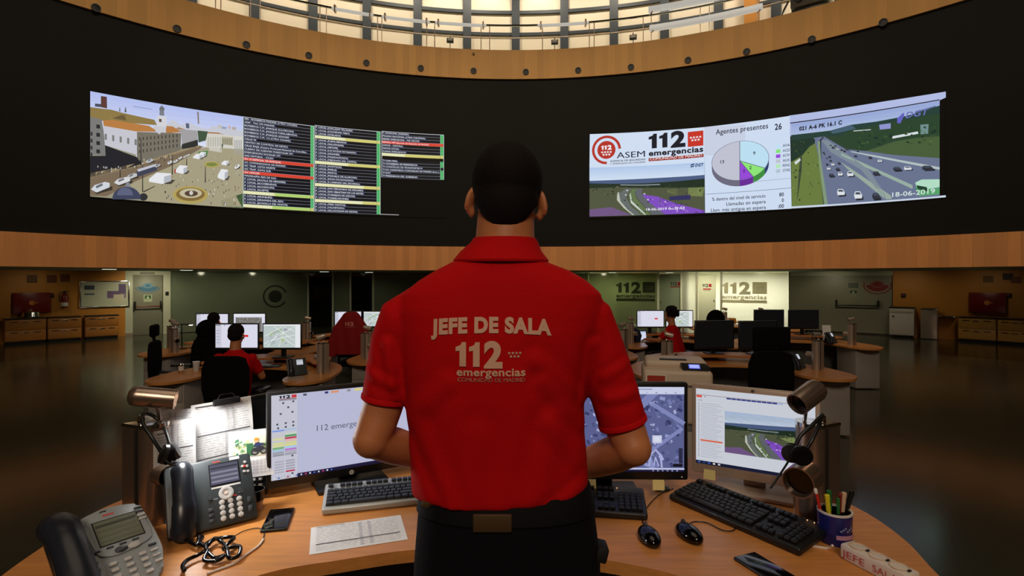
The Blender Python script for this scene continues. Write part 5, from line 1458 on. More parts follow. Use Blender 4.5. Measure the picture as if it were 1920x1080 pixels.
def keyboard(label, loc, rz, w=0.455, d=0.165, body='kb_silver', key='key_black', thick=0.022, slope=7, leds=False, shared={}):
    t = thing('keyboard', label, 'keyboard', loc, rz)
    m = Matrix.Rotation(R_(slope), 4, 'X')
    B().box((0, d / 2, thick / 2), (w, d, thick), bev=0.007, seg=3).xform(m).build('body', M[body], t)
    if body == 'kb_silver':
        B().box((-w / 2 + 0.010 + 0.142, d / 2 - 0.016, thick + 0.0006), (0.282, d - 0.066, 0.002), bev=0.0008).xform(m).build('key_bed', M['black_plastic'], t)
    B().box((0, d - 0.012, 0.004 - math.sin(R_(slope)) * 0), (w * 0.8, 0.02, 0.008)).xform(m).build('rear_foot', M['black_plastic'], t)
    u = 0.0188
    rows = [(0.014, [6.25 if False else 1.25, 1.25, 1.25, 6.25, 1.25, 1.25, 1.25, 1.25], 0), (0.0345, [1.25] + [1] * 1 + [1] * 10 + [2.75], 0), (0.054, [1.75] + [1] * 11 + [2.25], 0),
            (0.0735, [1.5] + [1] * 12 + [1.5], 0), (0.093, [1] * 13 + [2], 0)]
    return t, m, u, rows, thick
def add_keys(kb, key_mat, w=0.455, d=0.165, shared={}):
    t, m, u, rows, thick = kb
    def put(x, y, kw):
        k = (round(kw, 2), key_mat)
        if k not in shared:
            o = B().box((0, 0, 0.004), (kw * u - 0.002, 0.0172, 0.009), bev=0.003).build('key', M[key_mat], t); shared[k] = o.data
        else:
            o = bpy.data.objects.new('key', shared[k]); COL.objects.link(o); o.parent = t
        o.matrix_local = m @ Matrix.Translation((x, y, thick + 0.0015))
    x00 = -w / 2 + 0.011
    for y, ks, _ in rows:
        x = x00
        tot = sum(ks); sc = 15.0 / tot
        for kw in ks:
            put(x + kw * sc * u / 2, y + 0.008, round(kw * sc, 2)); x += kw * sc * u
    y = d - 0.028
    put(x00 + u / 2, y, 1)
    for g0 in (2, 6.5, 11):
        for k in range(4): put(x00 + (g0 + k + 0.5) * u, y, 1)
    xc = x00 + 15.5 * u
    for k in range(3):
        put(xc + (k + 0.5) * u, y, 1)
        for j in (0.093, 0.0735): put(xc + (k + 0.5) * u, j + 0.008, 1)
        put(xc + (k + 0.5) * u, 0.014 + 0.008, 1)
    put(xc + 1.5 * u, 0.0345 + 0.008, 1)
    xn = xc + 3.5 * u
    for k in range(4):
        if xn + (k + 1) * u > w / 2 - 0.004: continue
        for j in (0.014, 0.0345, 0.054, 0.0735, 0.093): put(xn + (k + 0.5) * u, j + 0.008, 1)
    return t
def mouse(label, loc, rz):
    t = thing('mouse', label, 'mouse', loc, rz)
    b = B(); b.ell((0, 0, 0.012), (0.03, 0.054, 0.024), u=24, v=16)
    for v in b.bm.verts:
        if v.co.z < 0.001: v.co.z = 0.001
    b.build('body', M['black_gloss'], t)
    B().cyl((-0.003, 0.03, 0.031), (0.003, 0.03, 0.031), 0.009, n=14).build('wheel', M['button_dark'], t)
    return t
# ================================================================== PEOPLE
MS = 0.00122                                   # metres per photo pixel in the plane of the standing man
MY = 1.22
def mp(x, y, dy=0.0): return Vector(((x - 960) * MS, MY + dy, CAM_Z - (y - HOR) * MS))

def hand(b, wrist, d, up, side, curl=0.5, L=0.185):
    """palm, four fingers of different length and a thumb; d runs along the hand, up towards the index side"""
    d = d.normalized(); up = (up - d * up.dot(d)).normalized(); n = d.cross(up).normalized() * side
    b.capsule(wrist, wrist + d * 0.035, 0.026, 0.030)
    pc = wrist + d * 0.055
    rot = Matrix((d, up, n)).transposed()
    b.ell(pc, (0.055, 0.042, 0.017), rot)
    for k, (off, ln) in enumerate(((0.031, 0.070), (0.0105, 0.078), (-0.0105, 0.072), (-0.031, 0.056))):
        p = wrist + d * 0.085 + up * off
        q = (d * math.cos(curl * 0.7) + n * math.sin(curl * 0.7) + up * off * 2.2).normalized()
        a1 = p + q * ln * 0.5
        q2 = (d * math.cos(curl * 1.6) + n * math.sin(curl * 1.6) + up * off * 2.2).normalized()
        a2 = a1 + q2 * ln * 0.3
        q3 = (d * math.cos(curl * 2.3) + n * math.sin(curl * 2.3)).normalized()
        a3 = a2 + q3 * ln * 0.25
        r = 0.0088 - 0.0005 * k
        b.tube([p - q * 0.02, p, a1, a2, a3, a3 + q3 * r * 0.6], [r, r, r * 0.95, r * 0.88, r * 0.75, r * 0.3], n=10)
    t0 = wrist + d * 0.03 + up * 0.028
    t1 = t0 + (d * 0.5 + up * 0.75 + n * 0.35).normalized() * 0.035
    t2 = t1 + (d * 0.85 + up * 0.3 + n * 0.4).normalized() * 0.032
    b.tube([t0 - up * 0.01, t0, t1, t2, t2 + (t2 - t1) * 0.3], [0.013, 0.0125, 0.011, 0.009, 0.004], n=10)

def head_parts(b, c, rot, s=1.0):
    """skull, jaw, ears, nose, brow, lips; face towards local +Y"""
    def E(p, r, rr=None): b.ell(c + rot @ (Vector(p) * s), tuple(v * s for v in r), (rot @ rr) if rr is not None else rot)
    E((0, -0.012, 0.022), (0.0755, 0.094, 0.088))
    E((0, -0.03, -0.03), (0.066, 0.066, 0.06))
    E((0, 0.024, -0.055), (0.058, 0.066, 0.066))
    E((0, 0.058, -0.095), (0.032, 0.030, 0.022))
    E((0, 0.086, -0.022), (0.012, 0.022, 0.026)); E((0, 0.094, -0.036), (0.016, 0.014, 0.012))
    E((0, 0.072, 0.012), (0.052, 0.014, 0.012)); E((0, 0.080, -0.066), (0.024, 0.012, 0.0075)); E((0, 0.078, -0.078), (0.021, 0.012, 0.008))
    for q in (-1, 1):
        E((q * 0.083, -0.004, -0.020), (0.0085, 0.021, 0.034), Matrix.Rotation(q * R_(-14), 3, 'Y') @ Matrix.Rotation(q * R_(24), 3, 'Z'))
        E((q * 0.080, 0.004, -0.048), (0.009, 0.011, 0.014))
def eyes(c, rot, parent, s=1.0):
    iv = Matrix.Translation(-Vector(parent.location))
    for q in (-1, 1):
        p = c + rot @ (Vector((q * 0.031, 0.0685, -0.004)) * s)
        e = B().ell(iv @ p, (0.011 * s, 0.011 * s, 0.0085 * s), u=14, v=10).build('eye', M['mug_white'], parent)
        B().ell(iv @ (p + rot @ Vector((0, 0.009 * s, 0))), (0.005 * s, 0.003 * s, 0.005 * s), u=10, v=8).build('iris', M['hair'], e)
        B().tube([iv @ (c + rot @ (Vector((q * x, y, z)) * s)) for x, y, z in ((0.014, 0.088, 0.017), (0.03, 0.087, 0.022), (0.046, 0.075, 0.016))], [0.003 * s, 0.004 * s, 0.002 * s], n=8).build('eyebrow', M['hair'], parent)

def put_mesh(name, me, material, parent, world=True):
    me.materials.clear(); me.materials.append(material)
    if world: me.transform(Matrix.Translation(-Vector(parent.location)))
    o = bpy.data.objects.new(name, me); COL.objects.link(o); o.parent = parent
    for p in me.polygons: p.use_smooth = True
    return o

# ---------------- the supervisor
PLAT = 0.45
man = thing('person', 'man seen from behind in red polo shirt lettered JEFE DE SALA, standing at the desk', 'person', (-0.02, MY, PLAT), 0)
hrot = Matrix.Rotation(R_(3.0), 3, 'Y') @ Matrix.Rotation(R_(-6), 3, 'X')
hc = mp(950, 359, 0.03)
b = B()
head_parts(b, hc, hrot)
b.capsule(mp(946, 480, 0.0), mp(949, 385, 0.012), 0.070, 0.064, n=24)
b.ell(mp(945, 508), (0.085, 0.07, 0.035))
LS, LE = mp(757, 598), mp(701, 819, -0.02)
RS, RE = mp(1103, 600), mp(1183, 834, -0.02)
LW = Vector((-0.165, MY + 0.2, 1.444)); RW = Vector((0.15, MY + 0.2, 1.420))
b.tube(spline([LS, mp(722, 748), LE], 6), [0.046] * 7 + [0.045, 0.044, 0.044, 0.043, 0.042, 0.041], n=20)
b.ell(LE, (0.042, 0.042, 0.042)); b.ell(RE, (0.042, 0.042, 0.042))
b.tube(spline([RS, mp(1164, 780), RE], 6), [0.046] * 7 + [0.046, 0.045, 0.044, 0.043, 0.042, 0.041], n=20)
for E_, W2 in ((LE, LW), (RE, RW)):
    b.tube([E_, E_.lerp(W2, 0.25), E_.lerp(W2, 0.5), E_.lerp(W2, 0.8), W2, W2 + (W2 - E_).normalized() * 0.01], [0.040, 0.043, 0.040, 0.032, 0.027, 0.026], n=20)
hand(b, LW, Vector((0.75, 0.55, -0.1)), Vector((0.1, 0.2, 1)), 1, 0.55)
hand(b, RW, Vector((-0.75, 0.55, -0.1)), Vector((-0.1, 0.2, 1)), -1, 0.55)
put_mesh('body', merged(b, 0.0048, 5), M['skin'], man)
eyes(hc, hrot, man)
# hair: cap over the skull down to the nape
b = B()
def HE(p, r): b.ell(hc + hrot @ Vector(p), r, hrot, u=32, v=20)
HE((0, -0.016, 0.026), (0.0825, 0.0975, 0.0900))
HE((0, -0.034, -0.026), (0.0735, 0.0730, 0.086))
b2 = b
for v in b2.bm.verts:
    l = hrot.transposed() @ (v.co - hc)
    # clear the face and the hairline at ears and nape
    if l.y > 0.035: l.y = 0.035 + (l.y - 0.035) * (0.1 if l.z < 0.06 else 0.95)
    lim = -0.100 + 14.0 * l.x * l.x if l.y < -0.035 else -0.035
    if l.z < lim: l.z = lim - (lim - l.z) * 0.15
    v.co = hc + hrot @ l
put_mesh('hair', merged(b, 0.005, 5), M['hair'], man)
# polo shirt
b = B()
TOR = [(462, 890, 1002, .064), (478, 872, 1010, .078), (492, 848, 1026, .090), (507, 818, 1066, .100), (525, 788, 1098, .108), (550, 757, 1126, .114), (580, 745, 1130, .120), (620, 748, 1124, .126),
       (680, 756, 1106, .130), (740, 761, 1095, .129), (800, 767, 1095, .125), (850, 771, 1099, .122), (895, 772, 1102, .122)]
rings = []
for y, xl, xr, ry in TOR:
    a, c2 = mp(xl, y), mp(xr, y)
    rings.append(((a.x + c2.x) / 2, MY, a.z, (c2.x - a.x) / 2, ry, 2.3))
def hem(x):
    px = x / MS + 960
    f = [(760, 924), (790, 918), (840, 918), (889, 919), (963, 918), (1020, 912), (1070, 909), (1110, 907)]
    y = inter(f, max(760, min(1110, px)))[0]
    return CAM_Z - (y - HOR) * MS
a, c2 = mp(774, 925), mp(1101, 925)
rings.append(((a.x + c2.x) / 2, MY, hem, (c2.x - a.x) / 2, .121, 2.3))
b.loft(rings[::-1], n=64)
b.tube([mp(800, 568), mp(757, 600), mp(744, 640), mp(733, 691), mp(721.5, 748)], [0.050, 0.0595, 0.0580, 0.0555, 0.0520], n=28)
b.tube([mp(1065, 570), mp(1103, 600), mp(1122, 650), mp(1144, 712), mp(1167.5, 792)], [0.050, 0.0595, 0.0575, 0.0560, 0.0550], n=28)
sm = merged(b, 0.0065, 4)
FOLDS = [((1085, 745), (1000, 660), 14, .0045), ((1092, 790), (1012, 700), 12, .005), ((1090, 850), (1025, 770), 16, .004), ((775, 770), (850, 700), 16, .004), ((772, 830), (812, 905), 14, .006), ((800, 790), (850, 915), 18, .0035),
         ((1098, 880), (1010, 935), 13, .004), ((1040, 760), (1000, 900), 20, .0035), ((735, 640), (752, 740), 10, .006), ((1105, 640), (1092, 740), 10, .006), ((900, 790), (870, 930), 22, .003),
         ((695, 690), (745, 715), 9, .004), ((1130, 740), (1195, 725), 10, .004), ((1125, 700), (1180, 670), 9, .003)]
for v in sm.vertices:
    px = v.co.x / MS + 960; py = HOR - (v.co.z - CAM_Z) / MS
    if v.co.y < MY + 0.02:
        d = 0.0
        for (x0, y0), (x1, y1), w, amp in FOLDS:
            ex, ey = x1 - x0, y1 - y0; L2_ = ex * ex + ey * ey
            t = ((px - x0) * ex + (py - y0) * ey) / L2_
            tc = max(0.0, min(1.0, t))
            q = math.hypot(px - x0 - ex * tc, py - y0 - ey * tc) / w
            if q < 3: d += amp * (math.exp(-q * q) - 0.6 * math.exp(-((q - 1.7) ** 2) * 1.5))
        v.co.y -= d
shirt = put_mesh('polo_shirt', sm, M['shirt'], man)
bvh = BVHTree.FromPolygons([v.co for v in sm.vertices], [tuple(p.vertices) for p in sm.polygons])
loc0 = Vector(man.location)
c = Canvas(0.0004)
def arch(p):
    u = p[0] - (920 - 960) * MS
    return (p[0], p[1] - 0.36 * u * u)
W1 = (1034 - 807) * MS
CR = (226, 176, 150)
u0 = (807 - 960) * MS
c.text('JEFE DE SALA', u0, CAM_Z - (621.5 - HOR) * MS, 0.0325, CR, width=W1, bold=0.055, res=5, warp=arch)
c.num112((855 - 960) * MS, CAM_Z - (685.5 - HOR) * MS, 0.055, CR, (942.5 - 855) * MS)
c.stars7(((965 - 960) * MS, CAM_Z - (663 - HOR) * MS), 27 * MS, CR)
c.text('emergencias', (857 - 960) * MS, CAM_Z - (702.5 - HOR) * MS, 0.0178, CR, width=(985 - 857) * MS, bold=0.025, res=4)
c.text('COMUNIDAD DE MADRID', (859 - 960) * MS, CAM_Z - (713.5 - HOR) * MS, 0.0092, (206, 140, 116), width=(984 - 859) * MS, bold=0.03, res=3)
c.cut(0.006); c.cut(0.006, 1)
def on_shirt(u, v, h):
    k = 1.105 / MY          # the back of the shirt is nearer to the lens than the man's middle
    o = Vector((u * k, 0, CAM_Z + (v - CAM_Z) * k)) - loc0
    hit = bvh.ray_cast(Vector((o.x, -1.5, o.z)), Vector((0, 1, 0)))[0]
    y = hit.y if hit is not None else MY - 0.12 - loc0.y
    return Vector((o.x, y - 0.0022 - h, o.z))
c.build('shirt_lettering', on_shirt, M['print'], shirt)
# collar
cc = mp(946, 470)
b = B()
rg = [(mp(946, 449).z, .066, .066), (mp(946, 447).z, .071, .071), (mp(946, 455).z, .077, .076), (mp(945, 472).z, .093, .089), (mp(943, 488).z, .1085, .103), (mp(943, 492).z, .1075, .102), (mp(943, 489).z, .100, .094)]
rows_ = []
for z, rx, ry in rg: rows_.append((cc.x + (0.0 if rx < .08 else -0.008), MY + 0.0, z, rx, ry, 2.1))
b.loft(rows_, n=48)
co = b.build('collar', M['shirt'], shirt)
co.location = -loc0
pk = B().prism([(-0.017, 0.0), (0.017, 0.0), (0.019, 0.17), (-0.019, 0.17)], 0, 0.004, bev=0.001, m=Matrix.Translation((cc.x - 0.006, MY + 0.118, CAM_Z - 0.13 - 0.045)) @ Matrix.Rotation(R_(90 + 20), 4, 'X')).build('button_placket', M['shirt'], shirt)
pk.location = -loc0
# sleeve hems
for pts, r in (((mp(722.5, 741), mp(720.5, 752)), 0.0535), ((mp(1165.5, 785), mp(1169, 797)), 0.0565)):
    hb = B().tube([pts[0], pts[0].lerp(pts[1], 0.2), pts[0].lerp(pts[1], 0.8), pts[1]], [r - 0.002, r, r, r - 0.003], n=32).build('sleeve_hem', M['shirt'], shirt)
    hb.location = -loc0
# trousers, belt, shoes
b = B()
TR = [(890, 796, 1100, .104), (925, 790, 1108, .112), (960, 785, 1114, .118), (1000, 782, 1119, .124), (1040, 779, 1122, .128), (1085, 777, 1125, .128), (1110, 779, 1122, .122)]
rings = []
for y, xl, xr, ry in TR:
    a, c2 = mp(xl, y), mp(xr, y)
    rings.append(((a.x + c2.x) / 2, MY - 0.004, a.z, (c2.x - a.x) / 2, ry, 2.4))
b.loft(rings[::-1], n=48)
for x in (-0.115, 0.094):
    b.tube([Vector((x, MY, 1.30)), Vector((x, MY + 0.005, 1.0)), Vector((x, MY, 0.62)), Vector((x, MY - 0.01, PLAT + 0.045))], [0.108, 0.088, 0.068, 0.062], n=24)
put_mesh('trousers', merged(b, 0.009, 5), M['navy'], man)
b = B()
rings = []
for y, g in ((900, 0.000), (903, 0.003), (943, 0.005), (947, 0.001)):
    xl, xr, ry = inter([(q[0], q[1], q[2], q[3]) for q in TR], y)
    a, c2 = mp(xl, y), mp(xr, y)
    rings.append(((a.x + c2.x) / 2, MY - 0.004, a.z, (c2.x - a.x) / 2 + g, ry + g, 2.4))
b.loft(rings[::-1], n=64)
belt = put_mesh('belt', (lambda o: (COL.objects.unlink(o), o.data)[1])(b.build('belt_tmp', M['belt'])), M['belt'], man)
pc = mp(927, 934)
q_ = B().box((pc.x, MY - 0.004 - 0.121, pc.z), (73 * MS * 0.9, 0.007, 34 * MS * 0.9), bev=0.003).build('belt_patch', M['leather_tan'], belt); q_.location = -loc0
pc = mp(812, 915)
q_ = B().box((pc.x, MY - 0.085, pc.z), (0.02, 0.02, 0.012), rot=Matrix.Rotation(R_(-35), 3, 'Z'), bev=0.003).build('belt_keeper', M['leather_tan'], belt); q_.location = -loc0
pc = mp(1122, 1020)
q_ = B().box((pc.x, MY - 0.03, pc.z), (0.026, 0.05, 0.034), rot=Matrix.Rotation(R_(14), 3, 'Y'), bev=0.005).build('belt_pouch', M['black_matte'], belt); q_.location = -loc0
for x in (-0.115, 0.094):
    s_ = B()
    s_.ell((x, MY + 0.06, PLAT + 0.035), (0.05, 0.14, 0.034)); s_.ell((x, MY - 0.02, PLAT + 0.05), (0.046, 0.066, 0.05)); s_.box((x, MY + 0.05, PLAT + 0.011), (0.085, 0.26, 0.018), bev=0.008)
    put_mesh('shoe', merged(s_, 0.006, 4), M['black_matte'], man)

# ---------------- seated operators
def seated(label, loc, rz, shirt, hair='short', arms=0.35, lean=0.06, look=0.0, s=1.0, reach=None):
    t = thing('person', label, 'person', loc, rz)
    rot = Matrix.Rotation(look, 3, 'Z') @ Matrix.Rotation(R_(-8), 3, 'X')
    hc = Vector((0, lean + 0.03, 1.30))
    b = B(); head_parts(b, hc, rot)
    b.capsule((0, lean - 0.01, 1.06), (0, lean + 0.015, 1.22), 0.062, 0.058)
    b.ell((0, lean, 1.06), (0.10, 0.07, 0.04))
    for q in (-1, 1):
        S = Vector((q * 0.20, lean, 1.03)); E = Vector((q * 0.26, lean + 0.10, 0.80)); W = Vector((q * 0.14, arms, 0.80))
        if reach and q in reach: E, W = Vector(reach[q][0]), Vector(reach[q][1])
        b.tube([S, S.lerp(E, 0.5), E], [0.05, 0.046, 0.04], n=14); b.ell(E, (0.04,) * 3)
        b.tube([E, E.lerp(W, 0.4), W], [0.039, 0.039, 0.027], n=14)
        hand(b, W, (W - E), Vector((-q, 0, 0.25)), 1 if q < 0 else -1, 0.5)
    put_mesh('body', merged(b, 0.006, 4), M['skin'], t, world=False)
    o = eyes_local(hc, rot, t)
    b = B()
    if hair == 'short':
        b.ell(hc + rot @ Vector((0, -0.016, 0.03)), (0.084, 0.1, 0.092), rot); b.ell(hc + rot @ Vector((0, -0.04, -0.02)), (0.078, 0.068, 0.07), rot)
    elif hair == 'curly':
        rn = random.Random(11)
        b.ell(hc + rot @ Vector((0, -0.02, 0.03)), (0.1, 0.11, 0.1), rot)
        for k in range(90):
            a = rn.uniform(0, 2 * PI); e = rn.uniform(-0.6, 1.4)
            p = Vector((0.105 * math.cos(a) * math.cos(e), -0.03 + 0.115 * math.sin(a) * math.cos(e), 0.03 + 0.11 * math.sin(e)))
            if p.y > 0.05 and p.z < 0.08: continue
            b.ell(hc + rot @ p, (rn.uniform(0.016, 0.03),) * 3, u=8, v=6)
    for v in b.bm.verts:
        l = rot.transposed() @ (v.co - hc)
        if l.y > 0.04 and l.z < 0.07: l.y = 0.04 + (l.y - 0.04) * 0.15; v.co = hc + rot @ l
    put_mesh('hair', merged(b, 0.007, 2 if hair == 'curly' else 4), M['hair'], t, world=False)
    b = B()
    b.loft([(0, 0.0, 0.53, 0.18, 0.13), (0, 0.0, 0.62, 0.185, 0.125), (0, lean * 0.5, 0.80, 0.19, 0.12), (0, lean, 0.98, 0.205, 0.118), (0, lean, 1.05, 0.17, 0.095), (0, lean, 1.10, 0.09, 0.075), (0, lean, 1.125, 0.062, 0.062)], n=36, e=2.3)
    for q in (-1, 1):
        S = Vector((q * 0.19, lean, 1.02)); E = Vector((q * 0.26, lean + 0.10, 0.80))
        if reach and q in reach: E = Vector(reach[q][0])
        b.ell(S, (0.062, 0.062, 0.06)); b.tube([S, S.lerp(E, 0.72)], [0.06, 0.055], n=20)
    put_mesh('shirt', merged(b, 0.009, 5), M[shirt], t, world=False)
    b = B()
    b.ell((0, 0.02, 0.575), (0.185, 0.16, 0.09))
    for q in (-1, 1):
        b.tube([(q * 0.1, 0.0, 0.58), (q * 0.12, 0.4, 0.58), (q * 0.12, 0.44, 0.54), (q * 0.12, 0.42, 0.08)], [0.085, 0.066, 0.062, 0.045], n=18)
    put_mesh('trousers', merged(b, 0.011, 4), M['navy'], t, world=False)
    for q in (-1, 1):
        s_ = B(); s_.ell((q * 0.12, 0.48, 0.04), (0.045, 0.13, 0.04)); s_.build('shoe', M['black_matte'], t)
    return t
def eyes_local(c, rot, parent):
    for q in (-1, 1):
        p = c + rot @ Vector((q * 0.031, 0.0685, -0.004))
        e = B().ell(p, (0.011, 0.011, 0.0085), u=12, v=8).build('eye', M['mug_white'], parent)
# ================================================================== THE SUPERVISOR'S DESK
struct(B().prism([(x, y) for x, y in [(-1.24, -1.5), (1.06, -1.5), (1.06, 1.6), (0.7, 1.98), (-0.85, 1.98), (-1.24, 1.6)]], 0, PLAT, bev=0.01).build('floor_dais', M['black_matte'], smooth=False))
NOUT = [(-0.1, 1.468), (0.14, 1.43), (0.30, 1.385), (0.44, 1.31), (0.60, 1.13), (0.70, 0.92), (0.82, 0.84), (0.95, 0.90), (1.03, 1.10), (1.065, 1.33), (1.115, 1.52), (1.115, 1.73), (1.02, 1.98), (0.76, 2.2), (0.35, 2.34), (-0.1, 2.38),
        (-0.55, 2.34), (-0.93, 2.2), (-1.2, 1.98), (-1.32, 1.73), (-1.295, 1.46), (-1.265, 1.3), (-1.2, 1.08), (-1.06, 0.86), (-0.92, 0.84), (-0.84, 0.96), (-0.74, 1.2), (-0.62, 1.34), (-0.45, 1.405), (-0.28, 1.455)]
t = thing('supervisor_desk', 'large curved beech desk in the foreground around the standing man', 'desk', (0, 1.8, PLAT))
no = [(p.x, p.y - 1.8) for p in spline([(x, y, 0) for x, y in NOUT], 5, closed=True)]
B().prism(no, 0.706, 0.74, bev=0.007).build('desktop', M['desk'], t)
sp = [(p.x, p.y - 1.8) for p in spline([(-1.0, 1.75, 0), (-0.6, 1.88, 0), (-0.1, 1.92, 0), (0.4, 1.88, 0), (0.85, 1.75, 0)], 6)]
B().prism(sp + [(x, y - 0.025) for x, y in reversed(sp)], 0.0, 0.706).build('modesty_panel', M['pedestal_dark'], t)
for x in (-1.02, 0.86):
    p_ = B().box((x, -0.5, 0.36), (0.34, 0.5, 0.69), bev=0.005).build('pedestal', M['pedestal'], t)

# ---- monitors
def ui_main(w, h):
    c = Canvas(0.0003)
    c.rect(-w / 2, 0, w / 2, h, (190, 192, 220)); c.layer = 1
    X = lambda f: -w / 2 + f * w
    Yv = lambda f: h * (1 - f)
    c.rect(X(0), 0, X(0.155), h, (202, 202, 218)); c.rect(X(0), 0, X(1), h * 0.042, (26, 22, 56)); c.layer = 2
    c.num112(X(0.045), Yv(0.045), h * 0.034, (14, 14, 24), w * 0.068); c.rect(X(0.12), Yv(0.045), X(0.15), Yv(0.01), (210, 50, 60)); c.rect(X(0.045), Yv(0.058), X(0.15), Yv(0.05), (120, 40, 50)); c.rect(X(0.045), Yv(0.07), X(0.15), Yv(0.064), (60, 60, 70))
    ic = (76, 80, 92)
    for fx, fy in ((0.07, 0.10), (0.13, 0.09), (0.10, 0.155), (0.055, 0.225), (0.125, 0.215), (0.035, 0.345), (0.085, 0.34), (0.13, 0.335), (0.04, 0.39), (0.085, 0.385), (0.13, 0.378), (0.125, 0.735), (0.125, 0.945)):
        s = h * 0.011; c.rect(X(fx) - s, Yv(fy) - s, X(fx) + s, Yv(fy) + s * 0.9, ic)
    for fx, col in ((0.19, (80, 90, 100)), (0.325, (44, 56, 104)), (0.365, (224, 150, 110)), (0.47, (140, 140, 150)), (0.52, (226, 214, 120)), (0.64, (90, 100, 130))):
        c.rect(X(fx), Yv(0.038), X(fx + (0.05 if col[0] > 200 else 0.022)), Yv(0.012), col)
    c.rect(X(0.005), Yv(0.43), X(0.075), Yv(0.415), (110, 150, 236)); c.rect(X(0.078), Yv(0.425), X(0.15), Yv(0.412), (160, 196, 226))
    BR = [[(206, 206, 212), (206, 216, 206)], [(206, 206, 206), (80, 160, 90)], [(220, 222, 160), (200, 60, 90)], [(206, 206, 206), (232, 190, 180)], [(222, 222, 150), (214, 216, 150)], [(222, 222, 150), (222, 222, 140)], [(120, 180, 120), (170, 206, 236)], [(160, 200, 226), (190, 120, 210)], [(160, 160, 174), (176, 176, 190)], [(150, 150, 164), (160, 160, 174)]]
    for i, (a, b_) in enumerate(BR):
        y = 0.455 + i * 0.027
        c.rect(X(0.008), Yv(y + 0.022), X(0.075), Yv(y), a); c.rect(X(0.08), Yv(y + 0.022), X(0.15), Yv(y), b_)
    for i in range(5):
        y = 0.78 + i * 0.031
        c.rect(X(0.02), Yv(y + 0.018), X(0.075), Yv(y), (176, 176, 190)); c.rect(X(0.085), Yv(y + 0.018), X(0.14), Yv(y), (166, 166, 180) if i < 4 else (196, 40, 76))
    c.text('112 emergencias', X(0.275), Yv(0.485), h * 0.072, (74, 74, 94), width=w * 0.37, bold=-0.004)
    for i in range(14):
        c.rect(X(0.012 + i * 0.027), h * 0.012, X(0.022 + i * 0.027), h * 0.03, [(220, 224, 236), (70, 110, 200), (200, 210, 230), (190, 60, 90)][i % 4])
    return c
def ui_sat(w, h):
    c = Canvas(0.0003); rn = random.Random(21)
    c.rect(-w / 2, 0, w / 2, h, (92, 98, 146)); c.layer = 1
    X = lambda f: -w / 2 + f * w
    Yv = lambda f: h * (1 - f)
    for k in range(420):
        x, y = rn.random(), rn.uniform(0.08, 0.96); s = rn.uniform(0.008, 0.035)
        a = rn.choice((0.25, 0.3, 1.1, 1.2)); col = rn.choice([(56, 60, 104), (120, 126, 180), (76, 82, 130), (148, 154, 204), (64, 70, 116), (104, 110, 160), (176, 182, 222)])
        p = [(x + s * (ca * math.cos(a) - cb * 0.6 * math.sin(a)) * h / w, y + s * (ca * math.sin(a) + cb * 0.6 * math.cos(a))) for ca, cb in ((-1, -1), (1, -1), (1, 1), (-1, 1))]
        if min(q[0] for q in p) < 0 or max(q[0] for q in p) > 1 or min(q[1] for q in p) < 0.08 or max(q[1] for q in p) > 0.955: continue
        c.layer = 1 + k % 3
        c.poly([(X(u), Yv(v)) for u, v in p], col)
    c.layer = 4
    def rd(pts, t, col):
        for (a, b_) in zip(pts[:-1], pts[1:]):
            a = Vector((X(a[0]), Yv(a[1]))); b_ = Vector((X(b_[0]), Yv(b_[1]))); d = (b_ - a).normalized(); n = Vector((-d.y, d.x)) * t
            c.poly([a + n, b_ + n + d * t, b_ - n + d * t, a - n], col)
    rd([(0.62, 0.42), (0.80, 0.09)], 0.013, (126, 134, 186)); rd([(0.60, 0.3), (0.74, 0.6), (0.80, 0.95)], 0.008, (140, 148, 200)); rd([(0.72, 0.85), (0.98, 0.5)], 0.006, (130, 138, 190)); rd([(0.8, 0.2), (0.99, 0.42)], 0.007, (130, 138, 190))
    rd([(0.78, 0.93), (0.79, 0.8), (0.82, 0.74), (0.85, 0.8), (0.86, 0.94)], 0.003, (176, 182, 226)); rd([(0.81, 0.93), (0.82, 0.83), (0.84, 0.93)], 0.002, (176, 182, 226))
    c.layer = 5
    c.rect(X(0.80), Yv(0.66), X(0.86), Yv(0.57), (206, 210, 236)); c.rect(X(0.812), Yv(0.645), X(0.848), Yv(0.585), (226, 230, 246))
    for i in range(6):
        for j in range(4): c.rect(X(0.12 + i * 0.035), Yv(0.5 + j * 0.07), X(0.14 + i * 0.035), Yv(0.45 + j * 0.07), (190, 196, 230)); c.rect(X(0.126 + i * 0.035), Yv(0.49 + j * 0.07), X(0.134 + i * 0.035), Yv(0.46 + j * 0.07), (90, 96, 146))
    c.layer = 6
    c.rect(X(0), Yv(0.085), X(1), Yv(0), (206, 212, 238)); c.rect(X(0.6), Yv(0.035), X(0.8), Yv(0.02), (150, 156, 190))
    for i in range(5): c.rect(X(0.7 + i * 0.06), Yv(0.075), X(0.712 + i * 0.06), Yv(0.06), (110, 116, 150))
    c.rect(X(0), Yv(0.975), X(1), Yv(0.955), (196, 202, 236)); c.rect(X(0), Yv(1), X(1), Yv(0.975), (20, 18, 52)); c.rect(X(0.93), Yv(0.94), X(0.99), Yv(0.905), (14, 14, 26)); c.rect(X(0.965), Yv(0.90), X(0.99), Yv(0.72), (40, 42, 70))
    for i in range(6): c.rect(X(0.80 + i * 0.03), Yv(0.995), X(0.81 + i * 0.03), Yv(0.98), (150, 160, 210))
    return c
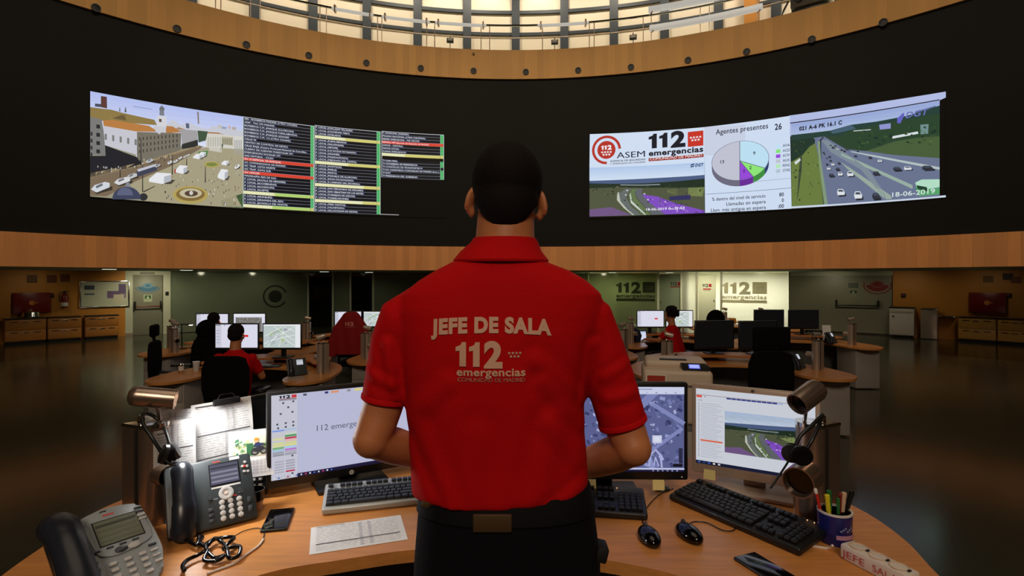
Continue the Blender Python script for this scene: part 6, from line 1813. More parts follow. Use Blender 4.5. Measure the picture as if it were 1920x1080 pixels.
def ui_cam(w, h):
    global c
    c = Canvas(0.0003)
    X = lambda f: -w / 2 + f * w
    Yv = lambda f: h * (1 - f)
    c.rect(-w / 2, 0, w / 2, h, (206, 210, 220)); c.layer = 1
    c.rect(X(0), Yv(0.082), X(1), Yv(0.077), (120, 90, 90)); c.rect(X(0.005), Yv(0.115), X(0.055), Yv(0.085), (220, 80, 60)); c.rect(X(0.08), Yv(0.105), X(0.088), Yv(0.092), (60, 60, 60))
    for i in range(10): c.rect(X(0.275 + i * 0.043), Yv(0.105), X(0.315 + i * 0.043), Yv(0.085), (44, 54, 130))
    c.rect(X(0.705), Yv(0.105), X(0.75), Yv(0.088), (160, 180, 220)); c.rect(X(0.9), Yv(0.1), X(0.92), Yv(0.082), (220, 80, 60)); c.rect(X(0.02), Yv(0.155), X(0.06), Yv(0.148), (120, 120, 140))
    for i in range(30):
        y = 0.185 + i * 0.0245
        L = 0.17 + 0.03 * math.sin(i * 2.3)
        if i == 20: c.rect(X(0.04), Yv(y + 0.02), X(0.24), Yv(y - 0.002), (226, 110, 80))
        c.rect(X(0.022), Yv(y + 0.011), X(0.03), Yv(y + 0.002), (70, 70, 90)); c.rect(X(0.045), Yv(y + 0.008), X(0.045 + L), Yv(y + 0.004), (150, 152, 170) if i != 20 else (160, 60, 40))
    c.rect(X(0), 0, X(1), h * 0.042, (20, 26, 52)); c.layer = 2
    for i in range(5): c.rect(X(0.02 + i * 0.045), h * 0.012, X(0.04 + i * 0.045), h * 0.032, [(60, 100, 180), (40, 60, 120), (60, 90, 190), (226, 220, 200), (210, 210, 210)][i])
    # camera picture in the middle, drawn from the same enlargement grid as on the wall
    x0, x1, y0, y1 = X(0.26), X(1.0), Yv(0.80), Yv(0.26)
    def Q(pts, col):
        c.poly([(x0 + (min(max(a, 115), 1102) - 115) / 987.0 * (x1 - x0), y1 - (min(max(b_ - 430 + (a - 115) * 0.046 * 0, 0), 410)) / 410.0 * (y1 - y0)) for a, b_ in pts], col)
    def T(): c.rect(X(0.93), Yv(0.315), X(0.955), Yv(0.295), (40, 60, 150))
    c.rect(x0, y0, x1, y1, (150, 160, 176))
    traffic(Q, T, 2)
    return c
s1 = (0.56, 0.335)
monitor('large black monitor showing the 112 emergencias desktop, left of the standing man', (-0.585, 1.935, DZ), R_(29.1), 0.56, 0.332, 0.03, ui_main(0.56 - 0.03, 0.332 - 0.045), bez=0.015, bot=0.03, lcd='lcd')
m1 = [o for o in COL.objects if o.name.startswith('monitor')][-1]
lg = Canvas(0.0003); lg.ellipse((0, 0), 0.0085, 0.0085, (190, 186, 176)); lg.layer = 1; lg.text('hp', -0.0045, -0.002, 0.0065, (40, 40, 44), shear=0.2)
lg.build('maker_badge', lambda u, v, h: Vector((u + 0.0, -0.045 * 0.3 - 0.001 - h, 0.03 + 0.0135 + v)), M['print'], m1)
monitor('black monitor with a blue-grey satellite map, right of the standing man', (0.31, 1.80, DZ), R_(-1), 0.56, 0.328, 0.066, ui_sat(0.56 - 0.03, 0.328 - 0.045), bez=0.015, bot=0.03, lcd='lcd', depth_base=0.18)
monitor('warm silver monitor showing a road camera picture, at the right end of the desk', (0.825, 1.825, DZ), R_(-29.6), 0.40, 0.317, 0.05, ui_cam(0.40 - 0.03, 0.317 - 0.052), bez=0.015, bot=0.035, case='beige_case', lcd='lcd', thick=0.05, depth_base=0.16)
m3 = [o for o in COL.objects if o.name.startswith('monitor')][-1]
m3.children[-1]
c0 = Canvas(0.0003); c0.ellipse((0, 0.05 + 0.317 - 0.008), 0.006, 0.005, (90, 84, 80)); c0.rect(-0.11, 0.05 + 0.014, -0.06, 0.05 + 0.019, (160, 150, 140))
c0.build('maker_badge', lambda u, v, h: Vector((u, -0.05 * 0.3 - 0.001 - h, v)), M['print'], m3)
monitor('switched-off black monitor at the left of the desk behind the taped papers', (-0.949, 1.90, DZ), R_(58), 0.42, 0.29, 0.03, screen_ops('off', 0.39, 0.245), bez=0.015, bot=0.03, lcd='lcd', depth_base=0.16)

# ---- lamp columns
colL, pL_, dL_ = lamp_column('brushed steel lamp column at the left end of the desk, its lamp switched on', (-1.095, 1.625, DZ), R_(12), head_dir=(0.95, 0.14, -0.17), stub_dir=(0.75, -0.6, 0), lit=True, steel='steel_near', head_len=0.125, head_off=(0.01, -0.01), stub_len=0.05, stub_r=0.03, head_r=0.03)
light('desk_lamp', 'SPOT', pL_ + dL_ * 0.02, 10.0, (0.98, 0.98, 0.96), size=0.05, aim=(-0.50, 1.68, DZ), spot=R_(158), blend=0.75)
lamp_column('brushed steel lamp column at the right end of the desk with a headset hung on it', (0.915, 1.630, DZ), R_(180 - 8), head_dir=(0.80, 0.50, -0.42), stub_dir=(0.62, 0.78, -0.05), steel='steel_near', head_len=0.11, head_off=(0.012, 0.0), stub_len=0.085, stub_r=0.045, head_r=0.034)

# ---- telephones
desk_phone('charcoal desk telephone with a black handset and a lit display, in front of the papers', (-0.868, 1.56, DZ), R_(38), tilt=55, w=0.235, l=0.205)
desk_phone('silver grey desk telephone with a big blank display, in the lower left corner', (-0.915, 1.285, DZ), R_(54), tilt=32, w=0.165, l=0.228, mats=('phone_grey', 'handset', 'button_grey'), kind='round', lcd=((112, 118, 100), (104, 110, 92)))
# small black keypad phone under the calendar
t = thing('keypad_telephone', 'small black telephone with white keys under the desk calendar', 'telephone', (-0.905, 1.80, DZ), R_(20))
fm = Matrix.Translation((0, 0, 0.02)) @ Matrix.Rotation(R_(62), 4, 'X')
B().box((0, 0.045, -0.015), (0.15, 0.095, 0.03), bev=0.006).xform(fm).build('body', M['black_plastic'], t)
B().box((0, 0.045, 0.012), (0.14, 0.09, 0.024), bev=0.006).build('base', M['black_plastic'], t)
for i in range(6):
    for j in range(4):
        B().box((-0.055 + i * 0.021, 0.018 + j * 0.019, 0.002), (0.012, 0.008, 0.004), bev=0.0015).xform(fm).build('key', M['red_bright'] if (i, j) == (2, 3) else M['button_grey' if i > 2 else 'button_dark'], t)

# ---- papers, holder, calendar
d58 = Vector((math.cos(R_(58)), math.sin(R_(58)), 0))
def sheet(name, label, cat, w, h, loc, rz, lean, seed, title=True, bend=0.01, flat=False, group=None, cols=(0.05, 0.95), bars=(0.52,)):
    """a printed page standing (leaning back by `lean`) or lying flat; origin at the middle of its lower edge"""
    t = thing(name, label, cat, loc, rz, group)
    rn = random.Random(seed)
    fm = Matrix.Rotation(PI / 2 - lean if not flat else 0.0, 4, 'X')
    b = B(); n = 8
    vs = []
    for j in range(n + 1):
        row = []
        for i in range(5):
            u = -w / 2 + w * i / 4; v = h * j / n
            row.append(fm @ Vector((u, v, bend * math.sin(PI * j / n) * (0.6 + 0.4 * math.sin(i + seed)) + 0.0004)))
        vs.append(row)
    V0 = [[b.bm.verts.new(p) for p in r] for r in vs]
    V1 = [[b.bm.verts.new(p - (fm.to_3x3() @ Vector((0, 0, 0.0004)))) for p in r] for r in vs]
    for j in range(n):
        for i in range(4):
            b.bm.faces.new((V0[j][i], V0[j][i + 1], V0[j + 1][i + 1], V0[j + 1][i])); b.bm.faces.new((V1[j][i], V1[j + 1][i], V1[j + 1][i + 1], V1[j][i + 1]))
    for j in range(n):
        for i in (0, 4): b.bm.faces.new((V0[j][i], V0[j + 1][i], V1[j + 1][i], V1[j][i]))
    for i in range(4):
        for j in (0, n): b.bm.faces.new((V0[j][i], V0[j][i + 1], V1[j][i + 1], V1[j][i]))
    b.build('sheet', M['paper'], t)
    c = Canvas(0.0003)
    x0, x1 = -w / 2 + w * 0.06, w / 2 - w * 0.06
    if title: c.rect(x0, h * 0.945, x0 + w * 0.3, h * 0.96, (60, 60, 64))
    N = int(h / 0.007)
    for k in range(N):
        y = h * 0.92 - k * 0.0078
        if y < h * 0.05: break
        if any(abs(y / h - bb) < 0.02 for bb in bars): continue
        x = x0
        while x < x1 - 0.006:
            L = rn.uniform(0.006, 0.03)
            c.rect(x, y, min(x + L, x1), y + 0.0016, rn.choice([(188, 188, 194), (206, 206, 210), (170, 170, 178)]))
            x += L + rn.uniform(0.003, 0.012)
    for fx in (0.45, 0.55): c.rect(x0 + w * fx, h * 0.05, x0 + w * (fx + 0.035), h * 0.92, (206, 206, 210))
    for bb in bars: c.rect(x0, h * bb - 0.002, x1, h * bb + 0.0025, (90, 90, 96))
    bm_fn = lambda u, v, hh: fm @ Vector((u, v, bend * math.sin(PI * v / h) + 0.0014 + hh + (0.0 if bend < 0.003 else 0.0006)))
    c.cut(0.03, 1)
    c.build('printing', bm_fn, M['print'], t)
    return t
hp = Vector((-1.06, 1.72, DZ)) + d58 * 0.03
nrm = Vector((math.sin(R_(58)), -math.cos(R_(58)), 0))
t = thing('document_holder', 'grey document holder standing left of the desk holding printed sheets', 'document holder', hp + nrm * 0.045, R_(50))
B().box((0, 0.03, 0.075), (0.34, 0.008, 0.15), rot=Matrix.Rotation(R_(-8), 3, 'X'), bev=0.002).build('back_plate', M['pedestal'], t)
B().box((0, 0.0, 0.118), (0.34, 0.03, 0.006), bev=0.002).box((0, -0.013, 0.124), (0.34, 0.004, 0.014), bev=0.001).build('ledge', M['pedestal'], t)
B().box((0, 0.01, 0.006), (0.2, 0.09, 0.012), bev=0.004).build('base', M['pedestal_dark'], t)
cz = 0.127
sheet('printed_sheet', 'large printed list sheet on the document holder, behind the calendar', 'paper', 0.19, 0.205, hp + nrm * 0.052 + d58 * 0.075 + Vector((0, 0, cz)), R_(50), R_(6), 3, bars=(0.50, 0.13))
sheet('printed_sheet', 'upper short white sheet left of the large list, behind the headset', 'paper', 0.15, 0.07, hp + nrm * 0.0 + d58 * -0.075 + Vector((0, 0, cz + 0.125)), R_(38), R_(6), 5, title=False, bend=0.004, bars=())
sheet('printed_sheet', 'pale blank-looking sheet on the document holder below the short sheet', 'paper', 0.13, 0.17, hp + nrm * 0.044 + d58 * -0.085 + Vector((0, 0, cz)), R_(40), R_(6), 8, title=True, bend=0.003, bars=(0.5,))
t = thing('paper_clip', 'black clip on the top edge of the large printed list', 'clip', hp + nrm * 0.048 + d58 * 0.085 + Vector((0, 0, cz + 0.202)), R_(50))
B().box((0, 0, 0), (0.085, 0.016, 0.02), bev=0.004).build('jaw', M['black_plastic'], t)
B().tube([(-0.03, 0, 0.008), (-0.02, 0.004, 0.024), (0.02, 0.004, 0.024), (0.03, 0, 0.008)], 0.0015, n=6).build('wire', M['black_plastic'], t)
# note wrapped on the column
cp = Vector((-1.095, 1.625, DZ))
t = thing('taped_note', 'small printed note taped round the left steel column', 'paper', cp, R_(12))
b = B(); rr_ = 0.0468; rows_ = []
for j in (0.175, 0.285):
    rows_.append([b.bm.verts.new((rr_ * math.cos(a), rr_ * math.sin(a), j)) for a in [R_(-66 + 7 * i) for i in range(12)]])
for i in range(11): b.bm.faces.new((rows_[0][i], rows_[0][i + 1], rows_[1][i + 1], rows_[1][i]))
g_ = bmesh.ops.solidify(b.bm, geom=list(b.bm.faces), thickness=-0.0005)
b.build('sheet', M['paper'], t)
c = Canvas(0.0003)
for k in range(10): c.rect(-0.045, 0.19 + k * 0.008, -0.045 + 0.03 + 0.012 * math.sin(k * 2), 0.1915 + k * 0.008, (120, 120, 126))
c.rect(-0.045, 0.273, -0.01, 0.276, (80, 80, 84)); c.cut(0.006)
c.build('printing', lambda u, v, h: Vector(((rr_ + 0.0012 + h) * math.cos(u / rr_), (rr_ + 0.0012 + h) * math.sin(u / rr_), v)), M['print'], t)
# desk calendar
t = thing('desk_calendar', 'white desk calendar with a motorcyclist photo beside the large monitor', 'calendar', (-0.862, 1.765, DZ + 0.083), R_(26))
fm = Matrix.Rotation(PI / 2 - R_(12), 4, 'X')
w, h = 0.135, 0.152
B().box((0, h / 2, -0.001), (w, h, 0.002)).xform(fm).build('page', M['paper'], t)
B().box((0, h / 2, -0.001), (w, h, 0.002)).xform(Matrix.Translation((0, 0.062, 0)) @ Matrix.Rotation(PI / 2 + R_(12), 4, 'X')).build('rear_board', M['paper'], t)
c = Canvas(0.0002)
x0 = -w / 2 + 0.01; x1 = w / 2 - 0.012; y0 = h * 0.44; y1 = h * 0.88
c.rect(x0, y0, x1, y1, (222, 230, 206)); c.layer = 1
rn = random.Random(4)
for k in range(90):
    x = rn.uniform(x0, x1 - 0.012); y = rn.uniform(y0, y1 - 0.012); s = rn.uniform(0.004, 0.014)
    if y > y0 + (y1 - y0) * (0.75 - 0.25 * (x - x0) / (x1 - x0)): continue
    c.layer = 1 + k % 2
    c.poly([(x, y), (x + s, y + s * 0.3), (x + s * 0.8, min(y + s, y1)), (x + s * 0.1, min(y + s * 0.7, y1))], rn.choice([(110, 160, 110), (160, 190, 130), (70, 130, 90), (190, 204, 150), (210, 216, 180), (236, 210, 150)]))
c.layer = 3
c.rect(x0 + 0.043, y0 + 0.003, x0 + 0.062, y1 - 0.024, (50, 110, 70))
def cal(pts, col): c.poly([(x0 + a, y0 + b_) for a, b_ in pts], col)
for cx_, r_ in ((0.068, 0.012), (0.094, 0.011)):
    c.layer = 4; c.ellipse((x0 + cx_, y0 + 0.014), r_, r_, (40, 40, 44), n=18); c.layer = 5; c.ellipse((x0 + cx_, y0 + 0.014), r_ * 0.6, r_ * 0.6, (150, 150, 140), n=18)
c.layer = 6
cal([(0.06, 0.016), (0.076, 0.03), (0.092, 0.03), (0.098, 0.02), (0.08, 0.01)], (44, 44, 56)); cal([(0.062, 0.03), (0.07, 0.044), (0.08, 0.044), (0.09, 0.032), (0.076, 0.028)], (44, 54, 100)); cal([(0.074, 0.042), (0.092, 0.04), (0.1, 0.034), (0.09, 0.033)], (54, 60, 90))
c.layer = 7; c.ellipse((x0 + 0.072, y0 + 0.05), 0.0065, 0.0075, (226, 170, 120), n=14); cal([(0.064, 0.051), (0.066, 0.058), (0.072, 0.06), (0.079, 0.057), (0.08, 0.051)], (240, 180, 60))
c.layer = 1
c.ring((x0 + 0.012, h * 0.33), 0.004, 0.0065, (110, 120, 116), n=16)
for i in range(7):
    for j in range(5):
        xx = x0 + 0.034 + i * 0.012; yy = h * 0.06 + j * 0.0095
        c.rect(xx, yy, xx + 0.0104, yy + 0.0082, (224, 224, 228)); 
c.layer = 2
for i in range(7):
    for j in range(5):
        xx = x0 + 0.034 + i * 0.012; yy = h * 0.06 + j * 0.0095
        c.rect(xx + 0.004, yy + 0.003, xx + 0.0065, yy + 0.0055, (150, 150, 156))
c.build('printing', lambda u, v, h_: fm @ Vector((u, v, 0.0008 + h_)), M['print'], t)

# sheet on the desk
sheet('printed_sheet', 'printed form lying flat on the desk in front of the silver keyboard', 'paper', 0.262, 0.165, ondesk(675, 1026) + Vector((0, -0.0, 0.0008)), R_(19), 0, 12, bend=0.0004, flat=True, bars=(0.30,))
sheet('printed_sheet', 'corner of a white sheet on the desk edge, beside the man\'s left hip', 'paper', 0.10, 0.16, Vector((-0.215, 1.46, DZ + 0.001)), R_(8), 0, 14, bend=0.0004, flat=True, bars=())
# ---- keyboards and mice
add_keys(keyboard('silver keyboard with black keys in front of the large 112 monitor', Vector((-0.375, 1.722, DZ)), R_(15.0)), 'key_black')
add_keys(keyboard('black keyboard half hidden behind the standing man, right of him', Vector((0.19, 1.662, DZ)), R_(-9), body='black_plastic', d=0.165), 'key_jet')
add_keys(keyboard('long black keyboard in front of the warm silver monitor', Vector((0.645, 1.60, DZ)), R_(-57), body='black_plastic', w=0.44), 'key_jet', w=0.44)
for nm, base, rz, pts in (('a', Vector((0.19, 1.662, DZ)), R_(-9), ((0.14, 0.150),)), ('b', Vector((0.645, 1.60, DZ)), R_(-57), ((0.16, 0.152), (0.18, 0.152), (0.20, 0.152)))):
    kb = [o for o in COL.objects if o.name.startswith('keyboard') and (Vector(o.location) - base).length < 1e-4][0]
    for x, y in pts: B().ell(Matrix.Rotation(R_(7), 4, 'X') @ Vector((x, y, 0.0225)), (0.0016, 0.0016, 0.001), u=8, v=6).build('indicator_light', M['led_glow'], kb)
mouse('black mouse on the desk, left of the two, right of the standing man', ondesk(1217, 1014), R_(4))
mouse('black mouse on the desk, right of the two, beside the long black keyboard', ondesk(1292, 1008), R_(14))
def cable(name, label, pts, r=0.0022, m='black_plastic', cat='cable'):
    P_ = spline(pts, 8)
    o = Vector(P_[0])
    t = B().tube([p - o for p in P_], r, n=8).build(name, M[m]); t.location = o
    return tag(t, label, cat)
g0 = Vector((0, 0, 0.003))
cable('mouse_cable', 'thin black cable from the left mouse towards the black keyboard', [ondesk(1212, 990) + g0 * 3, ondesk(1205, 980) + g0, ondesk(1212, 955) + g0, ondesk(1235, 930) + g0, ondesk(1262, 918) + g0], 0.0018)
cable('mouse_cable', 'thin black cable looping from the right mouse to the long keyboard', [ondesk(1292, 990) + g0 * 3, ondesk(1300, 980) + g0, ondesk(1325, 982) + g0, ondesk(1355, 996) + g0, ondesk(1376, 996) + g0, ondesk(1378, 986) + g0], 0.0018)
cable('monitor_cable', 'thin pale cable curling under the warm silver monitor', [ondesk(1290, 906) + g0, ondesk(1300, 920) + g0, ondesk(1318, 932) + g0 * 2, ondesk(1330, 937) + g0], 0.0015, 'steel')
# ---- mobile phones
def mobile(label, loc, rz):
    t = thing('mobile_phone', label, 'mobile phone', loc, rz)
    B().box((0, 0, 0.0045), (0.074, 0.148, 0.009), bev=0.004, seg=3).build('body', M['black_plastic'], t)
    B().box((0, 0, 0.0092), (0.068, 0.138, 0.0012), bev=0.0005).build('screen', M['black_gloss'], t)
mobile('black mobile phone lying left of the printed form, near the charcoal telephone', ondesk(521.5, 977), R_(14))
mobile('black mobile phone lying at the lower right near the white power strip', ondesk(1437, 1071), R_(22))
# ---- small cup, pen mug, power strip, notes
p_ = ondesk(478, 955)
t = thing('small_cup', 'small dark cup with a clear base beside the charcoal telephone', 'cup', p_)
B().lathe([(0, 0), (0.022, 0), (0.024, 0.03), (0.02, 0.03), (0.019, 0.004), (0, 0.004)]).build('base', M['steel'], t)
B().lathe([(0.021, 0.03), (0.028, 0.032), (0.03, 0.065), (0.027, 0.065), (0.025, 0.036), (0, 0.036)]).build('bowl', M['black_gloss'], t)
p_ = ondesk(1565, 1014)
t = thing('pen_mug', 'dark blue mug full of pens beside the white power strip', 'mug', p_)
B().lathe([(0, 0), (0.040, 0), (0.0425, 0.004), (0.044, 0.086), (0.0405, 0.086), (0.0385, 0.008), (0, 0.008)], n=36).build('body', M['mug_blue'], t)
B().lathe([(0.0442, 0.083), (0.0446, 0.0885), (0.0402, 0.0885), (0.0400, 0.083)], n=36).build('rim', M['mug_white'], t)
c = Canvas(0.0003)
for k in range(7): c.star((0.006 * (k - 3) + 0.01, 0.046 + 0.004 * (k % 3)), 0.004, (150, 170, 206))
c.rect(-0.02, 0.022, 0.045, 0.034, (190, 140, 170)); c.cut(0.006)
c.build('decoration', lambda u, v, h: Vector(((0.0446 + h) * math.cos(u / 0.044 - PI / 2), (0.0446 + h) * math.sin(u / 0.044 - PI / 2), v)), M['print'], t)
PENS = [('red pen with a pale end', 'red_bright', -0.026, 0.004, -0.03, 0.0, 0.137), ('yellow marker', 'pen_yellow', -0.016, -0.008, -0.012, 0, 0.125), ('green marker', 'pen_green', -0.006, 0.01, -0.005, 0, 0.130), ('dark red pencil', 'red', 0.006, -0.01, 0.004, 0, 0.130), ('pale pink marker', 'sock_white', 0.016, 0.0, 0.012, 0, 0.128), ('thick black marker', 'black_plastic', 0.024, 0.008, 0.034, 0, 0.128), ('dark green pen', 'pen_green', 0.0, -0.016, 0.0, 0, 0.118)]
M['pen_yellow'] = mat('pen_yellow', (220, 206, 40), rough=0.4); M['pen_green'] = mat('pen_green', (30, 110, 50), rough=0.4)
for nm, m_, x, y, dx, dy, L in PENS:
    q = thing('pen', nm + ' standing in the dark blue mug', 'pen', p_ + Vector((x, y, 0.0095)), 0, 'pens in the blue mug')
    r = 0.0042 if 'pen' in nm and 'marker' not in nm else 0.0062
    e = Vector((dx * 0.9, dy, L)); s_ = Vector((-dx * 0.2, 0, 0.0))
    B().tube([s_, s_.lerp(e, 0.06), s_.lerp(e, 0.9)], [r * 0.5, r, r], n=12).build('barrel', M[m_], q)
    B().tube([s_.lerp(e, 0.9), s_.lerp(e, 0.985), e], [r * 1.1, r * 1.1, r * 0.7], n=12).build('cap', M['mug_white' if nm.startswith('red pen') else m_], q)
s0, s1_ = ondesk(1574, 1046), ondesk(1700, 1112)
dr = (s1_ - s0); ang = math.atan2(dr.y, dr.x)
t = thing('power_strip', 'white three-socket power strip with red handwriting at the lower right', 'power strip', s0.lerp(s1_, 0.5) + Vector((0, 0.0, 0)), ang)
L = dr.length
B().box((0, 0.026, 0.020), (L, 0.05, 0.040), bev=0.006).build('body', M['white_plastic'], t)
for k in range(3):
    x = -L / 2 + L * (0.2 + 0.3 * k)
    s_ = B().lathe([(0.0215, 0.0395), (0.0215, 0.042), (0.0195, 0.042), (0.0185, 0.03), (0, 0.03)], c=(x, 0.026, 0)).build('socket', M['sock_white'], t)
    for q in (-1, 1): B().cyl((x + q * 0.008, 0.026, 0.0302), (x + q * 0.008, 0.026, 0.0312), 0.0024, n=8).build('contact', M['black_plastic'], s_)
    B().box((x + L * 0.14, 0.026, 0.041), (0.004, 0.010, 0.006)).build('earth_clip', M['steel_dark'], t)
c = Canvas(0.0003)
c.text('JEFE', -L * 0.46, 0.010, 0.018, (196, 70, 76), width=L * 0.36, bold=-0.005); c.text('SALA', L * 0.02, 0.010, 0.018, (196, 70, 76), width=L * 0.36, bold=-0.005)
c.build('handwriting', lambda u, v, h: Vector((u, 0.0006 - h - 0.001, v)), M['print'], t)
cable('power_cable', 'white cable running from the power strip under the long keyboard', [s0 + Vector((0.0, 0.03, 0.018)), ondesk(1550, 1030) + g0, ondesk(1520, 1026) + g0, ondesk(1500, 1030) + g0, ondesk(1488, 1018) + g0], 0.0035, 'white_plastic')
def note(label, loc, rz):
    t = thing('sticky_note', label, 'sticky note', loc, rz)
    B().prism([(-0.019, 0), (0.019, 0), (0.02, -0.03), (0.018, -0.034), (-0.02, -0.034)], 0, 0.0012, m=Matrix.Rotation(R_(84), 4, 'X')).build('sheet', M['yellow_note'], t)
note('yellow sticky note under the left corner of the warm silver monitor', Vector((0.695, 1.876, 1.259)), R_(-29.6))
note('yellow sticky note hanging under the satellite map monitor, near its right corner', Vector((0.49, 1.785, 1.258)), R_(-1))
note('yellow sticky note hanging under the satellite map monitor, beside the man\'s elbow', Vector((0.262, 1.789, 1.258)), R_(-1))
t = thing('webcam', 'small round black webcam standing below the satellite map monitor', 'webcam', ondesk(1240, 917))
B().lathe([(0, 0), (0.03, 0), (0.028, 0.006), (0.008, 0.014), (0, 0.014)]).build('base', M['black_plastic'], t)
B().cyl((0, 0, 0.012), (0, 0, 0.03), 0.006).build('stem', M['black_plastic'], t)
B().ell((0, 0, 0.038), (0.014, 0.014, 0.014)).build('head', M['black_gloss'], t)
# ---- headsets
def headset(label, loc, band, cups, boom=None):
    t = thing('headset', label, 'headset', loc)
    B().tube(spline(band, 8), 0.0055, n=10).build('headband', M['black_plastic'], t)
    for (p, nrm_) in cups:
        q = Vector(nrm_).normalized().to_track_quat('Z', 'Y').to_matrix().to_4x4()
        e = B().lathe([(0, -0.007), (0.023, -0.007), (0.027, 0.0), (0.025, 0.009), (0, 0.012)], m=Matrix.Translation(p) @ q, n=24).build('ear_cup', M['black_plastic'], t)
        B().lathe([(0.010, -0.015), (0.021, -0.018), (0.027, -0.012), (0.027, -0.006), (0.0, -0.006)], m=Matrix.Translation(p) @ q, n=24).build('ear_pad', M['black_fabric'], e)
    if boom: B().tube(spline(boom, 6), 0.003, n=8).build('microphone_boom', M['black_plastic'], t)
    return t
c0_ = at(285, 800, 1.56)
def rel(x, y, Y): return at(x, y, Y) - c0_
headset('black headset hanging from the stem of the left steel lamp column', c0_, [rel(303, 848, 1.52), rel(285, 820, 1.52), rel(269, 796, 1.535), rel(268, 778, 1.57), rel(280, 776, 1.62), rel(300, 790, 1.63), rel(312, 812, 1.60), rel(320, 838, 1.57)],
        [(rel(310, 852, 1.515), (-0.5, -0.5, 0.3)), (rel(327, 845, 1.555), (0.6, 0.3, 0.3))], [rel(306, 858, 1.5), rel(318, 870, 1.49), rel(328, 872, 1.485)])
t = thing('ventilation_grille', 'black ribbed round fan behind the handset of the charcoal telephone', 'fan', at(318, 893, 1.64), R_(30))
B().tube([(0.042 * math.cos(2 * PI * k / 24), 0, 0.042 * math.sin(2 * PI * k / 24)) for k in range(24)], 0.005, n=8, closed=True).build('frame', M['black_plastic'], t)
for k in range(7):
    z = -0.03 + 0.01 * k; x = math.sqrt(max(0.0, 0.042 ** 2 - z * z))
    B().box((0, 0, z), (2 * x, 0.012, 0.0045)).build('rib', M['black_plastic'], t)
B().box((0, 0.0, -0.065), (0.012, 0.012, 0.05)).build('stem', M['black_plastic'], t)
zb_ = DZ - t.location.z
B().box((0, 0.01, (zb_ - 0.06) / 2 - 0.005), (0.016, 0.012, abs(zb_ + 0.06)), bev=0.002).lathe([(0, zb_), (0.03, zb_), (0.026, zb_ + 0.008), (0, zb_ + 0.01)]).build('base', M['black_plastic'], t)
c0_ = at(1530, 800, 1.57)
headset('black headset hanging on the right steel lamp column', c0_, [rel(1489, 843, 1.53), rel(1500, 818, 1.535), rel(1520, 800, 1.545), rel(1536, 784, 1.57), rel(1541, 778, 1.60), rel(1534, 800, 1.56), rel(1524, 822, 1.535), rel(1512, 842, 1.53)],
        [(rel(1484, 850, 1.53), (-0.7, -0.7, 0.0)), (rel(1503, 853, 1.50), (0.3, 0.95, 0.1))], [rel(1480, 862, 1.52), rel(1470, 878, 1.49), rel(1458, 896, 1.46), rel(1445, 915, 1.44)])
# ---- coiled handset cord and thin wires
def k5(a, b_, z=1): return ondesk(300 + a / 4.695, 850 + b_ / 4.695) + Vector((0, 0, 0.006 + 0.007 * z))
pts = [k5(150, 790), k5(240, 812), k5(325, 850), k5(345, 800, 2), k5(372, 778), k5(352, 830), k5(410, 860), k5(480, 812, 2), k5(545, 825), k5(585, 900, 2), k5(610, 965), k5(690, 945), k5(705, 890, 2), k5(620, 870), k5(560, 885), k5(610, 850, 2), k5(650, 808, 2), k5(600, 778), k5(480, 800), k5(400, 880, 2), k5(470, 960), k5(560, 945), k5(500, 990), k5(390, 985), k5(420, 920, 2), k5(330, 940), k5(240, 985), k5(200, 1035), k5(215, 1080)]
P_ = spline(pts, 12); o_ = Vector(P_[0])
cc_ = B().tube([p - o_ for p in P_], [0.0056 if k % 2 else 0.0044 for k in range(len(P_))], n=10).build('coiled_cord', M['black_gloss'], angle=80); cc_.location = o_
tag(cc_, 'black coiled handset cord tangled on the desk in front of the charcoal telephone', 'cord')
cable('thin_wire', 'thin black wire curving on the desk between telephone and mobile phone', [ondesk(412, 1008) + g0, ondesk(436, 1008) + g0, ondesk(458, 997) + g0, ondesk(484, 992) + g0, ondesk(495, 1000) + g0, ondesk(493, 1012) + g0], 0.0013)
cable('clear_cord', 'pale translucent cord running from the mobile phone to the lower left', [ondesk(494, 1013) + g0, ondesk(484, 1026) + g0, ondesk(462, 1042) + g0, ondesk(440, 1058) + g0, ondesk(415, 1068) + g0, ondesk(388, 1078) + g0], 0.003, 'white_plastic')
# ================================================================== THE OPERATORS' DESKS
GD = 'curved operator desks'
SX = {'A': ((-3.28, 6.75, 0), 0.76), 'B': ((-4.6, 8.9, 0), 0.97), 'C': ((-2.85, 10.0, 0), 0.92), 'D': ((-1.12, 8.15, 0), 0.92), 'D2': ((1.1, 8.6, 0), 0.6), 'E': ((3.0, 9.9, 0), 0.8), 'F': ((2.9, 6.95, 0), 0.95), 'G': ((5.3, 9.75, 0), 0.85), 'H': ((5.6, 12.9, 0), 0.9)}
LAB = {'A': 'curved desk of the red-shirted operator at the left, nearest row', 'B': 'curved desk behind it at the far left, with the operator in black', 'C': 'curved desk in the far row behind the chair with the red jacket',
       'D': 'curved desk just left of the standing man, with a drawer pedestal', 'D2': 'small curved desk just right of the standing man, behind the printer', 'E': 'curved desk of the curly-haired operator with a laptop',
       'F': 'curved desk with two dark monitors at the right, nearest row', 'G': 'curved desk at the far right with a telephone on its end', 'H': 'curved desk in the last row in front of the lit glass'}
for k, (l, sx) in SX.items(): desk(LAB[k], l, 0, sx=sx, group=GD, drawers=k not in 'GF')
def on(k, x, y, z=0.74): return Vector(SX[k][0]) + Vector((x, y, z))
RZ = 0.835
GM = 'monitors on the operator desks'
def mon(label, k, x, y, kind, rz=0.0, w=0.62, h=0.37, zb=0.11, z=RZ):
    return monitor(label, on(k, x, y, z), rz, w, h, zb, screen_ops(kind, w - 0.036, h - 0.048), group=GM)
mon('monitor with a red box on its white screen, in front of the left red-shirted operator', 'A', -0.55, 0.68, 'ops')
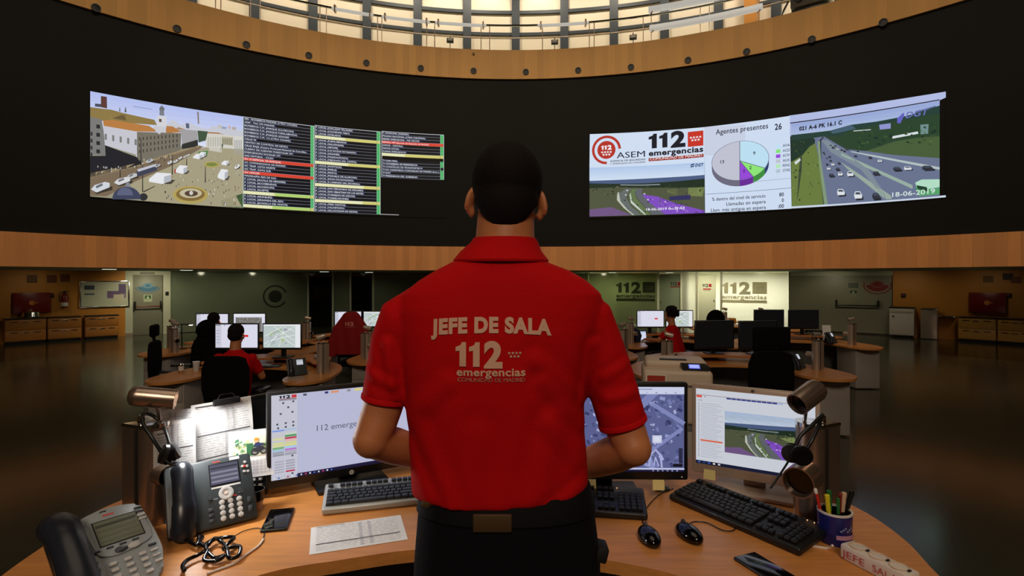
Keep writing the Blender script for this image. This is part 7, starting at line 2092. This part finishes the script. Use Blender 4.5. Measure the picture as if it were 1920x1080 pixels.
mon('monitor with a grey-green street map on the left nearest desk', 'A', 0.08, 0.68, 'map', w=0.55)
mon('lit monitor half hidden by the operator in black at the far left', 'B', -0.80, 0.72, 'ops', w=0.6)
mon('monitor with an aerial picture peeking out behind the left map monitor', 'B', -0.16, 0.78, 'aerial', w=0.6)
mon('lit monitor left of the chair with the red jacket', 'C', -0.46, 0.78, 'ops', w=0.56, h=0.34)
mon('lit monitor right of the chair with the red jacket', 'C', 0.12, 0.78, 'map', w=0.56, h=0.34)
mon('lit monitor in front of the curly-haired operator', 'E', -0.22, 0.82, 'ops', w=0.56, h=0.36)
mon('lit map monitor right of the curly-haired operator, behind a round headrest', 'E', 0.36, 0.82, 'map', w=0.56, h=0.36)
mon('switched-off monitor on the right nearest desk, left of the pair', 'F', 0.06, 0.86, 'off', w=0.58, h=0.42, zb=0.07)
mon('switched-off monitor on the right nearest desk, behind the big black chair', 'F', 0.66, 0.78, 'off', w=0.56, h=0.42, zb=0.07)
mon('switched-off monitor of the far right pair, left one', 'G', -0.22, 0.80, 'off', w=0.60, h=0.38)
mon('switched-off monitor of the far right pair, right one', 'G', 0.42, 0.72, 'off', w=0.60, h=0.38)
GC = 'steel lamp columns on the operator desks'
_c = dict(h=0.39, group=GC, r=0.052, tip=0.098)
def colm(label, k, x, y, rz, hd=(1, 0, -0.25), z=0.74):
    lamp_column(label, on(k, x, y, z), rz, head_dir=hd, **_c)
colm('steel lamp column on the left end of the left nearest desk, beside the empty chair', 'B', -0.84, -0.28, R_(10))
colm('steel lamp column on the round right end of the left nearest desk, beside its telephone', 'A', 0.88, -0.05, R_(190))
colm('steel lamp column on the far left desk beside the glowing flat desk lamp', 'B', -1.22, 0.25, R_(5))
colm('steel lamp column on the left end of the far desk with the red jacket', 'C', -0.93, -0.12, R_(20))
colm('steel lamp column on the drawer desk just left of the standing man', 'D', -1.03, -0.22, R_(10), hd=(0.9, 0.2, -0.2))
colm('steel lamp column behind the telephone just right of the standing man', 'D2', 0.66, -0.10, R_(190))
colm('steel lamp column on the left end of the curly-haired operator\'s desk, beside a jacket', 'E', -0.82, -0.14, R_(10))
colm('steel lamp column on the right nearest desk, behind the printer', 'F', -0.86, -0.02, R_(-10))
colm('steel lamp column on the round right end of the right nearest desk', 'F', 1.08, 0.03, R_(175), hd=(0.9, 0.1, 0.0))
colm('steel lamp column on the far right desk next to the telephone', 'G', 0.80, -0.15, R_(175))
colm('steel lamp column in the last row in front of the lit glass, left one', 'H', -0.45, 0.0, R_(10))
colm('steel lamp column in the last row in front of the lit glass, right one', 'H', 0.42, 0.0, R_(10))
GT = 'telephones on the operator desks'
def far_phone(label, k, x, y, rz, z=0.74, s=1.25):
    t = desk_phone(label, on(k, x, y, z), rz, tilt=62, w=0.23, l=0.22, far=True, group=GT, lcd=((226, 230, 240), (200, 206, 220)))
far_phone('black telephone standing on the round right end of the left nearest desk', 'A', 0.66, -0.22, R_(35))
far_phone('black telephone right of the standing man, in front of the steel columns', 'D2', 0.50, -0.35, R_(25))
far_phone('black telephone beside the steel column on the right nearest desk', 'F', 0.90, 0.05, R_(30))
far_phone('black telephone on the far right desk left of its steel column', 'G', 0.60, 0.02, R_(25))
# flat LED lamps
def flat_lamp(label, loc, rz, lit=False, L=0.2, h=0.42):
    t = thing('flat_desk_lamp', label, 'lamp', loc, rz)
    B().lathe([(0, 0), (0.07, 0), (0.068, 0.012), (0.02, 0.02), (0, 0.02)]).build('base', M['black_plastic'], t)
    B().cyl((0, 0, 0.015), (0, 0, h), 0.009).build('stem', M['black_plastic'], t)
    hd = B().box((L * 0.45, 0, h), (L, 0.06, 0.018), bev=0.006).build('lamp_head', M['black_plastic'], t)
    B().box((L * 0.82, -0.0, h - 0.012), (L * 0.2, 0.045, 0.012), bev=0.002).build('led_strip', M['lamp_glow' if lit else 'black_gloss'], hd)
flat_lamp('black flat desk lamp with a glowing tip at the far left', on('B', -1.02, 0.18), R_(-6), True)
# keyboards, cups on the left desk
t = thing('keyboard', 'grey keyboard on the left nearest desk beside the operator', 'keyboard', on('A', -0.08, 0.47), R_(4))
B().box((0, 0, 0.012), (0.44, 0.15, 0.024), bev=0.006).build('body', M['button_dark'], t)
B().box((-0.05, 0, 0.026), (0.3, 0.12, 0.008), bev=0.002).build('key_bed', M['phone_grey'], t)
t = thing('paper_cup', 'pale blue paper cup on the left nearest desk by the black chair', 'cup', on('A', -0.80, 0.14))
B().lathe([(0, 0), (0.03, 0), (0.042, 0.12), (0.039, 0.12), (0.028, 0.006), (0, 0.006)]).build('body', M['button_grey'], t)
B().lathe([(0.04, 0.118), (0.044, 0.12), (0.042, 0.124), (0.038, 0.12)]).build('rim', M['paper'], t)
t = thing('drinks_can', 'shiny small can standing on the left nearest desk', 'can', on('A', -0.92, 0.02))
B().lathe([(0, 0), (0.028, 0), (0.033, 0.008), (0.033, 0.10), (0.027, 0.115), (0.025, 0.115), (0, 0.11)]).build('body', M['chrome'], t)
B().lathe([(0.0332, 0.03), (0.0336, 0.03), (0.0336, 0.085), (0.0332, 0.085)]).build('label_band', M['mug_white'], t)
t = thing('mouse_mat', 'pale round mouse mat on the right end of the left nearest desk', 'mouse mat', on('A', 0.68, -0.36))
B().lathe([(0, 0), (0.12, 0), (0.12, 0.004), (0, 0.004)]).build('mat', M['beige_case'], t)
# chairs and operators
GO = 'black office chairs'
office_chair('black office chair of the red-shirted operator at the left nearest desk', on('A', 0.20, -0.78, 0), 0, back_h=1.10, head=False, bw=0.50, group=GO)
seated('operator with short dark hair in a red shirt, seated at the left nearest desk', on('A', 0.12, -0.70, 0), 0, 'shirt', lean=0.04)
office_chair('black chair with a round headrest under the operator in black at the far left', on('B', 0.16, -0.85, 0), 0, back_h=1.06, bw=0.5, round_back=True, group=GO)
seated('operator all in black seated at the far left desk', on('B', 0.03, -0.80, 0), 0, 'black_fabric', lean=0.05)
ec = Vector((-4.68, 7.4, 0))
office_chair('empty black office chair with a headrest at the far left, turned to the right', ec, R_(-70), back_h=1.08, bw=0.46, group=GO)
t = thing('folded_jacket', 'pale folded jacket lying on the seat of the empty left chair', 'jacket', ec + Vector((0.03, -0.02, 0.525)), R_(10))
b = B(); b.ell((0, 0, 0.03), (0.2, 0.17, 0.034)); b.ell((0.05, -0.05, 0.045), (0.14, 0.1, 0.03)); b.ell((-0.08, 0.04, 0.045), (0.1, 0.1, 0.028))
me_ = merged(b, 0.012, 2); rn = random.Random(2)
for v in me_.vertices: v.co.z = max(0.0, v.co.z + 0.006 * math.sin(v.co.x * 40 + v.co.y * 23))
M['jacket_pale'] = mat('jacket_pale', (176, 150, 134), rough=0.9, bump=0.2, bscale=150)
put_mesh('cloth', me_, M['jacket_pale'], t, world=False)
jc = on('C', 0.13, -0.72, 0)
office_chair('black office chair under the red 112 jacket in the far row', jc, 0, back_h=1.1, bw=0.46, head=True, group=GO)
# red jacket over the chair back
t = thing('red_jacket', 'dark red jacket lettered 112 hung over a chair back in the far row', 'jacket', jc + Vector((0, -0.24, 0)), 0)
b = B()
b.loft([(-0.04, -0.05, 0.66, 0.30, 0.075), (-0.03, -0.05, 0.80, 0.30, 0.075), (0.0, -0.04, 1.0, 0.29, 0.075), (0, -0.03, 1.14, 0.27, 0.075), (0, -0.02, 1.24, 0.2, 0.07), (0, -0.01, 1.34, 0.13, 0.07), (0, 0.0, 1.375, 0.08, 0.05)], n=40, e=2.6)
b.tube([(-0.22, -0.05, 1.12), (-0.30, -0.06, 0.86), (-0.30, -0.06, 0.62)], [0.07, 0.075, 0.07], n=16)
b.tube([(0.24, -0.05, 1.10), (0.27, -0.05, 0.9), (0.22, -0.05, 0.72)], [0.06, 0.06, 0.05], n=16)
me_ = merged(b, 0.012, 4)
for v in me_.vertices: v.co.y += 0.008 * math.sin(v.co.x * 30 + v.co.z * 5)
M['jacket_red'] = mat('jacket_red', (150, 10, 16), rough=0.85, bump=0.1, bscale=120)
jk = put_mesh('cloth', me_, M['jacket_red'], t, world=False)
bv = BVHTree.FromPolygons([v.co for v in me_.vertices], [tuple(p.vertices) for p in me_.polygons])
c = Canvas(0.001)
c.num112(-0.085, 1.145, 0.06, (216, 130, 120), 0.15); c.rect(-0.08, 1.115, 0.09, 1.122, (190, 90, 84)); c.cut(0.03); c.cut(0.03, 1)
def fn(u, v, h):
    q = bv.ray_cast(Vector((u, -1, v)), Vector((0, 1, 0)))[0]
    return Vector((u, (q.y if q is not None else -0.1) - 0.003 - h, v))
c.build('jacket_lettering', fn, M['print'], jk)
office_chair('big black office chair at the right nearest desk, empty and seen from behind', on('F', -0.10, -0.92, 0), R_(4), back_h=1.14, bw=0.50, group=GO, hw=0.42, hh=0.26)
t = seated('operator with curly dark hair in a red shirt, seated sideways at the far right desk', on('E', -0.10, -0.62, 0), R_(52), 'shirt', hair='curly', lean=0.12, look=R_(12), reach={-1: ((-0.26, 0.26, 0.86), (-0.18, 0.48, 0.86)), 1: ((0.26, 0.24, 0.84), (0.1, 0.46, 0.82))})
q_ = B().box((0.10, -0.035, 1.0), (0.07, 0.012, 0.16), bev=0.004).build('shoulder_strap', M['sock_white'], t)
office_chair('black chair with a round headrest behind the curly-haired operator', on('E', 0.30, -0.80, 0), R_(24), back_h=1.14, bw=0.46, round_back=True, group=GO)
# laptop, jacket on rail beside the curly operator
lp = on('E', -0.50, 0.22, 0.74)
t = thing('laptop', 'small open laptop with a lit screen beside the curly-haired operator', 'laptop', lp, R_(20))
B().box((0, 0, 0.01), (0.26, 0.18, 0.018), bev=0.005).build('base', M['pedestal'], t)
ld = B().box((0, 0.10, 0.105), (0.26, 0.012, 0.19), rot=Matrix.Rotation(R_(-12), 3, 'X'), bev=0.005).build('lid', M['mug_blue'], t)
c = Canvas(0.0006); c.rect(-0.115, 0, 0.115, 0.16, (206, 212, 232)); c.layer = 1; c.rect(-0.115, 0.14, 0.115, 0.16, (170, 180, 210))
fm2 = Matrix.Translation((0, 0.0795, 0.026)) @ Matrix.Rotation(R_(90 - 12), 4, 'X')
c.build('screen', lambda u, v, h: fm2 @ Vector((u, v, 0.003 + h)), M['lcd_far'], ld)
t = thing('blue_jacket', 'dark blue jacket hanging on a chair left of the small laptop', 'jacket', on('E', -0.72, 0.12, 0.745), 0)
b = B(); b.loft([(0, 0, 0.0, 0.13, 0.07), (0, 0, 0.12, 0.16, 0.08), (-0.02, 0, 0.22, 0.14, 0.07), (-0.05, 0, 0.29, 0.06, 0.04)], n=28)
M['jacket_blue'] = mat('jacket_blue', (26, 36, 62), rough=0.9)
put_mesh('cloth', merged(b, 0.012, 4), M['jacket_blue'], t, world=False)
# small boxes on the last row, paper on the far right desk
t = thing('paper_sheet', 'white sheet standing behind the telephone on the far right desk', 'paper', on('G', 0.62, 0.28, 0.74), R_(0))
B().box((0, 0, 0.16), (0.16, 0.004, 0.32), rot=Matrix.Rotation(R_(-6), 3, 'X')).build('sheet', M['paper'], t)
B().box((0, 0.03, 0.006), (0.12, 0.08, 0.012), bev=0.003).build('stand', M['button_grey'], t)
t = thing('small_crate', 'small brown crate on the last desk in front of the lit glass', 'box', on('H', -0.32, 0.12, 0.835), 0)
B().box((0, 0, 0.07), (0.3, 0.2, 0.14), bev=0.006).build('body', M['wood_wall'], t)
B().box((0, -0.101, 0.09), (0.09, 0.006, 0.03)).build('hand_hole', M['black_matte'], t)
t = thing('grey_box', 'pale grey box left of the brown crate on the last desk', 'box', on('H', -0.66, 0.12, 0.835), 0)
B().box((0, 0, 0.08), (0.28, 0.2, 0.16), bev=0.006).build('body', M['phone_grey'], t)
B().box((0, 0, 0.165), (0.29, 0.21, 0.02), bev=0.005).build('lid', M['phone_grey'], t)
# tape roll on the right nearest column
# ---- printer on its cabinet
pc_ = Vector((1.27, 4.15, 0))
t = thing('printer_cabinet', 'grey cabinet carrying the ivory printer behind the desk', 'cabinet', pc_, R_(-4))
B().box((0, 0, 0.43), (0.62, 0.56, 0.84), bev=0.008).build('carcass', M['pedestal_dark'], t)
dd = B().box((0, -0.285, 0.43), (0.58, 0.02, 0.78), bev=0.004).build('door', M['pedestal'], t)
B().cyl((0.24, -0.30, 0.5), (0.24, -0.30, 0.6), 0.008).build('handle', M['chrome'], dd)
t = thing('laser_printer', 'ivory laser printer with a lit blue control panel behind the desk', 'printer', pc_ + Vector((0, 0, 0.85)), R_(-12))
b = B()
b.box((0, 0.02, 0.20), (0.50, 0.46, 0.40), bev=0.03, seg=3)
b.build('housing', M['printer'], t)
b = B(); b.prism([(-0.22, 0.37), (-0.22, 0.40), (0.18, 0.475), (0.235, 0.475), (0.235, 0.37)], -0.24, 0.16, bev=0.008, m=Matrix(((0, 0, 1, 0.04), (-1, 0, 0, 0.04), (0, 1, 0, 0), (0, 0, 0, 1))))
b = B(); b.box((0.0, 0.09, 0.42), (0.46, 0.30, 0.07), bev=0.03, seg=3).build('top_cover', M['printer'], t)
B().box((-0.02, -0.02, 0.457), (0.2, 0.05, 0.006)).build('output_slot', M['steel_dark'], t)
pn = B().prism([(-0.08, -0.055), (0.10, -0.055), (0.12, 0.0), (0.09, 0.055), (-0.09, 0.055)], 0, 0.02, bev=0.005, m=Matrix.Translation((0.12, -0.13, 0.405)) @ Matrix.Rotation(R_(22), 4, 'X')).build('control_panel', M['black_plastic'], t)
c = Canvas(0.0005); c.rect(-0.035, -0.03, 0.045, 0.03, (110, 120, 240)); c.layer = 1; c.rect(-0.028, -0.02, 0.038, 0.024, (170, 180, 255))
mm_ = Matrix.Translation((0.12, -0.13, 0.405)) @ Matrix.Rotation(R_(22), 4, 'X')
c.build('panel_screen', lambda u, v, h: mm_ @ Vector((u, v, 0.0215 + h)), M['lcd_far'], pn)
B().box((0.03, -0.213, 0.29), (0.45, 0.008, 0.012)).build('front_seam', M['pedestal_dark'], t)
B().lathe([(0, 0), (0.018, 0), (0.016, 0.004), (0, 0.004)], c=(0, 0, 0), m=Matrix.Translation((0.12, -0.211, 0.22)) @ Matrix.Rotation(PI / 2, 4, 'X')).build('maker_badge', M['pedestal'], t)
c = Canvas(0.0006)
c.rect(-0.075, 0.06, 0.075, 0.30, (236, 226, 206)); c.layer = 1; c.rect(-0.065, 0.24, 0.065, 0.29, (176, 50, 30)); c.rect(-0.065, 0.2, 0.065, 0.24, (216, 120, 40)); c.rect(-0.065, 0.07, 0.065, 0.2, (226, 150, 60)); c.layer = 2
c.rect(-0.05, 0.08, 0.05, 0.17, (236, 230, 220)); c.layer = 3; c.poly([(-0.025, 0.15), (0.01, 0.09), (0.03, 0.1), (0.0, 0.155)], (40, 30, 26))
c.build('instruction_label', lambda u, v, h: Vector((u - 0.155, -0.2125 - h, v + 0.07)), M['print'], t)
